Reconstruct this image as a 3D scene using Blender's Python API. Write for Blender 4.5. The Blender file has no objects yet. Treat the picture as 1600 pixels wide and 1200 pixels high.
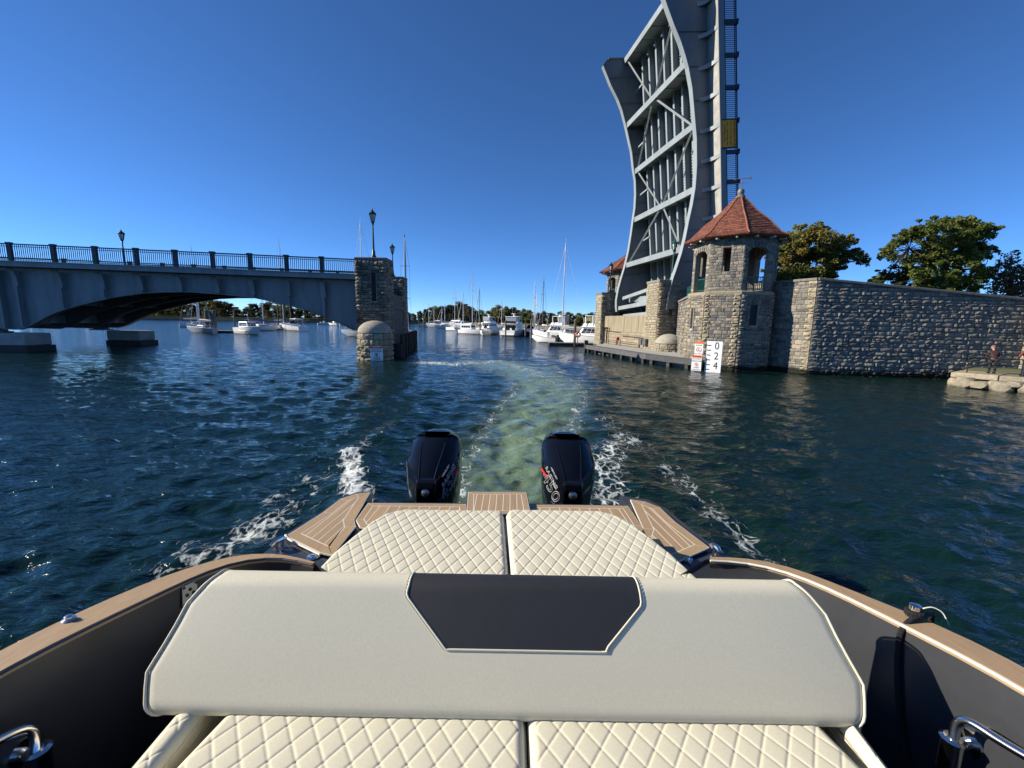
import bpy, bmesh, math, random
import numpy as np
from mathutils import Vector, Matrix
from math import radians as R, sin, cos, pi, atan2, sqrt

rnd = random.Random(7)
npr = np.random.default_rng(7)
scene = bpy.context.scene
COL = scene.collection

# ---------------------------------------------------------------- camera, sky, sun, exposure
FOC, EYE, HOR, ROLL = 660.0, 2.6, 99.0, 0.018          # focal length (px of the 1600 px photo), eye height, horizon above centre, roll
PITCH = math.atan(HOR / FOC)
FWD = Vector((0, cos(PITCH), -sin(PITCH)))
_up = Vector((0, sin(PITCH), cos(PITCH)))
_rt = Vector((1, 0, 0))
RT = cos(ROLL) * _rt + sin(ROLL) * _up
UP = -sin(ROLL) * _rt + cos(ROLL) * _up
CAM = Vector((0, 0, EYE))
cam_d = bpy.data.cameras.new("camera")
cam = bpy.data.objects.new("camera", cam_d)
COL.objects.link(cam)
cam.matrix_world = Matrix(((RT.x, UP.x, -FWD.x, CAM.x), (RT.y, UP.y, -FWD.y, CAM.y), (RT.z, UP.z, -FWD.z, CAM.z), (0, 0, 0, 1)))
cam_d.sensor_fit = 'HORIZONTAL'
cam_d.sensor_width = 36.0
cam_d.lens = 36.0 * FOC / 1600.0
cam_d.clip_start = 0.05
cam_d.clip_end = 9000.0
scene.camera = cam

SUN_AZ, SUN_EL = R(177.0), R(27.0)                       # azimuth of the sun in the XY plane (from +X, counter-clockwise)
sun_vec = Vector((cos(SUN_EL) * cos(SUN_AZ), cos(SUN_EL) * sin(SUN_AZ), sin(SUN_EL)))
world = bpy.data.worlds.new("World")
scene.world = world
world.use_nodes = True
wn, wl = world.node_tree.nodes, world.node_tree.links
wn.clear()
sky = wn.new("ShaderNodeTexSky")
sky.sky_type = 'NISHITA'
sky.sun_disc = False
sky.sun_elevation = SUN_EL
sky.sun_rotation = pi / 2 - SUN_AZ                       # 0 looks along +Y, turning clockwise
sky.altitude = 5000.0
sky.air_density = 1.0
sky.dust_density = 0.0
sky.ozone_density = 7.5
hs = wn.new("ShaderNodeHueSaturation")
hs.inputs["Saturation"].default_value = 1.05
bg = wn.new("ShaderNodeBackground")
bg.inputs["Strength"].default_value = 0.112
wo = wn.new("ShaderNodeOutputWorld")
wl.new(sky.outputs[0], hs.inputs["Color"])
wl.new(hs.outputs[0], bg.inputs[0])
wl.new(bg.outputs[0], wo.inputs[0])
sun_d = bpy.data.lights.new("sun", 'SUN')
sun_d.energy = 5.0
sun_d.angle = R(0.5)
sun_d.color = (1.0, 0.91, 0.76)
sun = bpy.data.objects.new("sun", sun_d)
COL.objects.link(sun)
sun.rotation_euler = (-sun_vec).to_track_quat('-Z', 'Y').to_euler()
vs = scene.view_settings
scene.display_settings.display_device = 'sRGB'
vs.view_transform = 'Standard'
vs.look = 'None'
vs.exposure = 0.62
vs.gamma = 1.0
vs.use_curve_mapping = False
scene.render.engine = 'CYCLES'
scene.cycles.use_denoising = True
scene.cycles.max_bounces = 8
scene.cycles.sample_clamp_indirect = 6.0
scene.cycles.sample_clamp_direct = 12.0
scene.cycles.caustics_reflective = False
scene.cycles.caustics_refractive = False

# ---------------------------------------------------------------- survey: from bearings measured in the photo to places in the world
def ray(u, v):
    return FWD + RT * ((u - 800) / FOC) + UP * ((600 - v) / FOC)
def atZ(u, v, z=0.0):
    d = ray(u, v); return CAM + d * ((z - EYE) / d.z)
def atY(u, v, y):
    d = ray(u, v); return CAM + d * (y / d.y)
def onPlane(u, v, p, n):
    d = ray(u, v); return CAM + d * ((Vector(p) - CAM).dot(n) / d.dot(n))
def px(p):
    q = Vector(p) - CAM; z = q.dot(FWD)
    return (800 + FOC * q.dot(RT) / z, 600 - FOC * q.dot(UP) / z, z)

# ---------------------------------------------------------------- mesh helpers
class MB:
    def __init__(s): s.v = []; s.f = []; s.m = []
    def add(s, vs_, fs, m=0):
        b = len(s.v); s.v.extend([tuple(p) for p in vs_])
        for f in fs: s.f.append(tuple(i + b for i in f)); s.m.append(m)
    def box(s, c, size, rz=0.0, m=0, mat=None):
        hx, hy, hz = size[0] / 2, size[1] / 2, size[2] / 2
        pts = [Vector((x, y, z)) for x in (-hx, hx) for y in (-hy, hy) for z in (-hz, hz)]
        if mat is not None: pts = [mat @ p for p in pts]
        elif rz:
            r = Matrix.Rotation(rz, 3, 'Z'); pts = [r @ p for p in pts]
        c = Vector(c)
        s.add([p + c for p in pts], [(0, 1, 3, 2), (4, 6, 7, 5), (0, 4, 5, 1), (2, 3, 7, 6), (0, 2, 6, 4), (1, 5, 7, 3)], m)
    def bar(s, p0, p1, w, h, up=(0, 0, 1), m=0):
        p0, p1 = Vector(p0), Vector(p1); d = (p1 - p0).normalized()
        a = d.cross(Vector(up))
        if a.length < 1e-4: a = d.cross(Vector((1, 0, 0)))
        a.normalize(); b = a.cross(d).normalized()
        q = []
        for p in (p0, p1):
            for i, j in ((-1, -1), (1, -1), (1, 1), (-1, 1)): q.append(p + a * (w / 2 * i) + b * (h / 2 * j))
        s.add(q, [(3, 2, 1, 0), (4, 5, 6, 7), (0, 1, 5, 4), (1, 2, 6, 5), (2, 3, 7, 6), (3, 0, 4, 7)], m)
    def tube(s, pts, r, n=8, cap=True, m=0, closed=False):
        pts = [Vector(p) for p in pts]; k = len(pts)
        rr = r if isinstance(r, (list, tuple)) else [r] * k
        vsx = []; prev = None
        for i, p in enumerate(pts):
            if closed: t = pts[(i + 1) % k] - pts[i - 1]
            else: t = pts[min(i + 1, k - 1)] - pts[max(i - 1, 0)]
            t.normalize()
            if prev is None:
                a = t.cross(Vector((0, 0, 1)))
                if a.length < 1e-3: a = t.cross(Vector((1, 0, 0)))
            else: a = prev - t * prev.dot(t)
            a.normalize(); prev = a; b = t.cross(a)
            for j in range(n):
                an = 2 * pi * j / n; vsx.append(p + (a * cos(an) + b * sin(an)) * rr[i])
        fs = []
        for i in range(k if closed else k - 1):
            i2 = (i + 1) % k
            for j in range(n): fs.append((i * n + j, i2 * n + j, i2 * n + (j + 1) % n, i * n + (j + 1) % n)[::-1])
        if cap and not closed:
            fs.append(tuple(range(n))); fs.append(tuple(range((k - 1) * n, k * n))[::-1])
        s.add(vsx, fs, m)
    def cyl(s, p0, p1, r0, r1=None, n=10, m=0):
        s.tube([p0, p1], [r0, r0 if r1 is None else r1], n, True, m)
    def lathe(s, prof, c=(0, 0, 0), n=16, m=0, a0=0.0):
        c = Vector(c); vsx = []
        for r, z in prof:
            for j in range(n):
                an = a0 + 2 * pi * j / n; vsx.append(c + Vector((r * cos(an), r * sin(an), z)))
        k = len(prof); fs = []
        for i in range(k - 1):
            for j in range(n): fs.append((i * n + j, i * n + (j + 1) % n, (i + 1) * n + (j + 1) % n, (i + 1) * n + j))
        fs.append(tuple(range(n))[::-1]); fs.append(tuple(range((k - 1) * n, k * n)))
        s.add(vsx, fs, m)
    def prism(s, poly, off, m=0):
        """poly: list of 3-D points (planar), extruded by the vector off"""
        n = len(poly); off = Vector(off); poly = [Vector(p) for p in poly]
        s.add(poly + [p + off for p in poly],
              [tuple(range(n))[::-1], tuple(range(n, 2 * n))] + [(i, (i + 1) % n, n + (i + 1) % n, n + i) for i in range(n)], m)
    def strip(s, rows, m=0, closed=False):
        """rows: equal-length lists of points; quads between them"""
        k = len(rows[0]); vsx = [p for r_ in rows for p in r_]; fs = []
        for i in range(len(rows) - 1):
            for j in range(k if closed else k - 1):
                j2 = (j + 1) % k
                fs.append((i * k + j, i * k + j2, (i + 1) * k + j2, (i + 1) * k + j))
        s.add(vsx, fs, m)
    def mesh(s, name):
        me = bpy.data.meshes.new(name); me.from_pydata(s.v, [], s.f); return me
    def build(s, name, mats, parent=None, smooth=False, bevel=0.0, fix=True, **props):
        me = s.mesh(name)
        if fix:
            bm = bmesh.new(); bm.from_mesh(me)
            bmesh.ops.recalc_face_normals(bm, faces=bm.faces); bm.to_mesh(me); bm.free()
        for m in (mats if isinstance(mats, (list, tuple)) else [mats]): me.materials.append(m)
        if len(me.materials) > 1: me.polygons.foreach_set("material_index", np.array(s.m, dtype=np.int32))
        if smooth:
            me.polygons.foreach_set("use_smooth", np.ones(len(me.polygons), dtype=bool))
            if smooth != 'all': me.set_sharp_from_angle(angle=R(38))
        o = link(name, me, parent)
        if bevel:
            md = o.modifiers.new("bevel", 'BEVEL'); md.width = bevel; md.segments = 2; md.limit_method = 'ANGLE'
        for k, v in props.items(): o[k] = v
        return o

def link(name, data, parent=None):
    o = bpy.data.objects.new(name, data); COL.objects.link(o)
    if parent is not None: attach(o, parent)
    return o
def world_loc(o):
    """world translation of an object whose chain of parents is only translated"""
    p = Vector(o.matrix_basis.translation)
    if o.parent is not None: p = p + o.matrix_parent_inverse.translation + world_loc(o.parent)
    return p
def attach(o, parent):
    """o keeps its world-space coordinates under a parent that is only translated"""
    o.parent = parent
    o.matrix_parent_inverse = Matrix.Translation(-world_loc(parent))
def tag(o, label=None, cat=None, group=None, kind=None):
    if label: o['label'] = label
    if cat: o['category'] = cat
    if group: o['group'] = group
    if kind: o['kind'] = kind
    return o
def thing(name, label, cat, loc=(0, 0, 0), group=None):
    o = bpy.data.objects.new(name, None); COL.objects.link(o); o.location = loc
    o.empty_display_size = 0.2
    return tag(o, label, cat, group)
def copy_tree(o, parent=None):
    c = o.copy(); COL.objects.link(c)
    if parent is not None: c.parent = parent
    for ch in list(o.children): copy_tree(ch, c)
    return c

# ---------------------------------------------------------------- materials
def nd(t, typ, **kw):
    n = t.nodes.new(typ)
    for k, v in kw.items(): setattr(n, k, v)
    return n
def mat(name, col, rough=0.6, metal=0.0, var=0.0, vscale=4.0, bump=0.0, bscale=40.0, spec=0.5, rand=0.0, coat=0.0, stretch=None):
    """base colour with noise mottling (var), fine relief (bump) and a per-object/per-island shift (rand)"""
    m = bpy.data.materials.new(name); m.use_nodes = True
    t = m.node_tree; p = t.nodes["Principled BSDF"]
    p.inputs["Roughness"].default_value = rough
    p.inputs["Metallic"].default_value = metal
    p.inputs["Specular IOR Level"].default_value = spec
    if coat: p.inputs["Coat Weight"].default_value = coat; p.inputs["Coat Roughness"].default_value = 0.04
    c = nd(t, "ShaderNodeRGB"); c.outputs[0].default_value = (*col, 1)
    out = c.outputs[0]
    tc = nd(t, "ShaderNodeNewGeometry")
    src = tc.outputs["Position"]
    if stretch:
        mp = nd(t, "ShaderNodeMapping"); mp.inputs["Scale"].default_value = stretch
        t.links.new(src, mp.inputs[0]); src = mp.outputs[0]
    if var:
        n = nd(t, "ShaderNodeTexNoise"); n.inputs["Scale"].default_value = vscale; n.inputs["Detail"].default_value = 6
        n.inputs["Roughness"].default_value = 0.65
        t.links.new(src, n.inputs["Vector"])
        mr = nd(t, "ShaderNodeMapRange"); mr.inputs[1].default_value = 0.3; mr.inputs[2].default_value = 0.7
        mr.inputs[3].default_value = 1 - var; mr.inputs[4].default_value = 1 + var
        t.links.new(n.outputs[0], mr.inputs[0])
        mx = nd(t, "ShaderNodeVectorMath", operation='SCALE')
        t.links.new(out, mx.inputs[0]); t.links.new(mr.outputs[0], mx.inputs["Scale"]); out = mx.outputs[0]
    if rand:
        oi = nd(t, "ShaderNodeObjectInfo")
        ad = nd(t, "ShaderNodeMath", operation='ADD'); t.links.new(oi.outputs["Random"], ad.inputs[0]); t.links.new(tc.outputs["Random Per Island"], ad.inputs[1])
        fr = nd(t, "ShaderNodeMath", operation='FRACT'); t.links.new(ad.outputs[0], fr.inputs[0])
        mr2 = nd(t, "ShaderNodeMapRange"); mr2.inputs[3].default_value = 1 - rand; mr2.inputs[4].default_value = 1 + rand
        t.links.new(fr.outputs[0], mr2.inputs[0])
        mx2 = nd(t, "ShaderNodeVectorMath", operation='SCALE')
        t.links.new(out, mx2.inputs[0]); t.links.new(mr2.outputs[0], mx2.inputs["Scale"]); out = mx2.outputs[0]
    t.links.new(out, p.inputs["Base Color"])
    if bump:
        n2 = nd(t, "ShaderNodeTexNoise"); n2.inputs["Scale"].default_value = bscale; n2.inputs["Detail"].default_value = 4
        t.links.new(src, n2.inputs["Vector"])
        b = nd(t, "ShaderNodeBump"); b.inputs["Strength"].default_value = bump; b.inputs["Distance"].default_value = 0.02
        t.links.new(n2.outputs[0], b.inputs["Height"]); t.links.new(b.outputs[0], p.inputs["Normal"])
    return m

def stone_mat(name, cols, wet=True):
    """stone: each stone gets one of the colours; blotches and grain on top; dark weed and damp near the water line"""
    m = bpy.data.materials.new(name); m.use_nodes = True
    t = m.node_tree; p = t.nodes["Principled BSDF"]; p.inputs["Roughness"].default_value = 0.85
    p.inputs["Specular IOR Level"].default_value = 0.25
    g = nd(t, "ShaderNodeNewGeometry"); oi = nd(t, "ShaderNodeObjectInfo")
    ad = nd(t, "ShaderNodeMath", operation='ADD'); t.links.new(oi.outputs["Random"], ad.inputs[0]); t.links.new(g.outputs["Random Per Island"], ad.inputs[1])
    fr = nd(t, "ShaderNodeMath", operation='FRACT'); t.links.new(ad.outputs[0], fr.inputs[0])
    cr = nd(t, "ShaderNodeValToRGB"); cr.color_ramp.interpolation = 'LINEAR'
    e = cr.color_ramp.elements
    while len(e) < len(cols): e.new(0.5)
    for i, c in enumerate(cols): e[i].position = i / (len(cols) - 1); e[i].color = (*c, 1)
    t.links.new(fr.outputs[0], cr.inputs[0])
    n = nd(t, "ShaderNodeTexNoise"); n.inputs["Scale"].default_value = 7; n.inputs["Detail"].default_value = 8; n.inputs["Roughness"].default_value = 0.7
    t.links.new(g.outputs["Position"], n.inputs["Vector"])
    mr = nd(t, "ShaderNodeMapRange"); mr.inputs[1].default_value = 0.3; mr.inputs[2].default_value = 0.7; mr.inputs[3].default_value = 0.62; mr.inputs[4].default_value = 1.35
    t.links.new(n.outputs[0], mr.inputs[0])
    mx = nd(t, "ShaderNodeVectorMath", operation='SCALE'); t.links.new(cr.outputs[0], mx.inputs[0]); t.links.new(mr.outputs[0], mx.inputs["Scale"])
    out = mx.outputs[0]
    if wet:
        sx = nd(t, "ShaderNodeSeparateXYZ"); t.links.new(g.outputs["Position"], sx.inputs[0])
        n3 = nd(t, "ShaderNodeTexNoise"); n3.inputs["Scale"].default_value = 1.7; t.links.new(g.outputs["Position"], n3.inputs["Vector"])
        a2 = nd(t, "ShaderNodeMath", operation='MULTIPLY_ADD'); t.links.new(n3.outputs[0], a2.inputs[0]); a2.inputs[1].default_value = -0.35; t.links.new(sx.outputs["Z"], a2.inputs[2])
        mw = nd(t, "ShaderNodeMapRange"); mw.inputs[1].default_value = 0.02; mw.inputs[2].default_value = 0.22; mw.inputs[3].default_value = 1.0; mw.inputs[4].default_value = 0.0
        t.links.new(a2.outputs[0], mw.inputs[0])
        mi = nd(t, "ShaderNodeMix", data_type='RGBA'); t.links.new(mw.outputs[0], mi.inputs[0]); t.links.new(out, mi.inputs[6]); mi.inputs[7].default_value = (0.018, 0.02, 0.014, 1)
        out = mi.outputs[2]
    t.links.new(out, p.inputs["Base Color"])
    n2 = nd(t, "ShaderNodeTexNoise"); n2.inputs["Scale"].default_value = 30; n2.inputs["Detail"].default_value = 5
    t.links.new(g.outputs["Position"], n2.inputs["Vector"])
    b = nd(t, "ShaderNodeBump"); b.inputs["Strength"].default_value = 0.5; b.inputs["Distance"].default_value = 0.02
    t.links.new(n2.outputs[0], b.inputs["Height"]); t.links.new(b.outputs[0], p.inputs["Normal"])
    return m

def leaf_mat(name, cols, trans=0.42):
    m = bpy.data.materials.new(name); m.use_nodes = True
    t = m.node_tree; p = t.nodes["Principled BSDF"]; p.inputs["Roughness"].default_value = 0.6; p.inputs["Specular IOR Level"].default_value = 0.3
    g = nd(t, "ShaderNodeNewGeometry"); oi = nd(t, "ShaderNodeObjectInfo")
    n = nd(t, "ShaderNodeTexNoise"); n.inputs["Scale"].default_value = 0.55; n.inputs["Detail"].default_value = 2
    t.links.new(g.outputs["Position"], n.inputs["Vector"])
    a = nd(t, "ShaderNodeMath", operation='MULTIPLY_ADD'); t.links.new(g.outputs["Random Per Island"], a.inputs[0]); a.inputs[1].default_value = 0.35
    t.links.new(n.outputs[0], a.inputs[2])
    a2 = nd(t, "ShaderNodeMath", operation='MULTIPLY_ADD'); t.links.new(oi.outputs["Random"], a2.inputs[0]); a2.inputs[1].default_value = 0.3; t.links.new(a.outputs[0], a2.inputs[2])
    mr = nd(t, "ShaderNodeMapRange"); mr.inputs[1].default_value = 0.4; mr.inputs[2].default_value = 1.25
    t.links.new(a2.outputs[0], mr.inputs[0])
    cr = nd(t, "ShaderNodeValToRGB"); e = cr.color_ramp.elements
    while len(e) < len(cols): e.new(0.5)
    for i, c in enumerate(cols): e[i].position = i / (len(cols) - 1); e[i].color = (*c, 1)
    t.links.new(mr.outputs[0], cr.inputs[0])
    t.links.new(cr.outputs[0], p.inputs["Base Color"])
    tr = nd(t, "ShaderNodeBsdfTranslucent"); t.links.new(cr.outputs[0], tr.inputs[0])
    mixs = nd(t, "ShaderNodeMixShader"); mixs.inputs[0].default_value = trans
    t.links.new(p.outputs[0], mixs.inputs[1]); t.links.new(tr.outputs[0], mixs.inputs[2])
    t.links.new(mixs.outputs[0], t.nodes["Material Output"].inputs[0])
    return m

M = {}
M['steel'] = mat("bridge_steel_paint", (0.205, 0.225, 0.24), 0.5, var=0.24, vscale=1.0, bump=0.05, bscale=6, stretch=(1.6, 1.6, 0.35))
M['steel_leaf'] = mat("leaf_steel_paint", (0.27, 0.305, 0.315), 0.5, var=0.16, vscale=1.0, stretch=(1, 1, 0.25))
M['steel_web_shaded'] = mat("leaf_web_shaded_paint", (0.145, 0.165, 0.18), 0.5, var=0.16, vscale=1.0, stretch=(1, 1, 0.25))  # darker copy of the leaf paint; shade on the webs is put into the colour
M['chan_concrete'] = mat("stained_concrete", (0.265, 0.225, 0.15), 0.9, var=0.42, vscale=1.3, stretch=(3.2, 3.2, 0.35), bump=0.15, bscale=10)
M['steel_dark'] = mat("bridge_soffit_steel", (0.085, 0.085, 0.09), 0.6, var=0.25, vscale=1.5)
M['rail'] = mat("railing_dark_green", (0.018, 0.035, 0.042), 0.5, var=0.15)
M['rail_blue'] = mat("railing_dark_blue", (0.012, 0.02, 0.05), 0.5, var=0.1)
M['green'] = mat("green_ironwork", (0.012, 0.085, 0.075), 0.45, var=0.15)
M['lamp_green'] = mat("lamp_post_green", (0.01, 0.03, 0.028), 0.4, var=0.1)
M['lamp_glass'] = mat("lamp_glass", (0.62, 0.66, 0.66), 0.15, var=0.05)
M['asphalt'] = mat("asphalt", (0.05, 0.05, 0.05), 0.9, var=0.2, vscale=3)
M['concrete'] = mat("concrete", (0.36, 0.35, 0.32), 0.85, var=0.22, vscale=1.6, bump=0.15, bscale=12)
M['stone'] = stone_mat("wall_stone", [(0.09, 0.092, 0.094), (0.24, 0.215, 0.175), (0.14, 0.138, 0.132), (0.36, 0.31, 0.23), (0.19, 0.182, 0.168), (0.29, 0.255, 0.20), (0.12, 0.12, 0.12)])
M['stone_tan'] = stone_mat("quoin_stone", [(0.34, 0.29, 0.20), (0.28, 0.25, 0.19), (0.40, 0.34, 0.235), (0.22, 0.2, 0.16)])
M['stone_dark'] = stone_mat("pier_stone", [(0.10, 0.10, 0.094), (0.26, 0.24, 0.205), (0.15, 0.145, 0.13), (0.34, 0.30, 0.24), (0.20, 0.19, 0.165)])
M['stone_grey'] = stone_mat("retaining_wall_stone", [(0.13, 0.13, 0.125), (0.24, 0.225, 0.195), (0.17, 0.165, 0.155), (0.29, 0.26, 0.21), (0.15, 0.15, 0.145)])
M['granite'] = stone_mat("granite_cap", [(0.36, 0.33, 0.265), (0.33, 0.3, 0.25)])
M['mortar'] = stone_mat("mortar", [(0.36, 0.33, 0.265), (0.40, 0.365, 0.30)])
M['mortar_dark'] = stone_mat("mortar_dark", [(0.13, 0.125, 0.115), (0.16, 0.155, 0.14)])
M['rock'] = stone_mat("shore_rock", [(0.33, 0.285, 0.20), (0.26, 0.23, 0.17), (0.37, 0.32, 0.23)], wet=False)
M['tile'] = mat("roof_tile", (0.21, 0.075, 0.047), 0.75, var=0.25, vscale=3, rand=0.38)
M['copper'] = mat("finial_metal", (0.16, 0.15, 0.13), 0.5, var=0.3)
M['timber'] = mat("fender_timber", (0.085, 0.088, 0.09), 0.85, var=0.4, vscale=3, rand=0.3, stretch=(1, 1, 4))
M['timber_dark'] = mat("wet_timber", (0.03, 0.028, 0.025), 0.7, var=0.4, vscale=3, rand=0.3)
M['pile'] = mat("wooden_piling", (0.15, 0.125, 0.10), 0.85, var=0.35, vscale=2.5, stretch=(3, 3, 0.6))
M['dock'] = mat("dock_boards", (0.26, 0.24, 0.21), 0.85, var=0.3, vscale=2)
M['rust'] = mat("rusty_iron", (0.13, 0.055, 0.025), 0.8, var=0.4, vscale=6)
M['black'] = mat("black_paint", (0.012, 0.012, 0.013), 0.5)
M['void'] = mat("painted_inner_shade", (0.03, 0.03, 0.03), 0.9)  # near-black colour stands in for the shade inside slits, windows and pit
M['white_board'] = mat("white_sign_paint", (0.82, 0.83, 0.83), 0.45, var=0.03)
M['orange'] = mat("orange_sign_band", (0.80, 0.16, 0.03), 0.5)
M['red'] = mat("red_paint", (0.62, 0.04, 0.03), 0.5)
M['yellow'] = mat("yellow_sign", (1.0, 0.35, 0.004), 0.5, var=0.04)
M['ink'] = mat("black_lettering", (0.01, 0.01, 0.01), 0.6)
M['wpaint'] = mat("white_boat_gelcoat", (0.86, 0.86, 0.84), 0.25, var=0.03)
M['wdeck'] = mat("pale_boat_deck", (0.62, 0.61, 0.57), 0.5, var=0.06)
M['bluehull'] = mat("navy_boat_gelcoat", (0.02, 0.035, 0.07), 0.2)
M['greyhull'] = mat("grey_boat_gelcoat", (0.30, 0.34, 0.38), 0.25)
M['boatglass'] = mat("dark_boat_window", (0.012, 0.016, 0.02), 0.08)
M['alu'] = mat("mast_aluminium", (0.66, 0.67, 0.68), 0.35, metal=0.0, var=0.05)
M['mastdark'] = mat("dark_mast", (0.09, 0.09, 0.10), 0.4)
M['canvas_blue'] = mat("blue_canvas", (0.015, 0.06, 0.22), 0.85, var=0.1)
M['canvas_tan'] = mat("pale_canvas", (0.55, 0.52, 0.45), 0.85, var=0.1)
M['antifoul'] = mat("antifouling_paint", (0.03, 0.035, 0.05), 0.6)
M['bark'] = mat("bark", (0.065, 0.05, 0.04), 0.9, var=0.3, vscale=6)
M['grass'] = mat("lawn", (0.11, 0.115, 0.045), 0.95, var=0.3, vscale=0.4)
M['seawall'] = mat("far_seawall", (0.16, 0.145, 0.12), 0.9, var=0.3, vscale=0.5)
M['housewhite'] = mat("white_house_wall", (0.72, 0.70, 0.66), 0.8, var=0.05)
M['houseroof'] = mat("grey_house_roof", (0.16, 0.15, 0.145), 0.85, var=0.15, vscale=1)
M['leaf_oak'] = leaf_mat("autumn_oak_leaves", [(0.075, 0.105, 0.024), (0.13, 0.16, 0.036), (0.18, 0.19, 0.042), (0.25, 0.20, 0.05), (0.27, 0.15, 0.045)])
M['leaf_green'] = leaf_mat("green_leaves", [(0.08, 0.115, 0.026), (0.13, 0.17, 0.038), (0.18, 0.205, 0.048), (0.20, 0.20, 0.055), (0.25, 0.16, 0.055)])
M['leaf_brown'] = leaf_mat("brown_leaves", [(0.07, 0.065, 0.03), (0.11, 0.09, 0.04), (0.16, 0.11, 0.05)])
M['leaf_far'] = leaf_mat("far_green_leaves", [(0.04, 0.05, 0.018), (0.07, 0.075, 0.024), (0.105, 0.092, 0.028), (0.15, 0.11, 0.036)])
M['leaf_gold'] = leaf_mat("golden_leaves", [(0.10, 0.075, 0.02), (0.2, 0.13, 0.03), (0.26, 0.15, 0.035)])

# ---------------------------------------------------------------- masonry: every stone a block of its own
def _stone_mesh(seed, rough):
    r = random.Random(seed); nx, nz = 4, 3
    v = []; f = []
    for j in range(nz + 1):
        for i in range(nx + 1):
            x = -0.5 + i / nx; z = -0.5 + j / nz
            edge = i in (0, nx) or j in (0, nz)
            if edge:
                y = 0.45 + r.uniform(-0.12, 0.12) * rough
                x *= 1 - 0.025 * r.random(); z *= 1 - 0.05 * r.random()
            else:
                y = 0.5 + (0.35 + r.uniform(-0.35, 0.5)) * rough
                x += r.uniform(-0.07, 0.07); z += r.uniform(-0.1, 0.1)
            v.append((x, -y, z))
    for j in range(nz):
        for i in range(nx):
            a = j * (nx + 1) + i
            f.append((a, a + 1, a + nx + 2, a + nx + 1))
    ring = [i for i in range(nx + 1)] + [j * (nx + 1) + nx for j in range(1, nz + 1)] + [nz * (nx + 1) + i for i in range(nx - 1, -1, -1)] + [j * (nx + 1) for j in range(nz - 1, 0, -1)]
    b = len(v)
    for i in ring: v.append((v[i][0], 0.3, v[i][2]))
    k = len(ring)
    for i in range(k): f.append((ring[i], b + i, b + (i + 1) % k, ring[(i + 1) % k]))
    return v, f
STONE_SRC = {}
def stone_src(kind, i, material):
    key = (kind, i, material.name)
    if key not in STONE_SRC:
        v, f = _stone_mesh(100 * i + hash(kind) % 7 if False else i * 13 + (0 if kind == 'rough' else 500), 1.0 if kind == 'rough' else 0.38)
        me = bpy.data.meshes.new("stone"); me.from_pydata(v, [], f); me.materials.append(material)
        STONE_SRC[key] = (me, np.array(v), f)
    return STONE_SRC[key]

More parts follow.
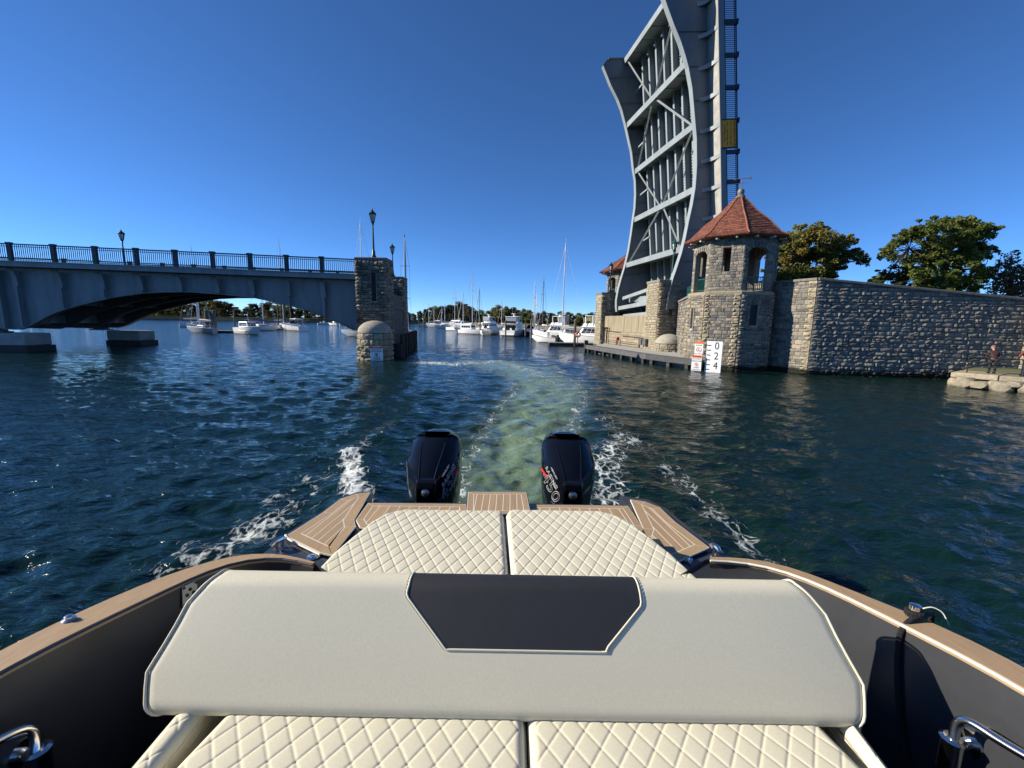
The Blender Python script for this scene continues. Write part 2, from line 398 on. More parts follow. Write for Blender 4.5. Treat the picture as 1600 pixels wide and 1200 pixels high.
class Masonry:
    """collects stones laid on any number of faces of one thing; finish() makes the ones that show largest parts, the rest one mesh"""
    def __init__(s): s.st = []
    def stone(s, c, U, V, N, w, h, d, material, kind):
        s.st.append((Vector(c), Vector(U), Vector(V), Vector(N), w, h, d, material, kind))
    def face(s, O, U, V, N, W, H, rows=(0.15, 0.26), lens=(0.26, 0.62), holes=(), depth=0.05, material=None, kind='smooth', gap=0.018, quoin=None, qw=(0.22, 0.45), qmat=None, seed=0, top=None):
        """O lower-left corner seen from outside; quoin: 'L','R','LR' edges built of big rough blocks"""
        r = random.Random(seed); material = material or M['stone']
        O, U, V, N = Vector(O), Vector(U).normalized(), Vector(V).normalized(), Vector(N).normalized()
        z = 0.0; k = 0
        while z < H - 0.04:
            h = r.uniform(*rows)
            if r.random() < 0.22: h *= 0.62
            if H - z - h < rows[0] * 0.6: h = H - z
            ivs = [(0.0, W)]
            for (a, b, c, d) in holes:
                if z + h > b + 0.02 and z < d - 0.02:
                    nv = []
                    for (p, q) in ivs:
                        if c <= p or a >= q: nv.append((p, q)); continue
                        if a - p > 0.03: nv.append((p, a))
                        if q - c > 0.03: nv.append((c, q))
                    ivs = nv
            for (p, q) in ivs:
                x = p
                if quoin and 'L' in quoin and p < 1e-6:
                    w = min(r.uniform(*qw) if k % 2 else qw[1], q - p)
                    s.stone(O + U * (x + w / 2) + V * (z + h / 2), U, V, N, w - gap, h - gap * 0.8, depth * 1.5, qmat or material, 'rough'); x += w
                qe = q
                if quoin and 'R' in quoin and abs(q - W) < 1e-6:
                    w = min(r.uniform(*qw) if k % 2 else qw[1], max(q - x, 0.05))
                    s.stone(O + U * (q - w / 2) + V * (z + h / 2), U, V, N, w - gap, h - gap * 0.8, depth * 1.5, qmat or material, 'rough'); qe = q - w
                while x < qe - 0.02:
                    w = r.uniform(*lens)
                    if r.random() < 0.15: w *= 0.5
                    if qe - x - w < lens[0] * 0.6: w = qe - x
                    hh = h
                    if h > 0.19 and w < 0.5 and r.random() < 0.22:       # two thin stones in place of one
                        s.stone(O + U * (x + w / 2) + V * (z + h * 0.25), U, V, N, w - gap, h * 0.5 - gap, depth * r.uniform(0.7, 1.2), material, kind)
                        s.stone(O + U * (x + w / 2) + V * (z + h * 0.75), U, V, N, w - gap, h * 0.5 - gap, depth * r.uniform(0.7, 1.2), material, kind)
                    else:
                        s.stone(O + U * (x + w / 2) + V * (z + h / 2), U, V, N, w - gap, hh - gap, depth * r.uniform(0.65, 1.35), material, kind)
                    x += w
            z += h; k += 1
    def finish(s, parent, limit=295, min_px=9.0, stuff_name="small_stones"):
        L = world_loc(parent); sc = []
        for i, (c, U, V, N, w, h, d, m_, kd) in enumerate(s.st):
            u, v, z = px(c)
            facing = N.dot(CAM - c)
            vis = z > 0.5 and -40 < u < 1640 and -40 < v < 1240 and facing > 0
            a, b = px(c - U * (w / 2)), px(c + U * (w / 2))
            wpx = abs(b[0] - a[0]); hpx = FOC * h / max(z, 0.5)
            sc.append((wpx * hpx if vis and max(wpx, hpx) >= min_px else 0.0, i))
        sc.sort(reverse=True)
        big = set(i for a, i in sc[:limit] if a > 0)
        rest = {}
        for i, (c, U, V, N, w, h, d, m_, kd) in enumerate(s.st):
            me, v, f = stone_src(kd, i % 12, m_)
            flip = -1.0 if (i // 12) % 2 else 1.0
            mw = Matrix(((U.x * w, -N.x * d, V.x * h, c.x), (U.y * w, -N.y * d, V.y * h, c.y), (U.z * w, -N.z * d, V.z * h, c.z), (0, 0, 0, 1)))
            if i in big:
                o = bpy.data.objects.new("stone", me); COL.objects.link(o)
                o.parent = parent; o.matrix_basis = Matrix.Translation(-L) @ mw
            else:
                vv = np.c_[v, np.ones(len(v))] @ np.array(mw).T[:, :3]
                rest.setdefault(m_.name, []).append((vv, f))
        for k, (mn, lst) in enumerate(rest.items()):
            V_ = []; F_ = []; b = 0
            for vv, f in lst:
                V_.append(vv); F_.extend([tuple(q + b for q in g) for g in f]); b += len(vv)
            me = bpy.data.meshes.new(stuff_name); me.from_pydata(np.concatenate(V_).tolist(), [], F_); me.materials.append(bpy.data.materials[mn])
            o = link(stuff_name, me, parent); o['kind'] = 'stuff'
        return len(big)

def text_obj(s, size, loc, xdir, ydir, material, parent, outline=0.0, align='CENTER', name="lettering", extrude=0.002, spacing=1.0, shear=0.0, xscale=1.0):
    cu = bpy.data.curves.new(name, 'FONT'); cu.body = s; cu.size = size; cu.align_x = align; cu.align_y = 'CENTER'
    cu.space_character = spacing; cu.shear = shear
    if outline:
        cu.fill_mode = 'NONE'; cu.bevel_depth = outline; cu.bevel_resolution = 0
    else: cu.extrude = extrude
    cu.resolution_u = 3
    cu.materials.append(material)
    o = bpy.data.objects.new(name, cu); COL.objects.link(o)
    X = Vector(xdir).normalized(); Z = X.cross(Vector(ydir)).normalized(); Y = Z.cross(X)
    X = X * xscale
    loc = Vector(loc)
    o.matrix_basis = Matrix(((X.x, Y.x, Z.x, loc.x), (X.y, Y.y, Z.y, loc.y), (X.z, Y.z, Z.z, loc.z), (0, 0, 0, 1)))
    if parent is not None:
        o.parent = parent; o.matrix_parent_inverse = Matrix.Translation(-world_loc(parent))
    return o
# ================================================================ water
def wave_height(X, Y, spacing):
    """sum of small wind waves and the boat's own wake; waves too short for the local mesh spacing fade out"""
    r = np.random.default_rng(3)
    h = np.zeros_like(X)
    for k in range(72):
        lam = 0.20 * (1.7 / 0.20) ** r.random()
        main = radians_(255)
        th = main + r.normal(0, 0.6)
        amp = 0.0054 * lam ** 0.85 * (0.6 + 0.8 * r.random())
        fade = np.clip((lam / spacing - 2.6) / 2.5, 0, 1)
        ph = r.random() * 6.283
        a = (X * np.cos(th) + Y * np.sin(th)) * 6.2832 / lam + ph
        a = a + 0.7 * np.sin((X * np.sin(th * 1.7) + Y * np.cos(th * 1.3)) * 6.2832 / (lam * 4.1) + ph * 2)
        h += amp * fade * (np.sin(a) + 0.28 * np.sin(2 * a + 1.2))
    return h
radians_ = math.radians
def poly_dist(X, Y, pts):
    """distance to a polyline and the parameter (0..1) of the nearest place on it"""
    best = np.full(X.shape, 1e9); tt = np.zeros(X.shape); n = len(pts) - 1; side = np.zeros(X.shape)
    for i in range(n):
        ax, ay = pts[i][:2]; bx, by = pts[i + 1][:2]
        dx, dy = bx - ax, by - ay; L = dx * dx + dy * dy + 1e-9
        t = np.clip(((X - ax) * dx + (Y - ay) * dy) / L, 0, 1)
        d = np.hypot(X - ax - t * dx, Y - ay - t * dy)
        m = d < best
        best = np.where(m, d, best); tt = np.where(m, (i + t) / n, tt)
        side = np.where(m, np.sign((X - ax) * dy - (Y - ay) * dx), side)
    return best, tt, side
def wpts(l): return [tuple(atZ(u, v, 0))[:2] for u, v in l]
WAKE_C = wpts([(783, 800), (793, 770), (800, 735), (812, 700), (828, 660), (846, 632), (858, 612), (852, 598), (832, 586), (808, 576), (780, 569), (735, 563)])
WAKE_W = [0.72, 0.78, 0.92, 1.02, 1.12, 1.25, 1.38, 1.42, 1.45, 1.6, 2.1, 3.0]
F_LEFT = wpts([(562, 800), (556, 765), (548, 735), (545, 712), (575, 690), (620, 665), (650, 648)])
F_RIGHT = wpts([(945, 800), (948, 770), (944, 735), (958, 705), (978, 688), (962, 668), (925, 640), (905, 622), (880, 605), (850, 590), (805, 572), (770, 563), (700, 560), (655, 563)])
F_OUT = wpts([(1000, 690), (1040, 725), (1085, 770), (1130, 815), (1180, 850), (1215, 880)])
F_SIDE = wpts([(280, 885), (340, 855), (395, 828), (440, 795), (490, 755), (530, 725), (560, 700)])
F_FAR = wpts([(672, 567), (705, 569), (760, 566), (820, 560), (880, 556)])
def build_water():
    def sheet(th, rr, name):
        T, RR_ = np.meshgrid(th, rr)
        X = RR_ * np.sin(T); Y = RR_ * np.cos(T)
        spacing = np.maximum(np.gradient(rr)[:, None] * np.ones_like(T), RR_ * np.gradient(th)[None, :])
        Z = wave_height(X, Y, np.abs(spacing))
        # wake: turbulent bulge of aerated green water, foam lines, two diverging crests
        d, t, sd = poly_dist(X, Y, WAKE_C)
        w = np.interp(t, np.linspace(0, 1, len(WAKE_W)), WAKE_W)
        wake = np.exp(-(d / w) ** 3.0) * np.interp(t, [0, 0.25, 0.55, 0.75, 0.88, 1.0], [0.8, 0.9, 1.0, 1.0, 0.9, 0.5])
        foam = np.zeros_like(X)
        for pts, wd, amp, prof in ((F_LEFT, 0.27, 0.86, [1, 1, 1, .95, .5, .45, .25]), (F_RIGHT, 0.62, 0.66, [.9, 1, 1, 1, .9, .7, .55, .55, .65, .75, .85, .9, .8, .7]), (F_OUT, 0.40, 0.63, [.5, .8, .9, .9, .9, .8]),
                                   (F_SIDE, 0.66, 0.60, [.9, 1, 1, .9, .8, .7, .6]), (F_FAR, 0.9, 0.9, [.9, .8, .7, .6, .3])):
            d2, t2, s2 = poly_dist(X, Y, pts)
            a = np.interp(t2, np.linspace(0, 1, len(prof)), prof) * amp
            w2 = wd * (1 + 0.035 * np.maximum(np.hypot(X, Y) - 6, 0))
            foam = np.maximum(foam, a * np.exp(-(d2 / w2) ** 2))
            if pts is F_LEFT: Z = Z + 0.10 * np.exp(-(d2 / 0.35) ** 2) * np.interp(t2, [0, .5, 1], [1, 1, .4])
            if pts is F_RIGHT: Z = Z + 0.06 * np.exp(-(d2 / 0.5) ** 2) * np.interp(t2, [0, .4, 1], [1, .8, .3])
        edge = np.exp(-((d - w * 0.95) / (0.35 * w)) ** 2)
        foam = np.maximum(foam, 0.62 * edge * np.interp(t, [0, 0.4, 0.6, 1], [1, 0.8, .85, .5]))
        foam = np.maximum(foam, 0.38 * wake)
        rr2 = np.random.default_rng(9)
        for k in range(14):                                  # churn inside the wake
            lam = 0.25 + 0.6 * rr2.random(); th_ = rr2.random() * 6.28
            f_ = np.clip((lam / spacing - 2.6) / 2.5, 0, 1)
            Z = Z + wake * 0.012 * f_ * np.sin((X * np.cos(th_) + Y * np.sin(th_)) * 6.283 / lam + 1.5 * np.sin(Y * 2 + k))
        n, m_ = X.shape
        co = np.stack([X, Y, Z], -1).reshape(-1, 3)
        idx = np.arange(n * m_).reshape(n, m_)
        q = np.stack([idx[:-1, :-1], idx[:-1, 1:], idx[1:, 1:], idx[1:, :-1]], -1).reshape(-1, 4)
        return co, q, wake.reshape(-1), foam.reshape(-1)
    th1 = np.radians(np.linspace(-74, 74, 760))
    rr1 = 1.3 * np.exp(np.arange(0, 415) * 0.0105)           # to about 100 m
    rr1 = np.concatenate([rr1, rr1[-1] * np.array([1.06, 1.15, 1.3, 1.6, 2.2, 3.5, 6, 12, 30, 80])])
    th2 = np.radians(np.linspace(74, 286, 64))
    rr2 = np.array([0.0, 1.3, 3, 5, 8, 14, 25, 50, 100, 250, 800, 3000, rr1[-1]])
    A = sheet(th1, rr1, "a"); B = sheet(th2, rr2, "b")
    C = sheet(th1[::40].tolist() + [th1[-1]] if False else np.radians(np.linspace(-74, 74, 12)), np.array([0.0, 0.7, 1.3]), "c")
    co = np.concatenate([A[0], B[0], C[0]]); q = np.concatenate([A[1], B[1] + len(A[0]), C[1] + len(A[0]) + len(B[0])])
    wk = np.concatenate([A[2], B[2] * 0, C[2] * 0]); fm = np.concatenate([A[3], B[3] * 0, C[3] * 0])
    co[len(A[0]):, 2] = 0.0
    me = bpy.data.meshes.new("water")
    me.vertices.add(len(co)); me.vertices.foreach_set("co", co.reshape(-1).astype(np.float32))
    me.loops.add(q.size); me.loops.foreach_set("vertex_index", q[:, ::-1].reshape(-1).astype(np.int32))
    me.polygons.add(len(q)); me.polygons.foreach_set("loop_start", np.arange(0, q.size, 4, dtype=np.int32))
    me.polygons.foreach_set("loop_total", np.full(len(q), 4, dtype=np.int32))
    me.update(calc_edges=True); me.validate()
    me.polygons.foreach_set("use_smooth", np.ones(len(me.polygons), dtype=bool))
    for nm, arr in (("wake", wk), ("foam", fm)):
        a = me.attributes.new(nm, 'FLOAT', 'POINT'); a.data.foreach_set("value", arr.astype(np.float32))
    m = bpy.data.materials.new("sea_water"); m.use_nodes = True; t = m.node_tree; p = t.nodes["Principled BSDF"]
    g = nd(t, "ShaderNodeNewGeometry"); L = t.links.new
    aw = nd(t, "ShaderNodeAttribute", attribute_name="wake"); af = nd(t, "ShaderNodeAttribute", attribute_name="foam")
    # patchy aerated water
    n1 = nd(t, "ShaderNodeTexNoise"); n1.inputs["Scale"].default_value = 0.9; n1.inputs["Detail"].default_value = 5; n1.inputs["Distortion"].default_value = 0.6
    L(g.outputs["Position"], n1.inputs["Vector"])
    mr = nd(t, "ShaderNodeMapRange"); mr.inputs[1].default_value = 0.32; mr.inputs[2].default_value = 0.66; mr.inputs[3].default_value = 0.6; mr.inputs[4].default_value = 1.05
    L(n1.outputs[0], mr.inputs[0])
    wmul = nd(t, "ShaderNodeMath", operation='MULTIPLY', use_clamp=True); L(aw.outputs["Fac"], wmul.inputs[0]); L(mr.outputs[0], wmul.inputs[1])
    mixw = nd(t, "ShaderNodeMix", data_type='RGBA'); L(wmul.outputs[0], mixw.inputs[0])
    mixw.inputs[6].default_value = (0.0035, 0.0165, 0.0145, 1); mixw.inputs[7].default_value = (0.175, 0.25, 0.155, 1)
    # foam: lace made of stretched cells, thresholded by the foam attribute
    mp = nd(t, "ShaderNodeMapping"); mp.inputs["Scale"].default_value = (1.0, 0.62, 1.0); mp.inputs["Rotation"].default_value = (0, 0, 0.35)
    L(g.outputs["Position"], mp.inputs[0])
    nw = nd(t, "ShaderNodeTexNoise"); nw.inputs["Scale"].default_value = 5.0; nw.inputs["Detail"].default_value = 3
    L(mp.outputs[0], nw.inputs["Vector"])
    va = nd(t, "ShaderNodeVectorMath", operation='MULTIPLY_ADD'); L(nw.outputs["Color"], va.inputs[0]); va.inputs[1].default_value = (0.34, 0.34, 0.34); L(mp.outputs[0], va.inputs[2])
    vo = nd(t, "ShaderNodeTexVoronoi", feature='DISTANCE_TO_EDGE'); vo.inputs["Scale"].default_value = 6.2
    L(va.outputs[0], vo.inputs["Vector"])
    lace = nd(t, "ShaderNodeMapRange"); lace.inputs[1].default_value = 0.0; lace.inputs[2].default_value = 0.2; lace.inputs[3].default_value = 1.0; lace.inputs[4].default_value = 0.0
    L(vo.outputs["Distance"], lace.inputs[0])
    n2 = nd(t, "ShaderNodeTexNoise"); n2.inputs["Scale"].default_value = 4.4; n2.inputs["Detail"].default_value = 9; n2.inputs["Roughness"].default_value = 0.72; n2.inputs["Distortion"].default_value = 0.4
    L(mp.outputs[0], n2.inputs["Vector"])
    s1 = nd(t, "ShaderNodeMath", operation='MULTIPLY_ADD'); L(lace.outputs[0], s1.inputs[0]); s1.inputs[1].default_value = 0.20; L(n2.outputs[0], s1.inputs[2])
    s2 = nd(t, "ShaderNodeMath", operation='MULTIPLY_ADD'); L(af.outputs["Fac"], s2.inputs[0]); s2.inputs[1].default_value = 0.66; L(s1.outputs[0], s2.inputs[2])
    fth = nd(t, "ShaderNodeMapRange"); fth.inputs[1].default_value = 0.96; fth.inputs[2].default_value = 1.14
    L(s2.outputs[0], fth.inputs[0])
    fgate = nd(t, "ShaderNodeMapRange"); fgate.inputs[1].default_value = 0.06; fgate.inputs[2].default_value = 0.16; L(af.outputs["Fac"], fgate.inputs[0])
    fm_ = nd(t, "ShaderNodeMath", operation='MULTIPLY', use_clamp=True); L(fth.outputs[0], fm_.inputs[0]); L(fgate.outputs[0], fm_.inputs[1])
    mixf = nd(t, "ShaderNodeMix", data_type='RGBA'); L(fm_.outputs[0], mixf.inputs[0]); L(mixw.outputs[2], mixf.inputs[6]); mixf.inputs[7].default_value = (0.62, 0.66, 0.64, 1)
    L(mixf.outputs[2], p.inputs["Base Color"])
    rg = nd(t, "ShaderNodeMapRange"); rg.inputs[3].default_value = 0.06; rg.inputs[4].default_value = 0.7; L(fm_.outputs[0], rg.inputs[0]); L(rg.outputs[0], p.inputs["Roughness"])
    p.inputs["IOR"].default_value = 1.333
    # ripples below the size of the mesh
    b1 = nd(t, "ShaderNodeTexNoise"); b1.inputs["Scale"].default_value = 4.6; b1.inputs["Detail"].default_value = 4; b1.inputs["Roughness"].default_value = 0.5; b1.inputs["Distortion"].default_value = 0.35
    mp2 = nd(t, "ShaderNodeMapping"); mp2.inputs["Scale"].default_value = (0.7, 1.35, 1.0); mp2.inputs["Rotation"].default_value = (0, 0, -0.3)
    L(g.outputs["Position"], mp2.inputs[0]); L(mp2.outputs[0], b1.inputs["Vector"])
    b2 = nd(t, "ShaderNodeTexNoise"); b2.inputs["Scale"].default_value = 1.35; b2.inputs["Detail"].default_value = 3; L(mp2.outputs[0], b2.inputs["Vector"])
    bm2 = nd(t, "ShaderNodeMath", operation='MULTIPLY_ADD'); L(b2.outputs[0], bm2.inputs[0]); bm2.inputs[1].default_value = 1.7; L(b1.outputs[0], bm2.inputs[2])
    bh = nd(t, "ShaderNodeMath", operation='MULTIPLY_ADD'); L(fm_.outputs[0], bh.inputs[0]); bh.inputs[1].default_value = 0.25; L(bm2.outputs[0], bh.inputs[2])
    bp = nd(t, "ShaderNodeBump"); bp.inputs["Strength"].default_value = 1.0; bp.inputs["Distance"].default_value = 0.06
    L(bh.outputs[0], bp.inputs["Height"]); L(bp.outputs[0], p.inputs["Normal"])
    me.materials.append(m)
    o = link("water", me); o['kind'] = 'structure'
    return o
build_water()

# seabed, so nothing is open below
g = MB(); g.box((0, 1500, -4.5), (9000, 9000, 1.0)); g.build("seabed", M['seawall'], kind='structure')

# ================================================================ far land
def land(name, poly, z0, z1, material, **kw):
    m = MB(); m.prism([(x, y, z0) for x, y in poly], (0, 0, z1 - z0)); return m.build(name, material, **kw)
# shore seen under the left arch, shore behind the marina
land("far_shore", [(-420, 205), (-150, 200), (-95, 196), (-60, 215), (-38, 235), (-15, 210), (40, 165), (120, 130), (300, 110), (600, 600), (-600, 700)], -1.5, 0.9, M['seawall'], kind='structure')
land("far_lawn", [(-418, 207), (-150, 202.5), (-95, 198.5), (-60, 218), (-38, 238), (-15, 213), (40, 168), (120, 133), (300, 113), (600, 600), (-600, 700)], 0.9, 1.9, M['grass'], kind='structure')
land("left_bank", [(-52, 20), (-130, 5), (-400, -30), (-420, 95), (-200, 80), (-110, 62), (-70, 50)], -1.5, 1.6, M['seawall'], kind='structure')
land("left_bank_lawn", [(-53.5, 21), (-130, 6.5), (-400, -28), (-418, 93), (-200, 78), (-110, 60), (-71, 48.5)], 1.6, 2.2, M['grass'], kind='structure')
# ================================================================ street lamp
def lamp_post(base, H, label, group, lean=0.0, material=None, s=1.0):
    material = material or M['lamp_green']
    r = thing("street_lamp", label, "street lamp", base, group)
    b = Vector(base); top = H - 0.95 * s
    m = MB(); m.box(b + Vector((0, 0, 0.06 * s)), (0.46 * s, 0.46 * s, 0.12 * s)); m.lathe([(0.2 * s, 0.12 * s), (0.17 * s, 0.2 * s), (0.12 * s, 0.26 * s), (0.1 * s, 0.55 * s), (0.075 * s, 0.62 * s)], b, 12)
    m.build("base", material, r, smooth=True)
    m = MB(); m.lathe([(0.07 * s, 0.6 * s), (0.045 * s, top - 0.18 * s), (0.075 * s, top - 0.15 * s), (0.05 * s, top - 0.1 * s), (0.11 * s, top - 0.02 * s), (0.06 * s, top)], b, 10); m.build("post", material, r, smooth=True)
    lb = b + Vector((0, 0, top))
    m = MB()
    for k in range(6):
        a = 2 * pi * k / 6; c, s_ = cos(a), sin(a)
        m.bar(lb + Vector((0.1 * c * s, 0.1 * s_ * s, 0.02)), lb + Vector((0.2 * c * s, 0.2 * s_ * s, 0.5 * s)), 0.035 * s, 0.035 * s)
    m.lathe([(0.09 * s, 0), (0.115 * s, 0.03 * s), (0.1 * s, 0.05 * s)], lb, 6)
    m.lathe([(0.235 * s, 0.5 * s), (0.26 * s, 0.53 * s), (0.2 * s, 0.6 * s), (0.1 * s, 0.7 * s), (0.045 * s, 0.75 * s), (0.06 * s, 0.78 * s), (0.02 * s, 0.83 * s), (0.006 * s, 0.95 * s)], lb, 12)
    ln = m.build("lantern", material, r)
    m = MB(); m.lathe([(0.085 * s, 0.05 * s), (0.175 * s, 0.49 * s)], lb, 6); m.build("lamp_glass", M['lamp_glass'], ln)
    return r

# ================================================================ fixed arched span on the left
BR_B, BR_A = Vector((-10.47, 28.6, 0)), Vector((-32.7, 27.8, 0))
BE = (BR_A - BR_B).normalized(); BN = Vector((BE.y, -BE.x, 0)); BN = BN if BN.y > 0 else -BN
def bp_(l, w, z): return BR_B + BE * l + BN * w + Vector((0, 0, z))
def lz(u, v, w):
    p = onPlane(u, v, BR_B + BN * w, BN); return ((p - BR_B).dot(BE), p.z)
def deck_z(l): return 5.46 + 0.0165 * l
def rail_k(l): return 1.0 + 0.006 * l
WG, WF, WT = 0.75, 8.3, 9.1
def build_left_bridge():
    br = thing("arched_bridge", "blue-grey painted steel arch bridge span with barred railing, left of the stone pier", "bridge", bp_(16, 4.5, 0))
    L1 = 37.0
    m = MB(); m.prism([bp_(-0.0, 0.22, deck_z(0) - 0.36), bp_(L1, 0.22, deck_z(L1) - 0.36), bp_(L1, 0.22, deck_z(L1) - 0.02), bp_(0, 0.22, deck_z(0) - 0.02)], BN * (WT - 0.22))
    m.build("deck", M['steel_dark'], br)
    m = MB(); m.prism([bp_(0, 0, deck_z(0) - 0.34), bp_(L1, 0, deck_z(L1) - 0.34), bp_(L1, 0, deck_z(L1)), bp_(0, 0, deck_z(0))], BN * 0.2)
    m.prism([bp_(0, -0.05, deck_z(0) - 0.06), bp_(L1, -0.05, deck_z(L1) - 0.06), bp_(L1, -0.05, deck_z(L1) + 0.012), bp_(0, -0.05, deck_z(0) + 0.012)], BN * 0.3)
    m.build("fascia", M['steel'], br)
    cpx = [(0, 513), (30, 514), (45, 510), (60, 502.8), (75, 494.5), (90, 487.8), (105, 482.5), (120, 478), (135, 474.3), (157.5, 469), (180, 463.8), (200, 461), (225, 457.4), (262, 455.6), (300, 455.7), (350, 459.5), (397, 464.5), (414, 468), (453, 477), (481, 484), (507, 494), (533, 505), (553, 515)]
    cur = [lz(u, v, WG) for u, v in cpx][::-1]                # l ascending from the stone pier
    lf = cur[-1][0]
    mir = [(2 * lf + 0.9 - l, z) for l, z in cur[::-1] if l < lf - 0.1]
    cur = cur + [(lf + 0.8, cur[-1][1])] + [c for c in mir if c[0] < L1]
    def zcur(l): return float(np.interp(l, [c[0] for c in cur], [c[1] for c in cur]))
    fine = [(l, zcur(l)) for l in np.unique(np.concatenate([np.linspace(0, L1, 75), [c[0] for c in cur]])) if l >= 0]
    def girder(w, t, nm, mt):
        m = MB()
        poly = [bp_(l, w, z) for l, z in fine]
        tops = [bp_(l, w, deck_z(l) - 0.36) for l, z in fine]
        m.strip([[p, q] for p, q in zip(poly, tops)])
        m.strip([[p + BN * t, q + BN * t] for p, q in zip(poly, tops)])
        g_ = m.build(nm, mt, br)
        m = MB()
        m.strip([[p - BN * 0.16, p + BN * (0.16 + t), p + BN * (0.16 + t) - Vector((0, 0, 0.05)), p - BN * 0.16 - Vector((0, 0, 0.05))] for p in poly], closed=True)
        m.build("bottom_flange", mt, br)
        return g_
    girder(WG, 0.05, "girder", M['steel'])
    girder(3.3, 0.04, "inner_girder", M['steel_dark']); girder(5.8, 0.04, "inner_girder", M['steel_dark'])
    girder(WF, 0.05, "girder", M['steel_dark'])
    # rivet rows along the lower edge of the near girder
    m = MB()
    for l in np.arange(0.2, L1 - 1, 0.16):
        for k, dz in enumerate((0.09, 0.22)):
            z = zcur(l) + dz; m.box(bp_(l + 0.08 * k, WG - 0.008, z), (0.045, 0.02, 0.045))
    for l in np.arange(lf - 1.0, lf + 2.5, 0.15):
        for z in np.arange(zcur(lf) + 0.35, 3.2, 0.15): m.box(bp_(l, WG - 0.008, z), (0.045, 0.02, 0.045))
    m.build("rivets", M['steel'], br, kind='stuff')
    # stiffeners with the curved brackets that carry the footway
    su = [(9, 470), (37, 470), (102, 450), (166, 440), (225, 440), (285, 440), (343, 440), (398, 445), (453, 450), (508, 460)]
    sl = [lz(u, v, WG)[0] for u, v in su]
    sl += [2 * lf + 0.9 - l for l in sl[2:6]]
    for l in sl:
        zb, zt = zcur(l) + 0.02, deck_z(l) - 0.36
        m = MB(); m.box(bp_(l, WG - 0.17, (zb + zt - 0.2) / 2), (0.035, 0.33, zt - 0.2 - zb), atan2(BE.y, BE.x)); m.box(bp_(l, WG - 0.34, (zb + zt - 1.15) / 2), (0.15, 0.025, zt - 1.15 - zb), atan2(BE.y, BE.x)); m.box(bp_(l, WG - 0.015, (zb + zt - 0.2) / 2), (0.22, 0.02, zt - 0.2 - zb), atan2(BE.y, BE.x))
        m.build("stiffener", M['steel'], br)
        m = MB(); prof = []
        for k in range(9):
            a = k / 8 * pi / 2; prof.append((WG - 0.34 - 0.36 * (1 - cos(a)), zt - 1.15 + 1.0 * sin(a)))
        rows = []
        for w, z in prof: rows.append([bp_(l - 0.16, w, z), bp_(l + 0.16, w, z), bp_(l + 0.16, w + 0.03, z + 0.01), bp_(l - 0.16, w + 0.03, z + 0.01)])
        m.strip(rows, closed=True)
        m.prism([bp_(l - 0.02, w + 0.02, z) for w, z in prof] + [bp_(l - 0.02, WG - 0.33, zt - 0.01)], BE * 0.04)
        m.box(bp_(l, WG - 0.18, zt - 1.17), (0.36, 0.36, 0.06), atan2(BE.y, BE.x))
        m.build("bracket", M['steel'], br)
    for l in sl:                                               # floor beams across the arch
        zb = max(zcur(l) + 0.25, 1.5); m = MB()
        h = min(0.55, deck_z(l) - 0.4 - zb)
        m.bar(bp_(l, WG + 0.08, zb + h / 2), bp_(l, WF - 0.03, zb + h / 2), 0.05, h); m.bar(bp_(l, WG + 0.1, zb), bp_(l, WF - 0.05, zb), 0.3, 0.05)
        for w in (2.2, 3.0, 3.6, 4.4, 5.5, 6.1, 7.2):
            m.prism([bp_(l - 0.2, w - 0.2, zb + 0.03), bp_(l - 0.2, w + 0.2, zb + 0.03), bp_(l - 0.2, w, zb + 0.28)], BE * 0.03)
        m.build("cross_beam", M['steel'], br)
    # railing: posts, rails, bars
    pu = [(17, 400), (85, 402), (150, 405), (214, 408), (274.5, 411), (333, 413), (391, 415), (448, 418), (503, 420)]
    pl = [lz(u, v, 0.05)[0] for u, v in pu]
    d = pl[0] - pl[1]; pl = [pl[0] + d * 2, pl[0] + d] + pl
    for w, far in ((0.05, False), (WT - 0.1, True)):
        for l in pl:
            m = MB(); zc = deck_z(l)
            k_ = rail_k(l); m.box(bp_(l, w, zc + 0.49 * k_), (0.23, 0.16, 0.94 * k_), atan2(BE.y, BE.x)); m.box(bp_(l, w, zc + 0.99 * k_), (0.31, 0.22, 0.07), atan2(BE.y, BE.x)); m.box(bp_(l, w, zc + 0.9 * k_), (0.27, 0.19, 0.05), atan2(BE.y, BE.x))
            m.build("railing_post", M['rail'], br)
        for dz, hh in ((0.93, 0.07), (0.80, 0.03), (0.145, 0.05), (0.07, 0.03)):
            m = MB(); m.bar(bp_(0, w, deck_z(0) + dz * rail_k(0)), bp_(L1, w, deck_z(L1) + dz * rail_k(L1)), 0.07, hh); m.build("rail", M['rail'], br)
        m = MB()
        for l in np.arange(0.08, L1, 0.128):
            z = deck_z(l); m.bar(bp_(l, w, z + 0.15 * rail_k(l)), bp_(l, w, z + 0.92 * rail_k(l)), 0.03, 0.03, up=(1, 0, 0))
        m.build("balusters", M['rail'], br, kind='stuff')
    # footings
    for w, lo, hi in ((WG, lz(59, 520, WG)[0], lf + 3.6), (WF, lz(230, 525, WF)[0], lz(181, 525, WF)[0])):
        m = MB(); z1 = zcur(lf) - 0.28
        m.box(bp_((lo + hi) / 2, w, (z1 + 0.40) / 2), (hi - lo, 1.7, z1 - 0.40), atan2(BE.y, BE.x)); m.build("concrete_footing", M['concrete'], br, bevel=0.06)
        m = MB(); m.box(bp_((lo + hi) / 2 - 0.05, w, -0.86), (hi - lo + 0.2, 1.85, 2.5), atan2(BE.y, BE.x)); m.build("footing_base", M['timber_dark'], br)
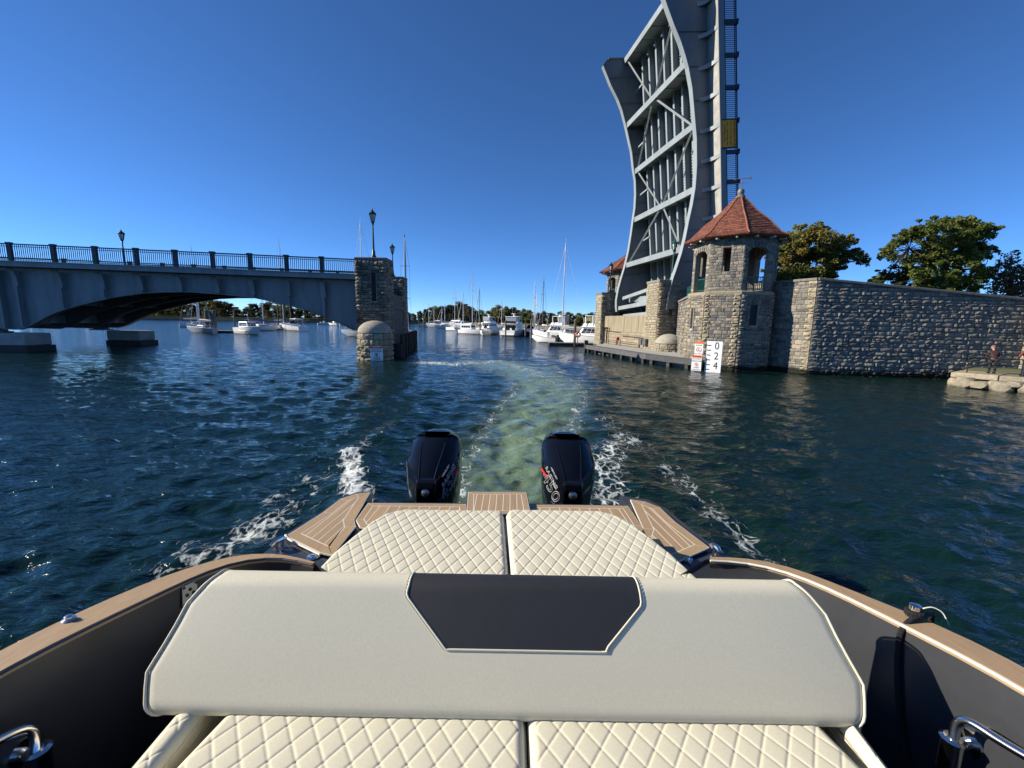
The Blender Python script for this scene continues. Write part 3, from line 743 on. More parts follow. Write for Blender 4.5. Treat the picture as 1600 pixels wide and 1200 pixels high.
        m = MB(); m.box(bp_(lf + 0.2, w, z1 + 0.14), (0.9, 0.5, 0.3), atan2(BE.y, BE.x)); m.box(bp_(lf + 0.2, w, z1 + 0.05), (1.4, 0.7, 0.1), atan2(BE.y, BE.x)); m.build("bearing", M['steel_dark'], br)
    # lamp on the far side of the deck
    pt = onPlane(197, 430, BR_B + BN * (WT - 0.5), BN); top = onPlane(195, 357, BR_B + BN * (WT - 0.5), BN)
    l = (pt - BR_B).dot(BE)
    lamp_post(bp_(l, WT - 0.5, deck_z(l)), top.z - deck_z(l), "tall green lantern lamp standing on the arched bridge deck, leftmost of the lamps", "lantern lamps along the bridge")
build_left_bridge()

# ================================================================ stone piers of the left bridge
def bollard(root, c, r, zs, zb, name="domed_bollard", mt=None, seed=0):
    """round granite nose: rings of rock-faced blocks under a smooth dome"""
    c = Vector((c[0], c[1], 0)); rs = random.Random(seed)
    m = MB(); m.lathe([(r - 0.02, zb - 1.5), (r - 0.02, zs)], c, 28); m.build("bollard_core", M['mortar_dark'], root)
    m = MB(); m.lathe([(r * 1.0, zs + 0.003)] + [(max(r * cos(a), 0.01), zs + r * 0.72 * sin(a)) for a in np.linspace(0.06, pi / 2, 12)], c, 32); m.build("dome", M['granite'], root, smooth=True)
    ms = Masonry(); z = zb - 0.2; k = 0
    while z < zs - 0.1:
        h = min(0.37, zs - z); n = 11; off = (k % 2) * 0.5 + rs.random() * 0.2
        for j in range(n):
            a = 2 * pi * (j + off) / n; N = Vector((cos(a), sin(a), 0)); U = Vector((-sin(a), cos(a), 0))
            ms.stone(c + N * (r - 0.06) + Vector((0, 0, z + h / 2)), U, (0, 0, 1), N, 2 * r * math.sin(pi / n) * rs.uniform(0.95, 1.0) - 0.01, h - 0.03, 0.14, mt or M['rock'], 'rough' if z < zs - 0.5 else 'smooth')
        z += h; k += 1
    ms.finish(root, 60, 4)

def build_left_pier():
    X0, X1, Y0 = atY(554.5, 405, 28.2).x, atY(603, 408, 28.2).x, 28.2
    zt = atY(583, 402, 28.2).z
    def tower(X0, X1, Y0, dep, zt, root, seed, slit, material, coarse):
        m = MB(); m.box(((X0 + X1) / 2, Y0 + dep / 2, (zt - 2.2) / 2), (X1 - X0 - 0.08, dep - 0.08, zt + 2.2))
        m.build("mortar_core", M['mortar_dark'], root)
        ms = Masonry(); W = X1 - X0; H = zt - 0.22 + 0.4
        holes = [(slit[0], slit[1] + 0.4, slit[2], slit[3] + 0.4)] if slit else []
        ms.face((X0, Y0, -0.4), (1, 0, 0), (0, 0, 1), (0, -1, 0), W, H, coarse[0], coarse[1], holes, 0.15, material, 'rough', quoin='LR', qw=(0.28, 0.46), seed=seed)
        ms.face((X1, Y0, -0.4), (0, 1, 0), (0, 0, 1), (1, 0, 0), dep, H, coarse[0], coarse[1], [], 0.06, material, 'rough', quoin='LR', qw=(0.3, 0.5), seed=seed + 1)
        ms.face((X0, Y0 + dep, -0.4), (0, -1, 0), (0, 0, 1), (-1, 0, 0), dep, H, coarse[0], coarse[1], [], 0.06, material, 'rough', quoin='LR', qw=(0.3, 0.5), seed=seed + 2)
        ms.finish(root, 290, 5)
        m = MB(); m.box(((X0 + X1) / 2, Y0 + dep / 2, zt - 0.11), (W + 0.12, dep + 0.12, 0.22)); m.build("coping", M['stone_dark'], root, bevel=0.05)
        if slit:
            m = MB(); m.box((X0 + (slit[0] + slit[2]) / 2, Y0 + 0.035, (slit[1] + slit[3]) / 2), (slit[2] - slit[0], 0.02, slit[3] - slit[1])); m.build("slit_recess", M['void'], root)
            m = MB(); m.box((X0 + slit[2] - 0.03, Y0 - 0.03, (slit[1] + slit[3]) / 2), (0.06, 0.12, slit[3] - slit[1])); m.box((X0 + (slit[0] + slit[2]) / 2, Y0 - 0.06, slit[1] - 0.04), (slit[2] - slit[0] + 0.2, 0.14, 0.1)); m.build("slit_jamb", M['stone_tan'], root)
    p = thing("stone_pier", "nearer square stone pier with domed bollard and slit at the arched bridge's right end", "bridge pier", ((X0 + X1) / 2, Y0 + 1.2, 0))
    z0, z1 = atY(585, 471, Y0).z, atY(585, 426, Y0).z
    sx = atY(581, 450, Y0).x - X0
    tower(X0, X1, Y0, 1.45, zt, p, 11, (sx, z0, sx + 0.36, z1), M['stone_dark'], ((0.15, 0.27), (0.22, 0.55)))
    c = atY(585, 519, 27.8); bollard(p, (atY(586, 519, 27.25).x, 27.25), 1.06, atY(585, 520, 26.8).z, 0.0, seed=3)
    # plain lower channel wall between the two towers, with a wet timber fender along the water
    fp = thing("stone_pier", "farther stone pier half hidden behind the slit pier, at the channel edge", "bridge pier", (-9.9, 38, 0))
    FY = 37.6; fx1 = atY(629, 440, FY).x; fx0 = fx1 - 2.4; fz = atY(622, 432, FY).z
    tower(fx0, fx1, FY, 1.5, fz, fp, 31, None, M['stone_dark'], ((0.18, 0.30), (0.3, 0.7)))
    w = thing("channel_wall", "dark plain channel wall joining the two stone piers on the left", "wall", (-9, 33.5, 0))
    a0, a1 = Vector((X1 - 0.2, Y0 + 1.45, 0)), Vector((fx1 - 0.05, FY, 0))
    m = MB(); n_ = (a1 - a0).cross(Vector((0, 0, 1))).normalized()
    zs0, zs1 = atY(614, 457, 30.6).z, atY(632, 466, 37).z
    m.prism([a0 + Vector((0, 0, -2)), a1 + Vector((0, 0, -2)), a1 + Vector((0, 0, zs1)), a0.lerp(a1, 0.3) + Vector((0, 0, zs0 - 0.05)), a0 + Vector((0, 0, zs0))], -n_ * 1.2)
    m.build("wall_face", M['timber_dark'], w)
    m = MB()
    for z in (1.3, 2.4, 3.4): m.bar(a0 + n_ * 0.05 + Vector((0, 0, z)), a1 + n_ * 0.05 + Vector((0, 0, z)), 0.1, 0.2)
    m.build("waling", M['timber_dark'], w)
    f = thing("timber_fender", "black wet timber fender along the left channel wall at the waterline", "fender", (-7.6, 33, 0))
    b0, b1 = Vector((X1 + 0.55, 28.7, 0)), Vector((fx1 + 0.4, FY + 1.8, 0))
    for z in (0.2, 0.62):
        m = MB(); m.bar(b0 + Vector((0.1, -0.3, z)), b1 + Vector((0, 0, z)), 0.32, 0.36); m.build("fender_beam", M['timber_dark'], f)
    for k in range(6):
        q = b0.lerp(b1, k / 5 * 0.97 + 0.02); m = MB(); m.cyl(q + Vector((0.25, 0, -2)), q + Vector((0.25, 0, 1.55)), 0.16, n=8); m.build("fender_pile", M['timber_dark'], f)
    m = MB(); m.box((b0.x - 0.7, b0.y + 0.2, 0.45), (1.9, 0.7, 0.9)); m.build("fender_apron", M['timber_dark'], f)
    # lamps
    bx = atY(584, 401, 29.2); lamp_post((bx.x, 29.2, zt), atY(585, 324, 29.2).z - zt, "green lantern lamp on top of the nearer left stone pier", "lantern lamps along the bridge")
    bx = atY(614, 431, 38.4); lamp_post((bx.x, 38.4, fz), atY(615, 379, 38.4).z - fz, "smaller green lantern lamp on the farther left stone pier", "lantern lamps along the bridge", s=0.95)
    # no-anchor sign at the water
    pz = atZ(589, 561, 0.02); sgy = 25.9
    s0, s1 = atY(579, 559.5, sgy), atY(598, 541, sgy)
    sg = thing("warning_sign", "white sign with red band DANGER DO NOT ANCHOR standing in water before the left bollard", "sign", ((s0.x + s1.x) / 2, sgy, 0))
    cx = (s0.x + s1.x) / 2; W = s1.x - s0.x; zt_ = s1.z; zb_ = 0.02; H = zt_ - zb_
    m = MB(); m.box((cx, sgy, (zt_ + zb_) / 2), (W, 0.04, H)); m.build("board", M['white_board'], sg)
    m = MB(); m.box((cx, sgy - 0.023, zt_ - 0.07 * H), (W * 0.98, 0.006, H * 0.13)); m.build("red_band", M['red'], sg)
    m = MB()
    for dx in (-W * 0.4, W * 0.4): m.cyl((cx + dx, sgy + 0.08, -2), (cx + dx, sgy + 0.08, zt_ - 0.1), 0.05, n=8)
    m.build("post", M['timber_dark'], sg)
    for s_, f_, z_, c_ in (("DANGER", 0.13, 0.93, M['white_board']), ("DO NOT", 0.17, 0.79, M['red']), ("ANCHOR", 0.17, 0.64, M['ink']), ("CABLE", 0.17, 0.21, M['ink']), ("CROSSING", 0.12, 0.08, M['ink'])):
        text_obj(s_, H * f_, (cx, sgy - 0.028, zb_ + H * z_), (1, 0, 0), (0, 0, 1), c_, sg)
    m = MB(); m.tube([(cx + cos(a) * H * 0.105, sgy - 0.028, zb_ + H * 0.42 + sin(a) * H * 0.105) for a in np.linspace(0, 2 * pi, 21)[:-1]], 0.012, 5, closed=True)
    m.bar((cx - H * 0.075, sgy - 0.028, zb_ + H * 0.495), (cx + H * 0.075, sgy - 0.028, zb_ + H * 0.345), 0.012, 0.024); m.build("prohibition_ring", M['red'], sg)
    m = MB(); m.bar((cx, sgy - 0.026, zb_ + H * 0.36), (cx, sgy - 0.026, zb_ + H * 0.48), 0.01, 0.02, up=(1, 0, 0)); m.tube([(cx - 0.06, sgy - 0.026, zb_ + H * 0.4), (cx, sgy - 0.026, zb_ + H * 0.36), (cx + 0.06, sgy - 0.026, zb_ + H * 0.4)], 0.012, 5); m.build("anchor_symbol", M['ink'], sg)
build_left_pier()
# ================================================================ raised bascule leaf
NR = Vector((-0.15, 1, 0)).normalized(); ER = Vector((NR.y, -NR.x, 0)); PN = Vector((11, 32.5, 0)); LW = 10.0
def rp(u, v, w): return onPlane(u, v, PN + NR * w, NR)
D0 = rp(1112, 340, 0); LS = (rp(1105, 0, 0) - D0).normalized(); LT = LS.cross(NR); LT = LT if LT.x < 0 else -LT
def lf(s, t, w): return D0 + LS * s + LT * t + NR * w
def build_leaf():
    near = [(-6.4, 3.95), (-5.3, 3.7), (-4.1, 3.27), (-3.61, 3.05), (-2.43, 2.56), (-1.31, 2.2), (-0.14, 1.9), (0.96, 1.58), (2.11, 1.32), (2.94, 1.22), (3.73, 1.15), (5.5, 1.12), (6.44, 1.19), (7.46, 1.26), (8.79, 1.36), (10.07, 1.59), (10.76, 1.78), (11.73, 2.11), (12.77, 2.58), (13.61, 2.91), (14.37, 3.2), (15.12, 3.5), (15.6, 3.7), (16.15, 3.22)]
    far = [(-6.4, 3.75), (-5.96, 3.77), (-5.31, 3.73), (-4.28, 3.47), (-3.39, 3.15), (-2.11, 2.65), (-0.75, 2.21), (0.75, 1.86), (2.01, 1.6), (3.23, 1.33), (4.44, 1.2), (5.68, 1.17), (6.92, 1.32), (8.22, 1.4), (9.41, 1.63), (10.64, 1.87), (11.85, 2.15), (12.78, 2.49), (13.98, 3.1), (15.12, 3.54), (15.58, 3.72), (16.15, 3.24)]
    lr = thing("bascule_leaf", "tall raised grey drawbridge leaf with curved girders and open floor framing, right of the channel", "drawbridge leaf", lf(-5, 1.5, 5))
    S = M['steel_leaf']
    def tc(s, c): return float(np.interp(s, [a for a, b in c], [b for a, b in c]))
    for c, w in ((near, 0.0), (far, LW)):
        ss = np.unique(np.concatenate([np.linspace(-6.4, 16.15, 60), [a for a, b in c]]))
        m = MB(); 
        for dw in (-0.03, 0.03): m.strip([[lf(s, 0.0, w + dw), lf(s, tc(s, c), w + dw)] for s in ss])
        gd = m.build("girder", M['steel_web_shaded'], lr)
        m = MB(); rows = [[lf(s, tc(s, c), w - 0.22), lf(s, tc(s, c), w + 0.22), lf(s, tc(s, c) + 0.06, w + 0.22), lf(s, tc(s, c) + 0.06, w - 0.22)] for s in ss]
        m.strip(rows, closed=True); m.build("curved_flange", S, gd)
        m = MB(); m.bar(lf(-6.4, 0.03, w), lf(16.15, 0.03, w), 0.4, 0.06, up=LT); m.build("top_flange", S, gd)
        m = MB(); m.bar(lf(16.17, 0, w), lf(16.17, 3.22, w), 0.4, 0.05, up=LS); m.build("end_plate", S, gd)
        for k, s in enumerate(np.arange(-5.2, 16, 2.2)):
            m = MB(); t_ = tc(s, c)
            side = -1 if w == 0 else -1
            m.bar(lf(s, 0.05, w + side * 0.075), lf(s, t_, w + side * 0.075), 0.09, 0.03, up=LS); m.build("web_stiffener", M['steel_web_shaded'], gd)
    beams = [(15.85, 1.75), (10.5, None), (6.45, None), (2.1, None), (-2.05, None), (-5.4, 2.6)]
    bt = []
    for s, t in beams:
        t0, t1 = (t, t) if t else (tc(s, near) - 0.03, tc(s, far) - 0.03); bt.append((s, t0, t1))
        m = MB(); m.prism([lf(s - 0.03, 0.1, 0.04), lf(s - 0.03, t0 - 0.05, 0.04), lf(s - 0.03, t1 - 0.05, LW - 0.04), lf(s - 0.03, 0.1, LW - 0.04)], LS * 0.05)
        fb = m.build("floor_beam", S, lr)
        m = MB(); m.bar(lf(s, t0 - 0.02, 0.04), lf(s, t1 - 0.02, LW - 0.04), 0.44, 0.07, up=LT); m.build("beam_flange", S, fb)
        for w in np.linspace(1.6, 8.4, 5):
            m = MB(); m.bar(lf(s - 0.06, 0.55, w), lf(s - 0.06, min(t0, t1) - 0.1, w), 0.03, 0.1, up=LS); m.build("beam_stiffener", S, fb)
    for w in np.linspace(1.25, LW - 1.25, 7):                  # stringers (I-beams)
        m = MB(); m.bar(lf(-5.4, 0.33, w), lf(15.8, 0.33, w), 0.03, 0.5, up=LT); m.bar(lf(-5.4, 0.57, w), lf(15.8, 0.57, w), 0.24, 0.035, up=LT); m.build("stringer", S, lr)
    # lateral bracing, alternately opening and closing
    for i in range(4):
        s1, a0, a1 = bt[i]; s0, b0, b1 = bt[i + 1]
        tm1 = (min(a0, 1.75) + min(a1, 1.75)) / 2 - 0.15; tm0 = (b0 + b1) / 2 - 0.15
        t1n, t1f, t0n, t0f = min(a0, 1.7) - 0.12, min(a1, 1.7) - 0.12, b0 - 0.12, b1 - 0.12
        if i % 2 == 0: legs = [(lf(s1 - 0.2, t1f, LW - 0.6), lf(s0 + 0.1, tm0, LW / 2 + 0.25)), (lf(s1 - 0.2, t1n, 0.5), lf(s0 + 0.1, tm0, LW / 2 - 0.25))]
        else: legs = [(lf(s1 - 0.15, tm1, LW / 2 + 0.3), lf(s0 + 0.15, t0f, LW - 0.6)), (lf(s1 - 0.15, tm1, LW / 2 - 0.3), lf(s0 + 0.15, t0n, 0.5))]
        for p, q in legs:
            m = MB(); m.bar(p, q, 0.15, 0.03, up=LT); m.bar(p, q, 0.03, 0.14, up=LT); m.build("lateral_brace", S, lr)
        for w in (LW - 0.3,):
            sm = (s0 + s1) / 2; m = MB(); m.bar(lf(sm, 0.9, LW - 0.1), lf(sm + 0.25, 0.65, LW - 1.3), 0.12, 0.06, up=LT); m.build("strut", S, lr)
    # open steel deck: bearing bars across the stringers over a dark underlay
    m = MB(); m.prism([lf(-5.4, 0.0, 0.05), lf(-5.4, 0.0, LW - 0.05), lf(16.1, 0.0, LW - 0.05), lf(16.1, 0.0, 0.05)], -LT * 0.14); m.build("deck", M['steel_dark'], lr)
    m = MB()
    for s in np.arange(-5.2, 15.7, 0.21): m.bar(lf(s, 0.06, 0.3), lf(s, 0.06, LW - 0.3), 0.10, 0.07, up=LT)
    m.build("deck_grating", M['steel_leaf'], lr, kind='stuff')
    # footway carried outside the near girder
    m = MB(); m.prism([lf(-4.5, 0.04, -0.22), lf(-4.5, 0.04, -1.28), lf(16.15, 0.04, -1.28), lf(16.15, 0.04, -0.22)], -LT * 0.2); m.build("footway", M['concrete'], lr)
    m = MB(); m.prism([lf(-4.5, 0.12, -1.285), lf(-4.5, 0.12, -1.36), lf(16.15, 0.12, -1.36), lf(16.15, 0.12, -1.285)], -LT * 0.42); m.build("footway_fascia", M['steel'], lr)
    ps = [(LS.dot(rp(1118, y, -1.3) - D0)) for y in (35, 87, 138, 190, 239, 286, 333)]
    dl = ps[0] - ps[1]; ps = [ps[0] + dl] + ps + [ps[-1] - dl, ps[-1] - 2 * dl]
    for s in ps:
        m = MB(); prof = [(0.75 * (1 - sin(a)) + 0.06, -0.06 - 1.2 * (1 - cos(a))) for a in np.linspace(0, pi / 2, 8)]
        m.strip([[lf(s - 0.13 - 0.12, t, w), lf(s + 0.13 - 0.12, t, w), lf(s + 0.13 - 0.12, t - 0.04, w + 0.03), lf(s - 0.13 - 0.12, t - 0.04, w + 0.03)] for t, w in prof], closed=True)
        m.prism([lf(s - 0.13, t - 0.03, w) for t, w in prof] + [lf(s - 0.13, 0.05, -0.06)], LS * 0.03); m.build("footway_bracket", S, lr)
        m = MB(); m.bar(lf(s, -0.3, -1.3), lf(s, -1.22, -1.3), 0.2, 0.26, up=LS); m.box(lf(s, -1.26, -1.3), (0.1, 0.3, 0.32)); m.build("railing_post", M['rail_blue'], lr)
    for t, h in ((-1.2, 0.06), (-1.08, 0.025), (-0.36, 0.04)):
        m = MB(); m.bar(lf(-4.5, t, -1.3), lf(16.15, t, -1.3), 0.06, h, up=LT); m.build("rail", M['rail_blue'], lr)
    m = MB()
    for s in np.arange(-4.4, 16.1, 0.128): m.bar(lf(s, -0.36, -1.3), lf(s, -1.18, -1.3), 0.028, 0.028, up=LS)
    m.build("railing_bars", M['rail_blue'], lr, kind='stuff')
    # tail of the leaf: counterweight arms, seen in the pit
    for (a, b, w_, h_) in ((lf(-5.2, 3.2, 9.4), lf(-4.0, 1.2, 0.8), 0.35, 0.3), (lf(-6.1, 3.6, 9.6), lf(-5.6, 2.8, 0.2), 0.3, 0.35), (lf(-6.0, 2.6, 9.2), lf(-4.9, 2.4, 0.4), 0.25, 0.25), (lf(-6.9, 3.1, 9.6), lf(-6.6, 2.6, 0.2), 0.4, 0.3)):
        m = MB(); m.bar(a, b, w_, h_); m.build("tail_beam", S, lr)
    m = MB(); m.box(lf(-5.0, 2.6, 5.0), (0.5, 0.8, 0.35)); m.build("tail_box", S, lr)
    # yellow drawbridge-hours sign: readable along the footway, so it lies on its side now
    a, b = rp(1127, 187, -1.42), rp(1151, 230, -1.42)
    so, s1 = (a - D0).dot(LS), (b - D0).dot(LS); t0, t1 = (a - D0).dot(LT), (b - D0).dot(LT)
    wS = abs(so - s1); hS = abs(t1 - t0); ctr = lf((so + s1) / 2, (t0 + t1) / 2, -1.42)
    sg = thing("drawbridge_sign", "yellow DRAWBRIDGE HOURS sign lying on its side on the raised leaf railing", "sign", ctr)
    m = MB(); m.prism([ctr + LS * (wS / 2) + LT * (hS / 2), ctr - LS * (wS / 2) + LT * (hS / 2), ctr - LS * (wS / 2) - LT * (hS / 2), ctr + LS * (wS / 2) - LT * (hS / 2)], NR * 0.05); m.build("board", M['yellow'], sg)
    m = MB()
    for i, j in ((1, 0), (-1, 0)): m.bar(ctr + LS * (i * wS / 2) + LT * (hS / 2), ctr + LS * (i * wS / 2) - LT * (hS / 2), 0.05, 0.08, up=NR)
    for j in (1, -1): m.bar(ctr + LT * (j * hS / 2) + LS * (wS / 2), ctr + LT * (j * hS / 2) - LS * (wS / 2), 0.05, 0.08, up=NR)
    m.build("frame", M['ink'], sg)
    for s_, f_, z_ in (("DRAWBRIDGE HOURS", 0.165, 0.36), ("MAY 1 - OCT 31  8am - 12am", 0.135, 0.12), ("NOV 1 - APRIL 30  8am - 8pm", 0.13, -0.12), ("EMERGENCY CALL", 0.125, -0.29), ("VHF 13", 0.07, -0.42)):
        text_obj(s_, hS * f_, ctr - NR * 0.006 - LT * (hS * z_), -LS, -LT, M['ink'], sg, xscale=0.92 if len(s_) < 20 else 0.80)
build_leaf()

# ================================================================ stone towers
def arch_panel(mb, p0, p1, N, z0, z1, o0, o1, zs, zc, th):
    """wall panel p0->p1 with an arched opening from o0 to o1 (metres along), springing zs, crown zc"""
    U = (p1 - p0).normalized(); W = (p1 - p0).length
    def P(x, z): return p0 + U * x + Vector((0, 0, z))
    inn = -N * th
    mb.prism([P(0, z0), P(o0, z0), P(o0, z1), P(0, z1)], inn); mb.prism([P(o1, z0), P(W, z0), P(W, z1), P(o1, z1)], inn)
    n = 8; xs = np.linspace(o0, o1, n + 1); zz = [zs + (zc - zs) * sqrt(max(0, 1 - ((x - (o0 + o1) / 2) / ((o1 - o0) / 2)) ** 2)) for x in xs]
    for i in range(n): mb.prism([P(xs[i], zz[i]), P(xs[i + 1], zz[i + 1]), P(xs[i + 1], z1), P(xs[i], z1)], inn)
    return U, W
def stone_tower(name, label, c, Rb, Rt, zsill, zeave, zapex, Reave, cupola, seed, limit, base_bottom=-0.4):
    c = Vector((c[0], c[1], 0)); t = thing(name, label, "tower", c)
    cd = atan2(-c.y, -c.x); phis = [11.5 + 45 * k for k in range(8)]
    def vert(R_, k): a = cd + R(phis[k % 8]); return c + Vector((cos(a), sin(a), 0)) * R_
    ms = Masonry(); core = MB(); sills = MB(); voids = MB()
    for k in range(8):
        fn = cd + R(phis[k] + 22.5); N = Vector((cos(fn), sin(fn), 0)); mid = phis[k] + 22.5
        mid = (mid + 180) % 360 - 180
        # base: solid octagon
        p0, p1 = vert(Rb, k), vert(Rb, k + 1); W = (p1 - p0).length; U = (p1 - p0).normalized()
        seen = N.dot(CAM - c) > -3
        win = []
        if abs(mid - 34) < 2: win = [(0.62, zsill - 1.95, 1.08, zsill - 0.75)]
        if abs(mid + 56) < 2 : win = [(0.55, zsill - 2.2, 0.9, zsill - 0.95)]
        if seen:
            qd = M['stone_tan'] if mid < 10 else M['stone_dark']
            ms.face(p0 - Vector((0, 0, 0.4)), U, (0, 0, 1), N, W, zsill + 0.4 - 0.2, (0.15, 0.25), (0.22, 0.52), [(a, b + 0.4, c_, d + 0.4) for a, b, c_, d in win], 0.06, M['stone'], 'smooth' if mid < 10 else 'rough', quoin='LR', qw=(0.2, 0.38), qmat=qd, seed=seed + k)
        for a, b, c_, d in win:
            w0 = p0 + U * a; w1 = p0 + U * c_
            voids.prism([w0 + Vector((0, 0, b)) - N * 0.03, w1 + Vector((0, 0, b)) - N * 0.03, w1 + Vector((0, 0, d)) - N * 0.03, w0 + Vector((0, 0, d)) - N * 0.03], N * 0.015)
            sills.bar(w1 + Vector((0, 0, b)) + N * 0.03, w1 + Vector((0, 0, d)) + N * 0.03, 0.05, 0.1, up=N); sills.bar(w0 + Vector((0, 0, b - 0.02)) + N * 0.03, w1 + Vector((0, 0, b - 0.02)) + N * 0.03, 0.12, 0.08, up=N)
        # upper storey: open arches and narrow slits by turns
        q0, q1 = vert(Rt, k), vert(Rt, k + 1); W2 = (q1 - q0).length; U2 = (q1 - q0).normalized()
        z0, z1 = zsill, zeave
        if k % 2 == 1: arch = True
        else: arch = False
        # faces at mid = -56, +34 ... carry arches
        arch = round((mid - 34) / 45) % 2 == 0
        if arch:
            o0, o1, zs, zc = W2 * 0.15, W2 * 0.83, zeave - 0.98, zeave - 0.70
        else:
            o0, o1, zs, zc = W2 / 2 - 0.21, W2 / 2 + 0.21, zeave - 0.70, zeave - 0.699
        low = zsill if arch else zeave - 2.0
        if not arch: core.prism([q0 + Vector((0, 0, z0)), q1 + Vector((0, 0, z0)), q1 + Vector((0, 0, low)), q0 + Vector((0, 0, low))], -N * 0.26)
        arch_panel(core, q0, q1, N, low, z1, o0, o1, zs, zc, 0.26)
        if seen:
            hol = [(o0, low - zsill - (0 if arch else 0.0), o1, (zc if arch else zs) - zsill)]
            ms.face(q0 + Vector((0, 0, zsill)), U2, (0, 0, 1), N, W2, zeave - zsill, (0.13, 0.21), (0.16, 0.42), hol, 0.045, M['stone'], 'smooth', gap=0.022, seed=seed + 20 + k)
            if arch:                                            # voussoirs
                n = 9
                for i in range(n):
                    a = pi * (i + 0.5) / n; xx = (o0 + o1) / 2 - cos(a) * (o1 - o0) / 2 * 1.0; zz = zs + sin(a) * (zc - zs)
                    d_ = Vector((0, 0, 1)) * (0.6 + 0.4 * sin(a)) - U2 * cos(a) * 0.5; d_.normalize(); tt = d_.cross(N).normalized()
                    ms.stone(q0 + U2 * xx + Vector((0, 0, zz)) + d_ * 0.14 + N * 0.012, -tt if False else tt, d_, N, 0.11, 0.30, 0.055, M['stone'], 'smooth')
            else:
                for i in range(4): ms.stone(q0 + U2 * (W2 / 2 - 0.25 + i * 0.165) + Vector((0, 0, zs + 0.16)) + N * 0.012, U2, (0, 0, 1), N, 0.15, 0.30, 0.055, M['stone'], 'smooth')
        # a stone reveal inside the opening
    core_o = core.build("upper_wall", M['stone_dark'], t)
    m = MB(); m.lathe([(Rb - 0.04, -2.5), (Rb - 0.04, zsill - 0.2)], c, 8, a0=cd + R(11.5)); m.build("mortar_core", M['mortar'], t)
    m = MB(); m.lathe([(Rb + 0.02, zsill - 0.2), (Rb + 0.06, zsill - 0.06), (Rt + 0.03, zsill + 0.0)], c, 8, a0=cd + R(11.5)); m.build("sill_course", M['stone_tan'], t)
    voids.build("window_recess", M['void'], t); sills.build("window_sill", M['granite'], t)
    ms.finish(t, limit, 7)
    # roof
    prof = [(Reave, zeave - 0.12), (Reave * 0.86, zeave + 0.12), (Reave * 0.64, zeave + 0.26 * (zapex - zeave) + 0.16), (Reave * 0.36, zeave + 0.60 * (zapex - zeave)), (0.14, zapex)]
    m = MB(); m.lathe([(r * 0.985, z - 0.03) for r, z in prof], c, 8, a0=cd + R(11.5)); m.lathe([(Rt - 0.1, zeave - 0.06), (Reave - 0.06, zeave - 0.16), (Reave - 0.04, zeave - 0.13)], c, 8, a0=cd + R(11.5))
    rf = m.build("roof", M['tile'], t)
    m = MB(); zr = np.array([p[1] for p in prof]); rrr = np.array([p[0] for p in prof])
    cum = np.concatenate([[0], np.cumsum(np.hypot(np.diff(zr), np.diff(rrr)))]); rowl = 0.155; rs = random.Random(seed)
    nrow = int(cum[-1] / rowl)
    for k in range(8):
        a0_, a1_ = cd + R(phis[k]), cd + R(phis[k] + 45)
        fn = (a0_ + a1_) / 2; N = Vector((cos(fn), sin(fn), 0))
        for i in range(nrow):
            s0, s1 = i * rowl, min((i + 1.25) * rowl, cum[-1])
            r0, r1 = np.interp(s0, cum, rrr), np.interp(s1, cum, rrr); z0, z1 = np.interp(s0, cum, zr), np.interp(s1, cum, zr)
            A0, B0 = c + Vector((cos(a0_) * r0, sin(a0_) * r0, z0)), c + Vector((cos(a1_) * r0, sin(a1_) * r0, z0))
            A1, B1 = c + Vector((cos(a0_) * r1, sin(a0_) * r1, z1)), c + Vector((cos(a1_) * r1, sin(a1_) * r1, z1))
            W = (B0 - A0).length; n = max(1, int(W / 0.19)); off = 0.5 * (i % 2)
            for j in range(n + 1):
                f0, f1 = max(0, (j - off) / n), min(1, (j + 1 - off) / n)
                if f1 - f0 < 0.02: continue
                f0 += 0.004; f1 -= 0.004
                li = 0.028 + 0.02 * rs.random(); up = N * 0.5 * li + Vector((0, 0, li))
                q = [A0.lerp(B0, f0) + up, A0.lerp(B0, f1) + up, A1.lerp(B1, f1), A1.lerp(B1, f0)]
                m.add(q + [q[0] - up * 1.2, q[1] - up * 1.2], [(0, 1, 2, 3), (4, 5, 1, 0)])
    m.build("roof_tiles", M['tile'], rf, fix=False, kind='stuff')
    for k in range(8):
        a = cd + R(phis[k]); m = MB(); m.tube([c + Vector((cos(a) * r, sin(a) * r, z + 0.035)) for r, z in prof], [0.045, 0.045, 0.04, 0.04, 0.035], 6); m.build("hip_ridge", M['tile'], rf)
    for k in range(16):                                         # rafter tails
        a = cd + R(11.5 + 22.5 * k + 11); rr_ = Reave * 0.9
        m = MB(); m.bar(c + Vector((cos(a) * (Rt + 0.02), sin(a) * (Rt + 0.02), zeave - 0.2)), c + Vector((cos(a) * rr_, sin(a) * rr_, zeave - 0.2)), 0.1, 0.12); m.build("rafter_tail", M['wdeck'], rf)
    if cupola:
        m = MB(); m.lathe([(0.42, zapex - 0.45), (0.42, zapex + 0.35)], c, 8); m.build("cupola", M['stone'], t)
        m = MB(); m.lathe([(0.72, zapex + 0.33), (0.5, zapex + 0.55), (0.05, zapex + 1.0)], c, 8, a0=cd + R(11.5)); m.build("cupola_roof", M['tile'], t)
    else:
        m = MB(); m.lathe([(0.3, zapex - 0.12), (0.24, zapex + 0.0), (0.16, zapex + 0.1), (0.2, zapex + 0.2), (0.17, zapex + 0.34), (0.06, zapex + 0.42), (0.02, zapex + 0.46)], c, 12); m.build("finial", M['copper'], t, smooth=True)
        m = MB(); z = zapex + 0.42; m.cyl(c + Vector((0, 0, z)), c + Vector((0, 0, z + 0.75)), 0.016, n=6)
        m.bar(c + Vector((-0.34, 0.1, z + 0.55)), c + Vector((0.34, -0.1, z + 0.55)), 0.02, 0.03)
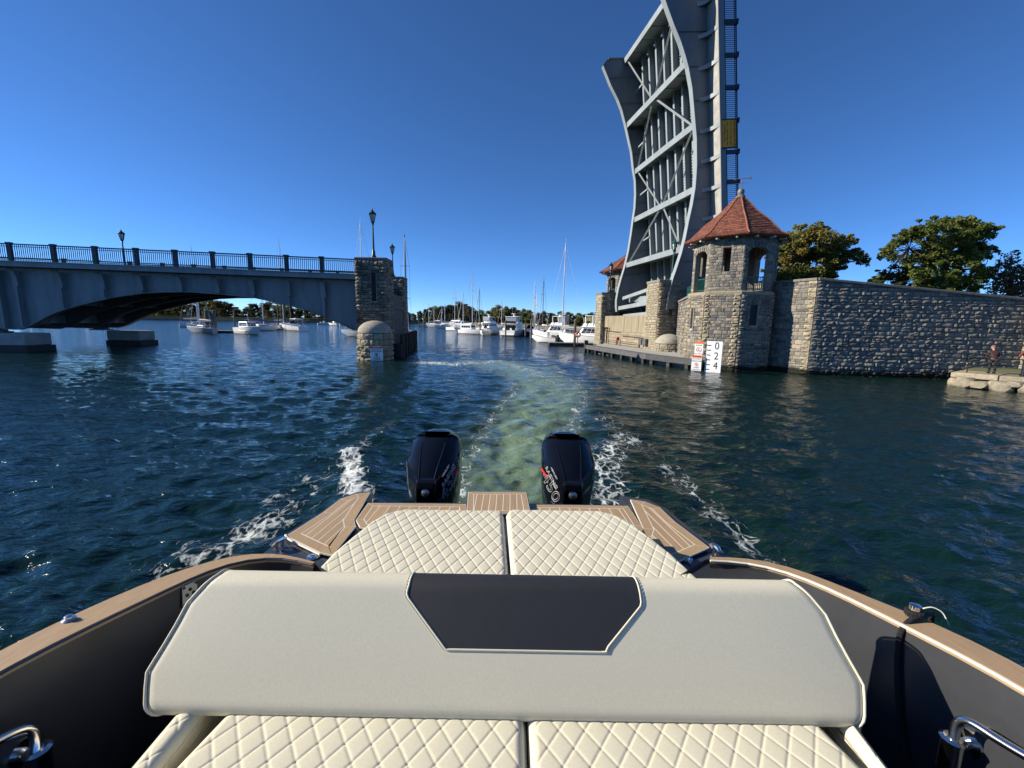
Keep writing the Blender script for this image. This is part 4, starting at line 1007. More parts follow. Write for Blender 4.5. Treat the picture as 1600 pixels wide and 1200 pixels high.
        m.prism([c + Vector((-0.34, 0.1, z + 0.62)), c + Vector((-0.5, 0.15, z + 0.55)), c + Vector((-0.34, 0.1, z + 0.48))], (0.01, 0.02, 0)); m.prism([c + Vector((0.34, -0.1, z + 0.55)), c + Vector((0.5, -0.15, z + 0.66)), c + Vector((0.46, -0.14, z + 0.46))], (0.01, 0.02, 0))
        m.bar(c + Vector((-0.1, -0.3, z + 0.3)), c + Vector((0.1, 0.3, z + 0.3)), 0.016, 0.016); m.bar(c + Vector((-0.3, 0.1, z + 0.3)), c + Vector((0.3, -0.1, z + 0.3)), 0.016, 0.016); m.build("weathervane", M['copper'], t)
    # floor slab and green railings in the openings
    m = MB(); m.lathe([(Rt - 0.3, zsill - 0.05), (Rt - 0.3, zsill + 0.02)], c, 8, a0=cd + R(11.5)); m.build("floor", M['concrete'], t)
    for k in range(8):
        mid = (phis[k] + 22.5 + 180) % 360 - 180
        if round((mid - 34) / 45) % 2 == 0:
            q0, q1 = vert(Rt - 0.2, k), vert(Rt - 0.2, k + 1); m = MB()
            for z in (0.12, 0.78): m.bar(q0.lerp(q1, 0.2) + Vector((0, 0, zsill + z)), q0.lerp(q1, 0.8) + Vector((0, 0, zsill + z)), 0.04, 0.05)
            for f in np.linspace(0.22, 0.78, 9): m.bar(q0.lerp(q1, f) + Vector((0, 0, zsill + 0.05)), q0.lerp(q1, f) + Vector((0, 0, zsill + 0.78)), 0.03, 0.03, up=(1, 0, 0))
            m.build("railing", M['green'], t)
    return t
TW = Vector((13.25, 26.25, 0))
tw = stone_tower("stone_tower", "nearer octagonal stone tower with red tiled roof, open arches and a weathervane", TW, 2.44, 2.30, 4.48, 7.56, 10.08, 2.93, False, 60, 297)
m = MB(); m.box((12.1, 25.85, 4.88), (0.5, 0.5, 0.72), 0.4); m.build("green_cabinet", M['green'], tw, bevel=0.03)
stone_tower("stone_tower", "farther stone tower with red tiled roof and small cupola, left of the raised leaf", (12.75, 46.5), 2.9, 2.72, 5.3, 8.0, 10.3, 3.6, True, 160, 120)

# ================================================================ right abutment: pier, channel wall, walls
def simple_wall(name, label, a, b, N, zt0, zt1, seed, kind, material, mortar, thick=1.2, rows=(0.15, 0.26), lens=(0.25, 0.6), zb=-0.4, limit=297, cop=None, quoin=None, holes=(), depth=0.06, qmat=None, min_px=8):
    w = thing(name, label, "wall", ((a + b) / 2).to_tuple())
    U = (b - a).normalized(); W = (b - a).length
    m = MB(); m.prism([a + Vector((0, 0, -2)) - N * 0.02, b + Vector((0, 0, -2)) - N * 0.02, b + Vector((0, 0, zt1)) - N * 0.02, a + Vector((0, 0, zt0)) - N * 0.02], -N * thick); m.build("mortar_core", mortar, w)
    ms = Masonry(); V = Vector((0, 0, 1)); H = min(zt0, zt1) - zb
    # courses follow the slope of the coping, as in the photo
    S = (b + V * zt1) - (a + V * zt0); Us = S.normalized()
    ms.face(a + V * (zt0 - max(zt0, zt1) - (0.0) + zb + (max(zt0, zt1) - zt0)), U, V, N, W, min(zt0, zt1) - zb, rows, lens, holes, depth, material, kind, seed=seed, quoin=quoin, qmat=qmat)
    if abs(zt0 - zt1) > 0.25:                                  # wedge of courses above the lower end
        z = min(zt0, zt1); hi = max(zt0, zt1); r = random.Random(seed + 5)
        while z < hi - 0.05:
            h = min(r.uniform(*rows), hi - z); f = (hi - z - h * 0.5) / (hi - min(zt0, zt1)); L_ = W * f
            x = 0.0 if zt0 > zt1 else W - L_; xe = x + L_
            while x < xe - 0.05:
                ww = min(r.uniform(*lens), xe - x); ms.stone(a + U * (x + ww / 2) + V * (z + h / 2), U, V, N, ww - 0.02, h - 0.018, depth * r.uniform(0.7, 1.3), material, kind); x += ww
            z += h
    ms.finish(w, limit, min_px)
    m = MB(); m.prism([a + V * zt0 + N * 0.1, b + V * zt1 + N * 0.1, b + V * (zt1 + 0.14) + N * 0.1, a + V * (zt0 + 0.14) + N * 0.1], -N * (thick + 0.2)); m.build("coping", cop or M['stone_grey'], w, bevel=0.03)
    return w
# near pier with bollard, carries a lamp
def build_right_abutment():
    f0, f1 = rp(1027, 500, 0), rp(1063, 500, 0); f0.z = f1.z = 0
    zt = rp(1045, 437, 0).z
    p = thing("stone_pier", "square stone pier with domed bollard at its foot, below the raised bridge leaf", "bridge pier", ((f0 + f1) / 2 + NR).to_tuple())
    dep = 2.0; ang = atan2(ER.y, ER.x)
    m = MB(); cc = (f0 + f1) / 2 + NR * (dep / 2); m.box((cc.x, cc.y, (zt - 2.2) / 2), ((f1 - f0).length - 0.06, dep - 0.06, zt + 2.2), ang); m.build("mortar_core", M['mortar_dark'], p)
    ms = Masonry(); W = (f1 - f0).length; V = (0, 0, 1)
    z0, z1 = rp(1046, 493, 0).z, rp(1046, 458, 0).z
    ms.face(f0 + Vector((0, 0, -0.4)), ER, V, -NR, W, zt - 0.2 + 0.4, (0.15, 0.25), (0.2, 0.5), [(W * 0.46, z0 + 0.4, W * 0.46 + 0.3, z1 + 0.4)], 0.07, M['stone_dark'], 'rough', quoin='L', qmat=M['stone_tan'], seed=71)
    ms.face(f0 + NR * dep + Vector((0, 0, -0.4)), -NR, V, -ER, dep, zt - 0.2 + 0.4, (0.15, 0.25), (0.25, 0.5), [], 0.05, M['stone_tan'], 'smooth', seed=72, quoin='R', qmat=M['stone_tan'])
    ms.finish(p, 250, 6)
    m = MB(); m.box((cc.x, cc.y, zt - 0.1), (W + 0.14, dep + 0.14, 0.2), ang); m.build("coping", M['stone_grey'], p, bevel=0.04)
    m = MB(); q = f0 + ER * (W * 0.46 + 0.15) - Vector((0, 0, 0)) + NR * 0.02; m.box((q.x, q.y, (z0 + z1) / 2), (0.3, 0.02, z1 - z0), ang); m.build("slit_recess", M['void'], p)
    bc = rp(1044.5, 540, -0.35); bollard(p, (bc.x, bc.y), 1.0, rp(1044, 537, -0.9).z, 0.15, seed=8, mt=M['stone_tan'])
    lb = rp(1050, 436, 1.0); lamp_post((lb.x, lb.y, zt), rp(1053, 371, 1.0).z - zt, "green lantern lamp on the right bollard pier in front of the raised leaf", "lantern lamps along the bridge", material=M['green'])
    # channel wall: stained concrete above pale ashlar
    a = f0 + NR * 1.0 + ER * 0.22; b = rp(944, 520, 10.6) ; b.z = 0; N = (a - b).cross(Vector((0, 0, 1))).normalized(); N = N if N.x < 0 else -N
    w = thing("channel_wall", "pale stained concrete channel wall below the raised leaf", "wall", ((a + b) / 2).to_tuple())
    zc = 3.22; zm = 1.75
    m = MB(); m.prism([a + Vector((0, 0, zm)), b + Vector((0, 0, zm)), b + Vector((0, 0, zc)), a + Vector((0, 0, zc))], -N * 1.0); m.build("concrete_face", M['chan_concrete'], w, bevel=0.03)
    m = MB(); m.prism([a + Vector((0, 0, -2)) - N * 0.05, b + Vector((0, 0, -2)) - N * 0.05, b + Vector((0, 0, zm - 0.002)) - N * 0.05, a + Vector((0, 0, zm - 0.002)) - N * 0.05], -N * 1.2); m.build("mortar_core", M['mortar'], w)
    ms = Masonry(); U = (a - b).normalized(); ms.face(b + Vector((0, 0, 0.2)), U, (0, 0, 1), N, (a - b).length, zm - 0.22, (0.28, 0.36), (0.6, 1.1), [], 0.05, M['rock'], 'smooth', seed=77, gap=0.012); ms.finish(w, 120, 5)
    m = MB(); m.bar(b.lerp(a, 0.05) + N * 0.12 + Vector((0, 0, zm + 0.05)), b.lerp(a, 0.4) + N * 0.12 + Vector((0, 0, zm - 0.02)), 0.06, 0.05); m.bar(b.lerp(a, 0.45) + N * 0.12 + Vector((0, 0, zm - 0.32)), b.lerp(a, 0.92) + N * 0.12 + Vector((0, 0, zm - 0.36)), 0.06, 0.06); m.build("rusty_pipe", M['rust'], w)
    for f in (0.02, 0.06, 0.12): 
        m = MB(); q = b.lerp(a, f) + N * 0.2; m.cyl(q + Vector((0, 0, 0.6)), q + Vector((0, 0, 2.1)), 0.06, n=8); m.box(q + Vector((0, 0, 2.05)), (0.2, 0.2, 0.15)); m.build("standpipe", M['timber_dark'], w)
    m = MB(); q = b.lerp(a, 0.36) + N * 0.13; m.box(q + Vector((0, 0, 1.15)), (0.1, 0.32, 0.26)); m.build("red_box", M['red'], w)
    for f in (0.4, 0.85): 
        m = MB(); q = b.lerp(a, f) + N * 0.35; m.cyl(q + Vector((0, 0, 0.6)), q + Vector((0, 0, 1.2)), 0.07, n=8); m.build("mooring_post", M['rust'], w)
    m = MB()
    for z in (0.95, 0.75): m.bar(b.lerp(a, 0.12) + N * 0.4 + Vector((0, 0, z)), b.lerp(a, 0.8) + N * 0.4 + Vector((0, 0, z)), 0.03, 0.03)
    m.build("hand_rail", M['rust'], w)
    for f in (0.88, 0.95): 
        m = MB(); q = b.lerp(a, f) + N * 0.3; m.box(q + Vector((0, 0, 1.1)), (0.35, 0.5, 0.5), 0.2); m.build("junction_box", M['timber'], w)
    # pit behind the wall
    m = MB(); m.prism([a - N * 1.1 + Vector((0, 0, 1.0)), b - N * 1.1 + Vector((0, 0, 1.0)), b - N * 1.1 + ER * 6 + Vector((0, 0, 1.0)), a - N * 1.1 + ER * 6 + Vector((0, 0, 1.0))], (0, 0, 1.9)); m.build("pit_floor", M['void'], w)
    # far stone pier on the channel
    g0 = rp(938, 520, 10.7); g0.z = 0; zt2 = rp(950, 457, 10.7).z
    fp = thing("stone_pier", "small stone pier with a lamp at the far end of the pale channel wall", "bridge pier", (g0 + ER).to_tuple())
    W2 = 1.9; d2 = 1.7; cc = g0 + ER * (W2 / 2) + NR * (d2 / 2)
    m = MB(); m.box((cc.x, cc.y, (zt2 - 2.2) / 2), (W2 - 0.05, d2 - 0.05, zt2 + 2.2), ang); m.build("mortar_core", M['mortar_dark'], fp)
    ms = Masonry(); ms.face(g0 + Vector((0, 0, -0.3)), ER, V, -NR, W2, zt2 + 0.1, (0.2, 0.3), (0.3, 0.6), [], 0.06, M['stone_dark'], 'rough', seed=81)
    ms.face(g0 + NR * d2 + Vector((0, 0, -0.3)), -NR, V, -ER, d2, zt2 + 0.1, (0.2, 0.3), (0.3, 0.6), [], 0.05, M['stone_tan'], 'smooth', seed=82); ms.finish(fp, 120, 6)
    m = MB(); m.box((cc.x, cc.y, zt2 - 0.1), (W2 + 0.12, d2 + 0.12, 0.2), ang); m.build("coping", M['stone_grey'], fp)
    lb = rp(953, 456, 11.4); lamp_post((lb.x, lb.y, zt2), rp(953, 408, 11.4).z - zt2, "small lantern lamp in front of the farther red-roofed tower", "lantern lamps along the bridge")
    # pale wall running from the bollard pier to the tower
    cd = atan2(-TW.y, -TW.x); v0 = TW + Vector((cos(cd + R(-78.5)), sin(cd + R(-78.5)), 0)) * 2.3
    a2 = f1 + NR * 0.6 + ER * 0.0; N2 = (v0 - a2).cross(Vector((0, 0, 1))).normalized(); N2 = N2 if N2.x < 0 else -N2
    sw = simple_wall("stone_wall", "sunlit stone wall between the bollard pier and the nearer tower, green railing on top", a2, v0, N2, 4.15, 4.25, 91, 'smooth', M['stone'], M['mortar'], limit=150, min_px=6)
    m = MB()
    for z in (0.2, 1.0): m.bar(a2 - N2 * 0.5 + Vector((0, 0, 4.2 + z)), v0 - N2 * 0.5 + Vector((0, 0, 4.3 + z)), 0.05, 0.05)
    for f in np.linspace(0, 1, 46): q = a2.lerp(v0, f) - N2 * 0.5; m.bar(q + Vector((0, 0, 4.3)), q + Vector((0, 0, 5.25)), 0.03, 0.03, up=(1, 0, 0))
    m.build("railing", M['green'], sw)
    # return wall right of the tower (part in the tower's shadow) and the long retaining wall
    C = Vector((15.92, 22.7, 0)); r0 = Vector((14.6, 26.2, 0)); N3 = (C - r0).cross(Vector((0, 0, 1))).normalized(); N3 = N3 if N3.y < 0 else -N3
    simple_wall("stone_wall", "sunlit stone return wall just right of the nearer tower, crossed by the tower's shadow", r0, C, N3, 4.97, 4.97, 95, 'smooth', M['stone'], M['mortar'], limit=200, quoin='R', qmat=M['stone_tan'])
    E = Vector((25.85, 21.55, 0)); N4 = (E - C).cross(Vector((0, 0, 1))).normalized(); N4 = N4 if N4.y < 0 else -N4
    simple_wall("retaining_wall", "long rough grey stone retaining wall in shade, running to the right edge", C, E, N4, 4.97, 4.02, 97, 'rough', M['stone_grey'], M['mortar_dark'], rows=(0.17, 0.27), lens=(0.28, 0.66), depth=0.052, limit=298)
    E2 = Vector((26.3, 20.5, 0)); N5 = (E2 - E).cross(Vector((0, 0, 1))).normalized(); N5 = N5 if N5.x < 0 else -N5
    simple_wall("stone_pilaster", "sunlit end pilaster of the retaining wall at the right edge", E, E2, N5, 4.0, 4.0, 99, 'smooth', M['stone_tan'], M['mortar'], limit=60)
    E3 = Vector((37, 20.4, 0)); N6 = (E3 - E2).cross(Vector((0, 0, 1))).normalized(); N6 = N6 if N6.y < 0 else -N6
    simple_wall("retaining_wall", "continuation of the retaining wall beyond the right edge pilaster", E2 + (E3 - E2).normalized() * 0.02, E3, N6, 4.0, 3.8, 101, 'rough', M['stone_grey'], M['mortar_dark'], limit=0)
    # ground behind the walls
    m = MB(); m.prism([(15.4, 26.6, -1.5), (16.4, 23.9, -1.5), (26.8, 23.4, -1.5), (28.2, 21.8, -1.5), (37.2, 21.4, -1.5), (80, 20, -1.5), (90, 90, -1.5), (14.8, 90, -1.5), (14.8, 50, -1.5)], (0, 0, 5.0)); m.build("embankment_ground", M['grass'], kind='structure')
    m = MB(); m.prism([(13.6, 31, 0), (60, 38, 0), (60, 48, 0), (13.6, 41, 0)], (0, 0, 4.6)); m.build("approach_roadway", M['asphalt'], kind='structure')
    # timber fender along the channel
    pts = [atZ(917, 539, 0.62), atZ(1012, 553.5, 0.60), atZ(1084, 562, 0.57)]
    f = thing("timber_fender", "weathered grey timber fender walkway at the waterline below the right tower", "fender", pts[1].to_tuple())
    for i in range(2):
        p_, q_ = pts[i], pts[i + 1]; d_ = (q_ - p_).normalized(); nn = d_.cross(Vector((0, 0, 1))).normalized(); nn = nn if nn.x < 0 else -nn
        for dz, dn, hh in ((-0.16, 0.0, 0.32), (-0.15, -0.34, 0.3)):
            m = MB(); m.bar(p_ + Vector((0, 0, dz)) + nn * dn, q_ + Vector((0, 0, dz)) + nn * dn, 0.28, hh); m.build("fender_beam", M['timber'], f)
        L_ = (q_ - p_).length; k = max(2, int(L_ / 1.5))
        for j in range(k + 1):
            c_ = p_.lerp(q_, (j + 0.3) / (k + 0.6)); m = MB(); m.box(c_ + Vector((0, 0, -1.4)) + nn * -0.03, (0.24, 0.24, 2.3), atan2(d_.y, d_.x)); m.build("fender_pile", M['timber_dark'], f)
    m = MB(); m.box(pts[0] + Vector((-0.05, 0.1, -0.3)), (0.3, 0.3, 1.4)); m.build("end_post", M['timber'], f)
    m = MB(); m.prism([pts[0] + Vector((0.4, 0.1, -0.8)), pts[1] + Vector((0.4, 0.1, -0.8)), pts[2] + Vector((0.4, 0.2, -0.8)), pts[2] + Vector((2.2, 2.2, -0.8)), Vector((a.x + 0.6, a.y - 1.2, -0.2)), Vector((a.x + 0.4, a.y, -0.2)), Vector((b.x + 0.3, b.y, -0.2))], (0, 0, 0.72)); m.build("walkway", M['concrete'], f)
build_right_abutment()

# ================================================================ depth gauge and warning boards
def build_boards():
    Y = 22.9
    a, b = atY(1102.5, 533.5, Y), atY(1124, 582, Y); W = 0.80; cx = (a.x + b.x) / 2 + 0.06; zt = atY(1115, 533.3, Y).z
    g = thing("depth_gauge", "tall white depth gauge board numbered 0 2 4 standing in the water before the tower", "depth board", (cx, Y, 0))
    m = MB(); m.box((cx, Y, zt / 2 - 0.1), (W, 0.05, zt + 0.2)); m.build("board", M['white_board'], g)
    m = MB(); m.cyl((cx - 0.3, Y + 0.1, -2), (cx - 0.3, Y + 0.1, zt - 0.1), 0.07, n=8); m.cyl((cx + 0.3, Y + 0.1, -2), (cx + 0.3, Y + 0.1, zt - 0.1), 0.07, n=8); m.build("post", M['timber_dark'], g)
    for s_, f_ in (("0", 0.845), ("2", 0.525), ("4", 0.215)):
        text_obj(s_, 0.56, (cx + 0.13, Y - 0.03, zt * f_), (1, 0, 0), (0, 0, 1), M['ink'], g, xscale=0.85)
    for k in range(6):
        m = MB(); m.box((cx - 0.26, Y - 0.028, zt * (0.865 - 0.155 * k)), (0.2, 0.006, 0.05)); m.build("tick_mark", M['ink'], g)
    turn = R(-38); g.rotation_euler.z = turn; GC = Vector((cx, Y, 0))
    # two smaller boards at its left
    for (u0, u1, v0, v1, lab, rows, col, ring) in ((1088.5, 1103, 534.5, 556, "upper small white SLOW NO WAKE board with orange band left of the depth gauge", [("SLOW", 0.72, 0.15), ("NO WAKE", 0.09, 0.13)], 0, "5\nMPH"),
                                                  (1084.5, 1101.5, 556.3, 581, "lower small white DO NOT ANCHOR board with orange band left of the depth gauge", [("DO NOT", 0.76, 0.13), ("ANCHOR", 0.62, 0.14), ("CABLE", 0.22, 0.13), ("CROSSING", 0.07, 0.11)], 1, None)):
        Yp = Y - 0.12 - 0.05 * col; p0, p1 = atY(u0, v1, Yp), atY(u1, v0, Yp); w = p1.x - p0.x; h = p1.z - p0.z; c = Vector(((p0.x + p1.x) / 2, Yp, (p0.z + p1.z) / 2))
        s = thing("warning_sign", lab, "sign", (c.x, Yp, p0.z))
        m = MB(); m.box(c, (w, 0.03, h)); m.build("board", M['white_board'], s)
        m = MB(); m.box(c + Vector((0, -0.018, h * 0.42)), (w, 0.006, h * 0.16)); m.build("orange_band", M['orange'], s)
        if col: text_obj("DANGER", h * 0.12, c + Vector((0, -0.024, h * 0.42)), (1, 0, 0), (0, 0, 1), M['ink'], s)
        for t_, z_, f_ in rows: text_obj(t_, h * f_, c + Vector((0, -0.018, h * (z_ - 0.5))), (1, 0, 0), (0, 0, 1), M['ink'], s)
        rz, rr_ = (0.0, 0.17) if ring else (-0.08, 0.10); rc = c + Vector((0, -0.02, h * (-0.1 if ring else -0.08)))
        m = MB(); m.tube([rc + Vector((cos(q) * h * rr_, 0, sin(q) * h * rr_)) for q in np.linspace(0, 2 * pi, 19)[:-1]], 0.012, 5, closed=True)
        if not ring: m.bar(rc + Vector((-h * 0.07, 0, h * 0.07)), rc + Vector((h * 0.07, 0, -h * 0.07)), 0.012, 0.02)
        m.build("warning_ring", M['orange'], s)
        if ring:
            text_obj("5", h * 0.17, rc + Vector((0, 0, h * 0.05)), (1, 0, 0), (0, 0, 1), M['ink'], s); text_obj("MPH", h * 0.09, rc + Vector((0, 0, -h * 0.07)), (1, 0, 0), (0, 0, 1), M['ink'], s)
        else:
            m = MB(); m.bar(rc + Vector((0, 0, -h * 0.06)), rc + Vector((0, 0, h * 0.06)), 0.01, 0.015, up=(1, 0, 0)); m.tube([rc + Vector((-h * 0.05, 0, -h * 0.02)), rc + Vector((0, 0, -h * 0.06)), rc + Vector((h * 0.05, 0, -h * 0.02))], 0.009, 5); m.build("anchor_symbol", M['ink'], s)
        m = MB(); m.cyl((c.x, Yp + 0.06, -2), (c.x, Yp + 0.06, p1.z - 0.05), 0.04, n=8); m.build("post", M['timber_dark'], s)
        q = Matrix.Rotation(turn, 3, 'Z') @ (Vector((c.x, Yp, 0)) - GC) + GC; s.location = (q.x, q.y, p0.z); s.rotation_euler.z = turn
build_boards()
# ================================================================ trees
def leaves_mesh(name, centers, radii, counts, size, material, seed, flat=0.65):
    r = np.random.default_rng(seed); P = []
    for c, rad, n in zip(centers, radii, counts):
        d = r.normal(size=(n, 3)); d /= np.linalg.norm(d, axis=1)[:, None]
        q = d * (r.random((n, 1)) ** 0.45) * rad; q[:, 2] *= flat
        P.append(q + np.array(c))
    P = np.concatenate(P); n = len(P)
    a = r.normal(size=(n, 3)); a[:, 2] *= 0.6; a /= np.linalg.norm(a, axis=1)[:, None]
    b = np.cross(a, r.normal(size=(n, 3))); b /= np.linalg.norm(b, axis=1)[:, None]
    s = size * (0.6 + 0.8 * r.random((n, 1)))
    co = np.stack([P - a * s, P + b * s * 0.62, P + a * s, P - b * s * 0.62], 1).reshape(-1, 3)
    me = bpy.data.meshes.new(name)
    me.vertices.add(4 * n); me.vertices.foreach_set("co", co.reshape(-1).astype(np.float32))
    me.loops.add(4 * n); me.loops.foreach_set("vertex_index", np.arange(4 * n, dtype=np.int32))
    me.polygons.add(n); me.polygons.foreach_set("loop_start", np.arange(0, 4 * n, 4, dtype=np.int32)); me.polygons.foreach_set("loop_total", np.full(n, 4, dtype=np.int32))
    me.update(calc_edges=True); me.materials.append(material)
    return me
def big_tree(name, label, base, clumps, Y, yspread, seed, material, dens, leaf, forks):
    t = thing(name, label, "tree", base); r = random.Random(seed); base = Vector(base)
    cs, rs, ns = [], [], []
    for (u, v, pr_) in clumps:
        for k in range(2):
            y = Y + r.uniform(-1, 1) * yspread; c = atY(u + r.uniform(-4, 4), v + r.uniform(-4, 4), y); rad = pr_ * Y / FOC * r.uniform(0.85, 1.15)
            cs.append(tuple(c)); rs.append(rad); ns.append(int(dens * 0.62 * rad * rad))
            for j in range(7):                                   # sprays at the clump's rim
                a = r.uniform(0, 2 * pi); q_ = r.uniform(0.6, 1.15); cs.append((c.x + cos(a) * rad * q_, c.y + r.uniform(-.9, .9) * rad, c.z + sin(a) * rad * q_ * 0.85)); rs.append(rad * r.uniform(0.22, 0.42)); ns.append(int(dens * rad * rad * 0.13))
    link("crown", leaves_mesh("crown", cs, rs, ns, leaf, material, seed), t)
    m = MB(); zf = min(c[2] for c in cs); top = Vector((base.x, base.y, 0))
    hub = [base + Vector((0, 0, 0)), base + Vector((0.1, 0, 1.4)), base + Vector((r.uniform(-.2, .2), 0.1, 2.6))]
    k_ = Y / 60.0; m.tube(hub, [0.34 * k_, 0.26 * k_, 0.2 * k_], 9); m.build("trunk", M['bark'], t, smooth=True)
    hubs = []
    for k in range(forks):
        tgt = Vector(cs[int((k + 0.5) / forks * len(cs))]); h0 = hub[-1 if k % 2 else 1]
        mid = h0.lerp(tgt, 0.45) + Vector((r.uniform(-.3, .3), r.uniform(-.3, .3), 0.35)); end = h0.lerp(tgt, 0.85)
        m = MB(); m.tube([h0, h0.lerp(mid, 0.5) + Vector((0, 0, 0.15)), mid, end], [0.09, 0.075, 0.055, 0.025], 7); m.build("limb", M['bark'], t, smooth=True); hubs.append((mid, end))
    m = MB()
    for c in cs[::3]:
        c = Vector(c); mid, end = min(hubs, key=lambda h: (h[0] - c).length); h0 = mid if r.random() < 0.5 else end
        m.tube([h0, h0.lerp(c, 0.5) + Vector((r.uniform(-.15, .15), r.uniform(-.15, .15), r.uniform(-.1, .2))), c], [0.026, 0.018, 0.008], 5, False)
    m.build("branches", M['bark'], t, kind='stuff')
big_tree("oak_tree", "autumn oak with orange and green leaves just right of the nearer tower", tuple(atY(1258, 470, 29.5).xy) + (3.4,),
         [(1240, 375, 20), (1265, 368, 16), (1288, 372, 17), (1222, 398, 20), (1252, 398, 20), (1284, 398, 18), (1310, 387, 13), (1325, 379, 10), (1336, 401, 11), (1350, 406, 7), (1306, 405, 14), (1238, 424, 20), (1268, 428, 18), (1214, 428, 18), (1294, 428, 11), (1300, 442, 10), (1230, 445, 18), (1262, 450, 16)],
         29.5, 1.3, 5, M['leaf_oak'], 1200, 0.086, 7)
big_tree("broad_tree", "large spreading green tree above the retaining wall", tuple(atY(1492, 480, 28).xy) + (3.4,),
         [(1480, 352, 15), (1508, 353, 18), (1452, 357, 13), (1533, 366, 16), (1500, 375, 21), (1465, 380, 19), (1430, 366, 13), (1406, 375, 11), (1391, 390, 8), (1381, 400, 6), (1396, 404, 7), (1536, 392, 14), (1510, 405, 20), (1472, 408, 20), (1442, 400, 14), (1420, 404, 10), (1385, 430, 11), (1366, 441, 9), (1410, 430, 15), (1440, 430, 19), (1480, 438, 20), (1515, 438, 16), (1540, 428, 11), (1376, 450, 9), (1405, 450, 11), (1450, 455, 16), (1500, 458, 18)],
         28, 1.4, 6, M['leaf_green'], 1400, 0.08, 9)
big_tree("bare_tree", "thin half-bare brownish tree at the right edge behind the retaining wall", tuple(atY(1572, 490, 27.5).xy) + (3.4,),
         [(1560, 420, 11), (1580, 404, 11), (1598, 418, 12), (1556, 450, 10), (1580, 448, 13), (1600, 452, 12), (1618, 430, 16), (1570, 468, 13), (1548, 468, 12), (1595, 470, 13), (1612, 462, 14), (1632, 448, 16), (1640, 470, 14), (1585, 428, 12), (1566, 436, 11)],
         27.5, 1.1, 8, M['leaf_brown'], 560, 0.066, 11)

FAR = []
def far_tree_proto(i, material):
    r = random.Random(40 + i); H = 8.5; t = thing("shore_tree", None, "tree", (0, 0, 0)); cs, rs, ns = [], [], []
    for k in range(30):
        a = r.uniform(0, 2 * pi); z = r.uniform(0.03, 0.93); w = sqrt(max(0.05, 1 - ((z - 0.42) / 0.58) ** 2)) * r.uniform(0.35, 0.95)
        cs.append((cos(a) * 2.5 * w, sin(a) * 2.5 * w, z * H)); rs.append(r.uniform(0.75, 1.4)); ns.append(int(105 * r.uniform(0.6, 1.2)))
    link("crown", leaves_mesh("crown", cs, rs, ns, 0.27, material, 70 + i, 0.8), t)
    m = MB(); m.tube([(0, 0, -0.6), (0.1, 0, 2.5), (0, 0.1, 6)], [0.28, 0.2, 0.08], 7); m.build("trunk", M['bark'], t)
    m = MB()
    for c in cs[:9]: m.tube([(0, 0, min(c[2] * 0.55, 5)), (c[0] * 0.5, c[1] * 0.5, c[2] * 0.8), c], [0.08, 0.05, 0.02], 5, False)
    m.build("limbs", M['bark'], t)
    return t
FT = [far_tree_proto(0, M['leaf_far']), far_tree_proto(1, M['leaf_far']), far_tree_proto(2, M['leaf_oak']), far_tree_proto(3, M['leaf_green']), far_tree_proto(4, M['leaf_gold']), far_tree_proto(5, M['leaf_far'])]
FLAB = ["olive green tree in the dark belt along the far shore", "dull green rounded tree in the belt along the far shore", "rusty autumn tree among the belt along the far shore", "mid green tree in the belt along the far shore", "golden yellow tree behind the marina masts", "brownish green tree in the belt along the far shore"]
used_ft = [False] * 6
def place_tree(u, top_v, Y, kind, wscale=1.0, ground=1.7):
    c = atY(u, 500, Y); top = atY(u, top_v, Y).z; s = (top - ground) / 8.9
    o = FT[kind] if not used_ft[kind] else copy_tree(FT[kind]); used_ft[kind] = True
    o.location = (c.x, Y, ground); sw = s * wscale; o.scale = (sw, sw, s); o.rotation_euler = (0, 0, rnd.uniform(0, 6.28))
    o['label'] = FLAB[kind]; o['group'] = "trees along the far shore"
prof = [(640, 492), (648, 489), (656, 486), (664, 483), (672, 481), (680, 478), (689, 476), (697, 478), (705, 476), (714, 475), (722, 471), (731, 478), (740, 480), (750, 484), (760, 486), (770, 481), (779, 477), (788, 479), (798, 480), (808, 484), (818, 483), (828, 484), (838, 487), (848, 486), (858, 489), (868, 489), (877, 486), (885, 487), (894, 490), (904, 489), (914, 490), (924, 488), (934, 487), (944, 488), (960, 486)]
for i, (u, v) in enumerate(prof):
    Y = 172 - 0.02 * (u - 640) * 1.2 + rnd.uniform(-6, 12)
    k = [0, 1, 5, 0, 2, 3, 1, 5][i % 8] if u < 760 or u > 795 else 2
    if u in (877, 885): k = 4
    place_tree(u + rnd.uniform(-2, 2), v - 1, Y, k, rnd.uniform(1.0, 1.35))
for i in range(40):                                             # second row fills the gaps between the trunks
    u = 640 + i * 8.1; v = float(np.interp(u, [a for a, b in prof], [b for a, b in prof])) + 5
    place_tree(u, v, 185 - 0.03 * (u - 640) + rnd.uniform(0, 12), [0, 1, 5, 3][i % 4], 1.5)
for i in range(54):                                             # shore under the left arch
    u = 40 + i * 10 + rnd.uniform(-4, 4); v = 470 + rnd.uniform(-5, 6) + (8 if 365 < u < 395 else 0) + (9 if u > 440 else 0) + (8 if u > 490 else 0)
    place_tree(u, v, 222 + rnd.uniform(-4, 14), [0, 1, 5, 0, 2, 3][i % 6] if not (455 < u < 520) else [2, 5][i % 2], rnd.uniform(1.3, 1.7))
for i in range(40):
    u = 60 + i * 12; place_tree(u, 483 + rnd.uniform(-3, 3), 214 + rnd.uniform(-6, 2), [0, 1, 5][i % 3], 1.5)
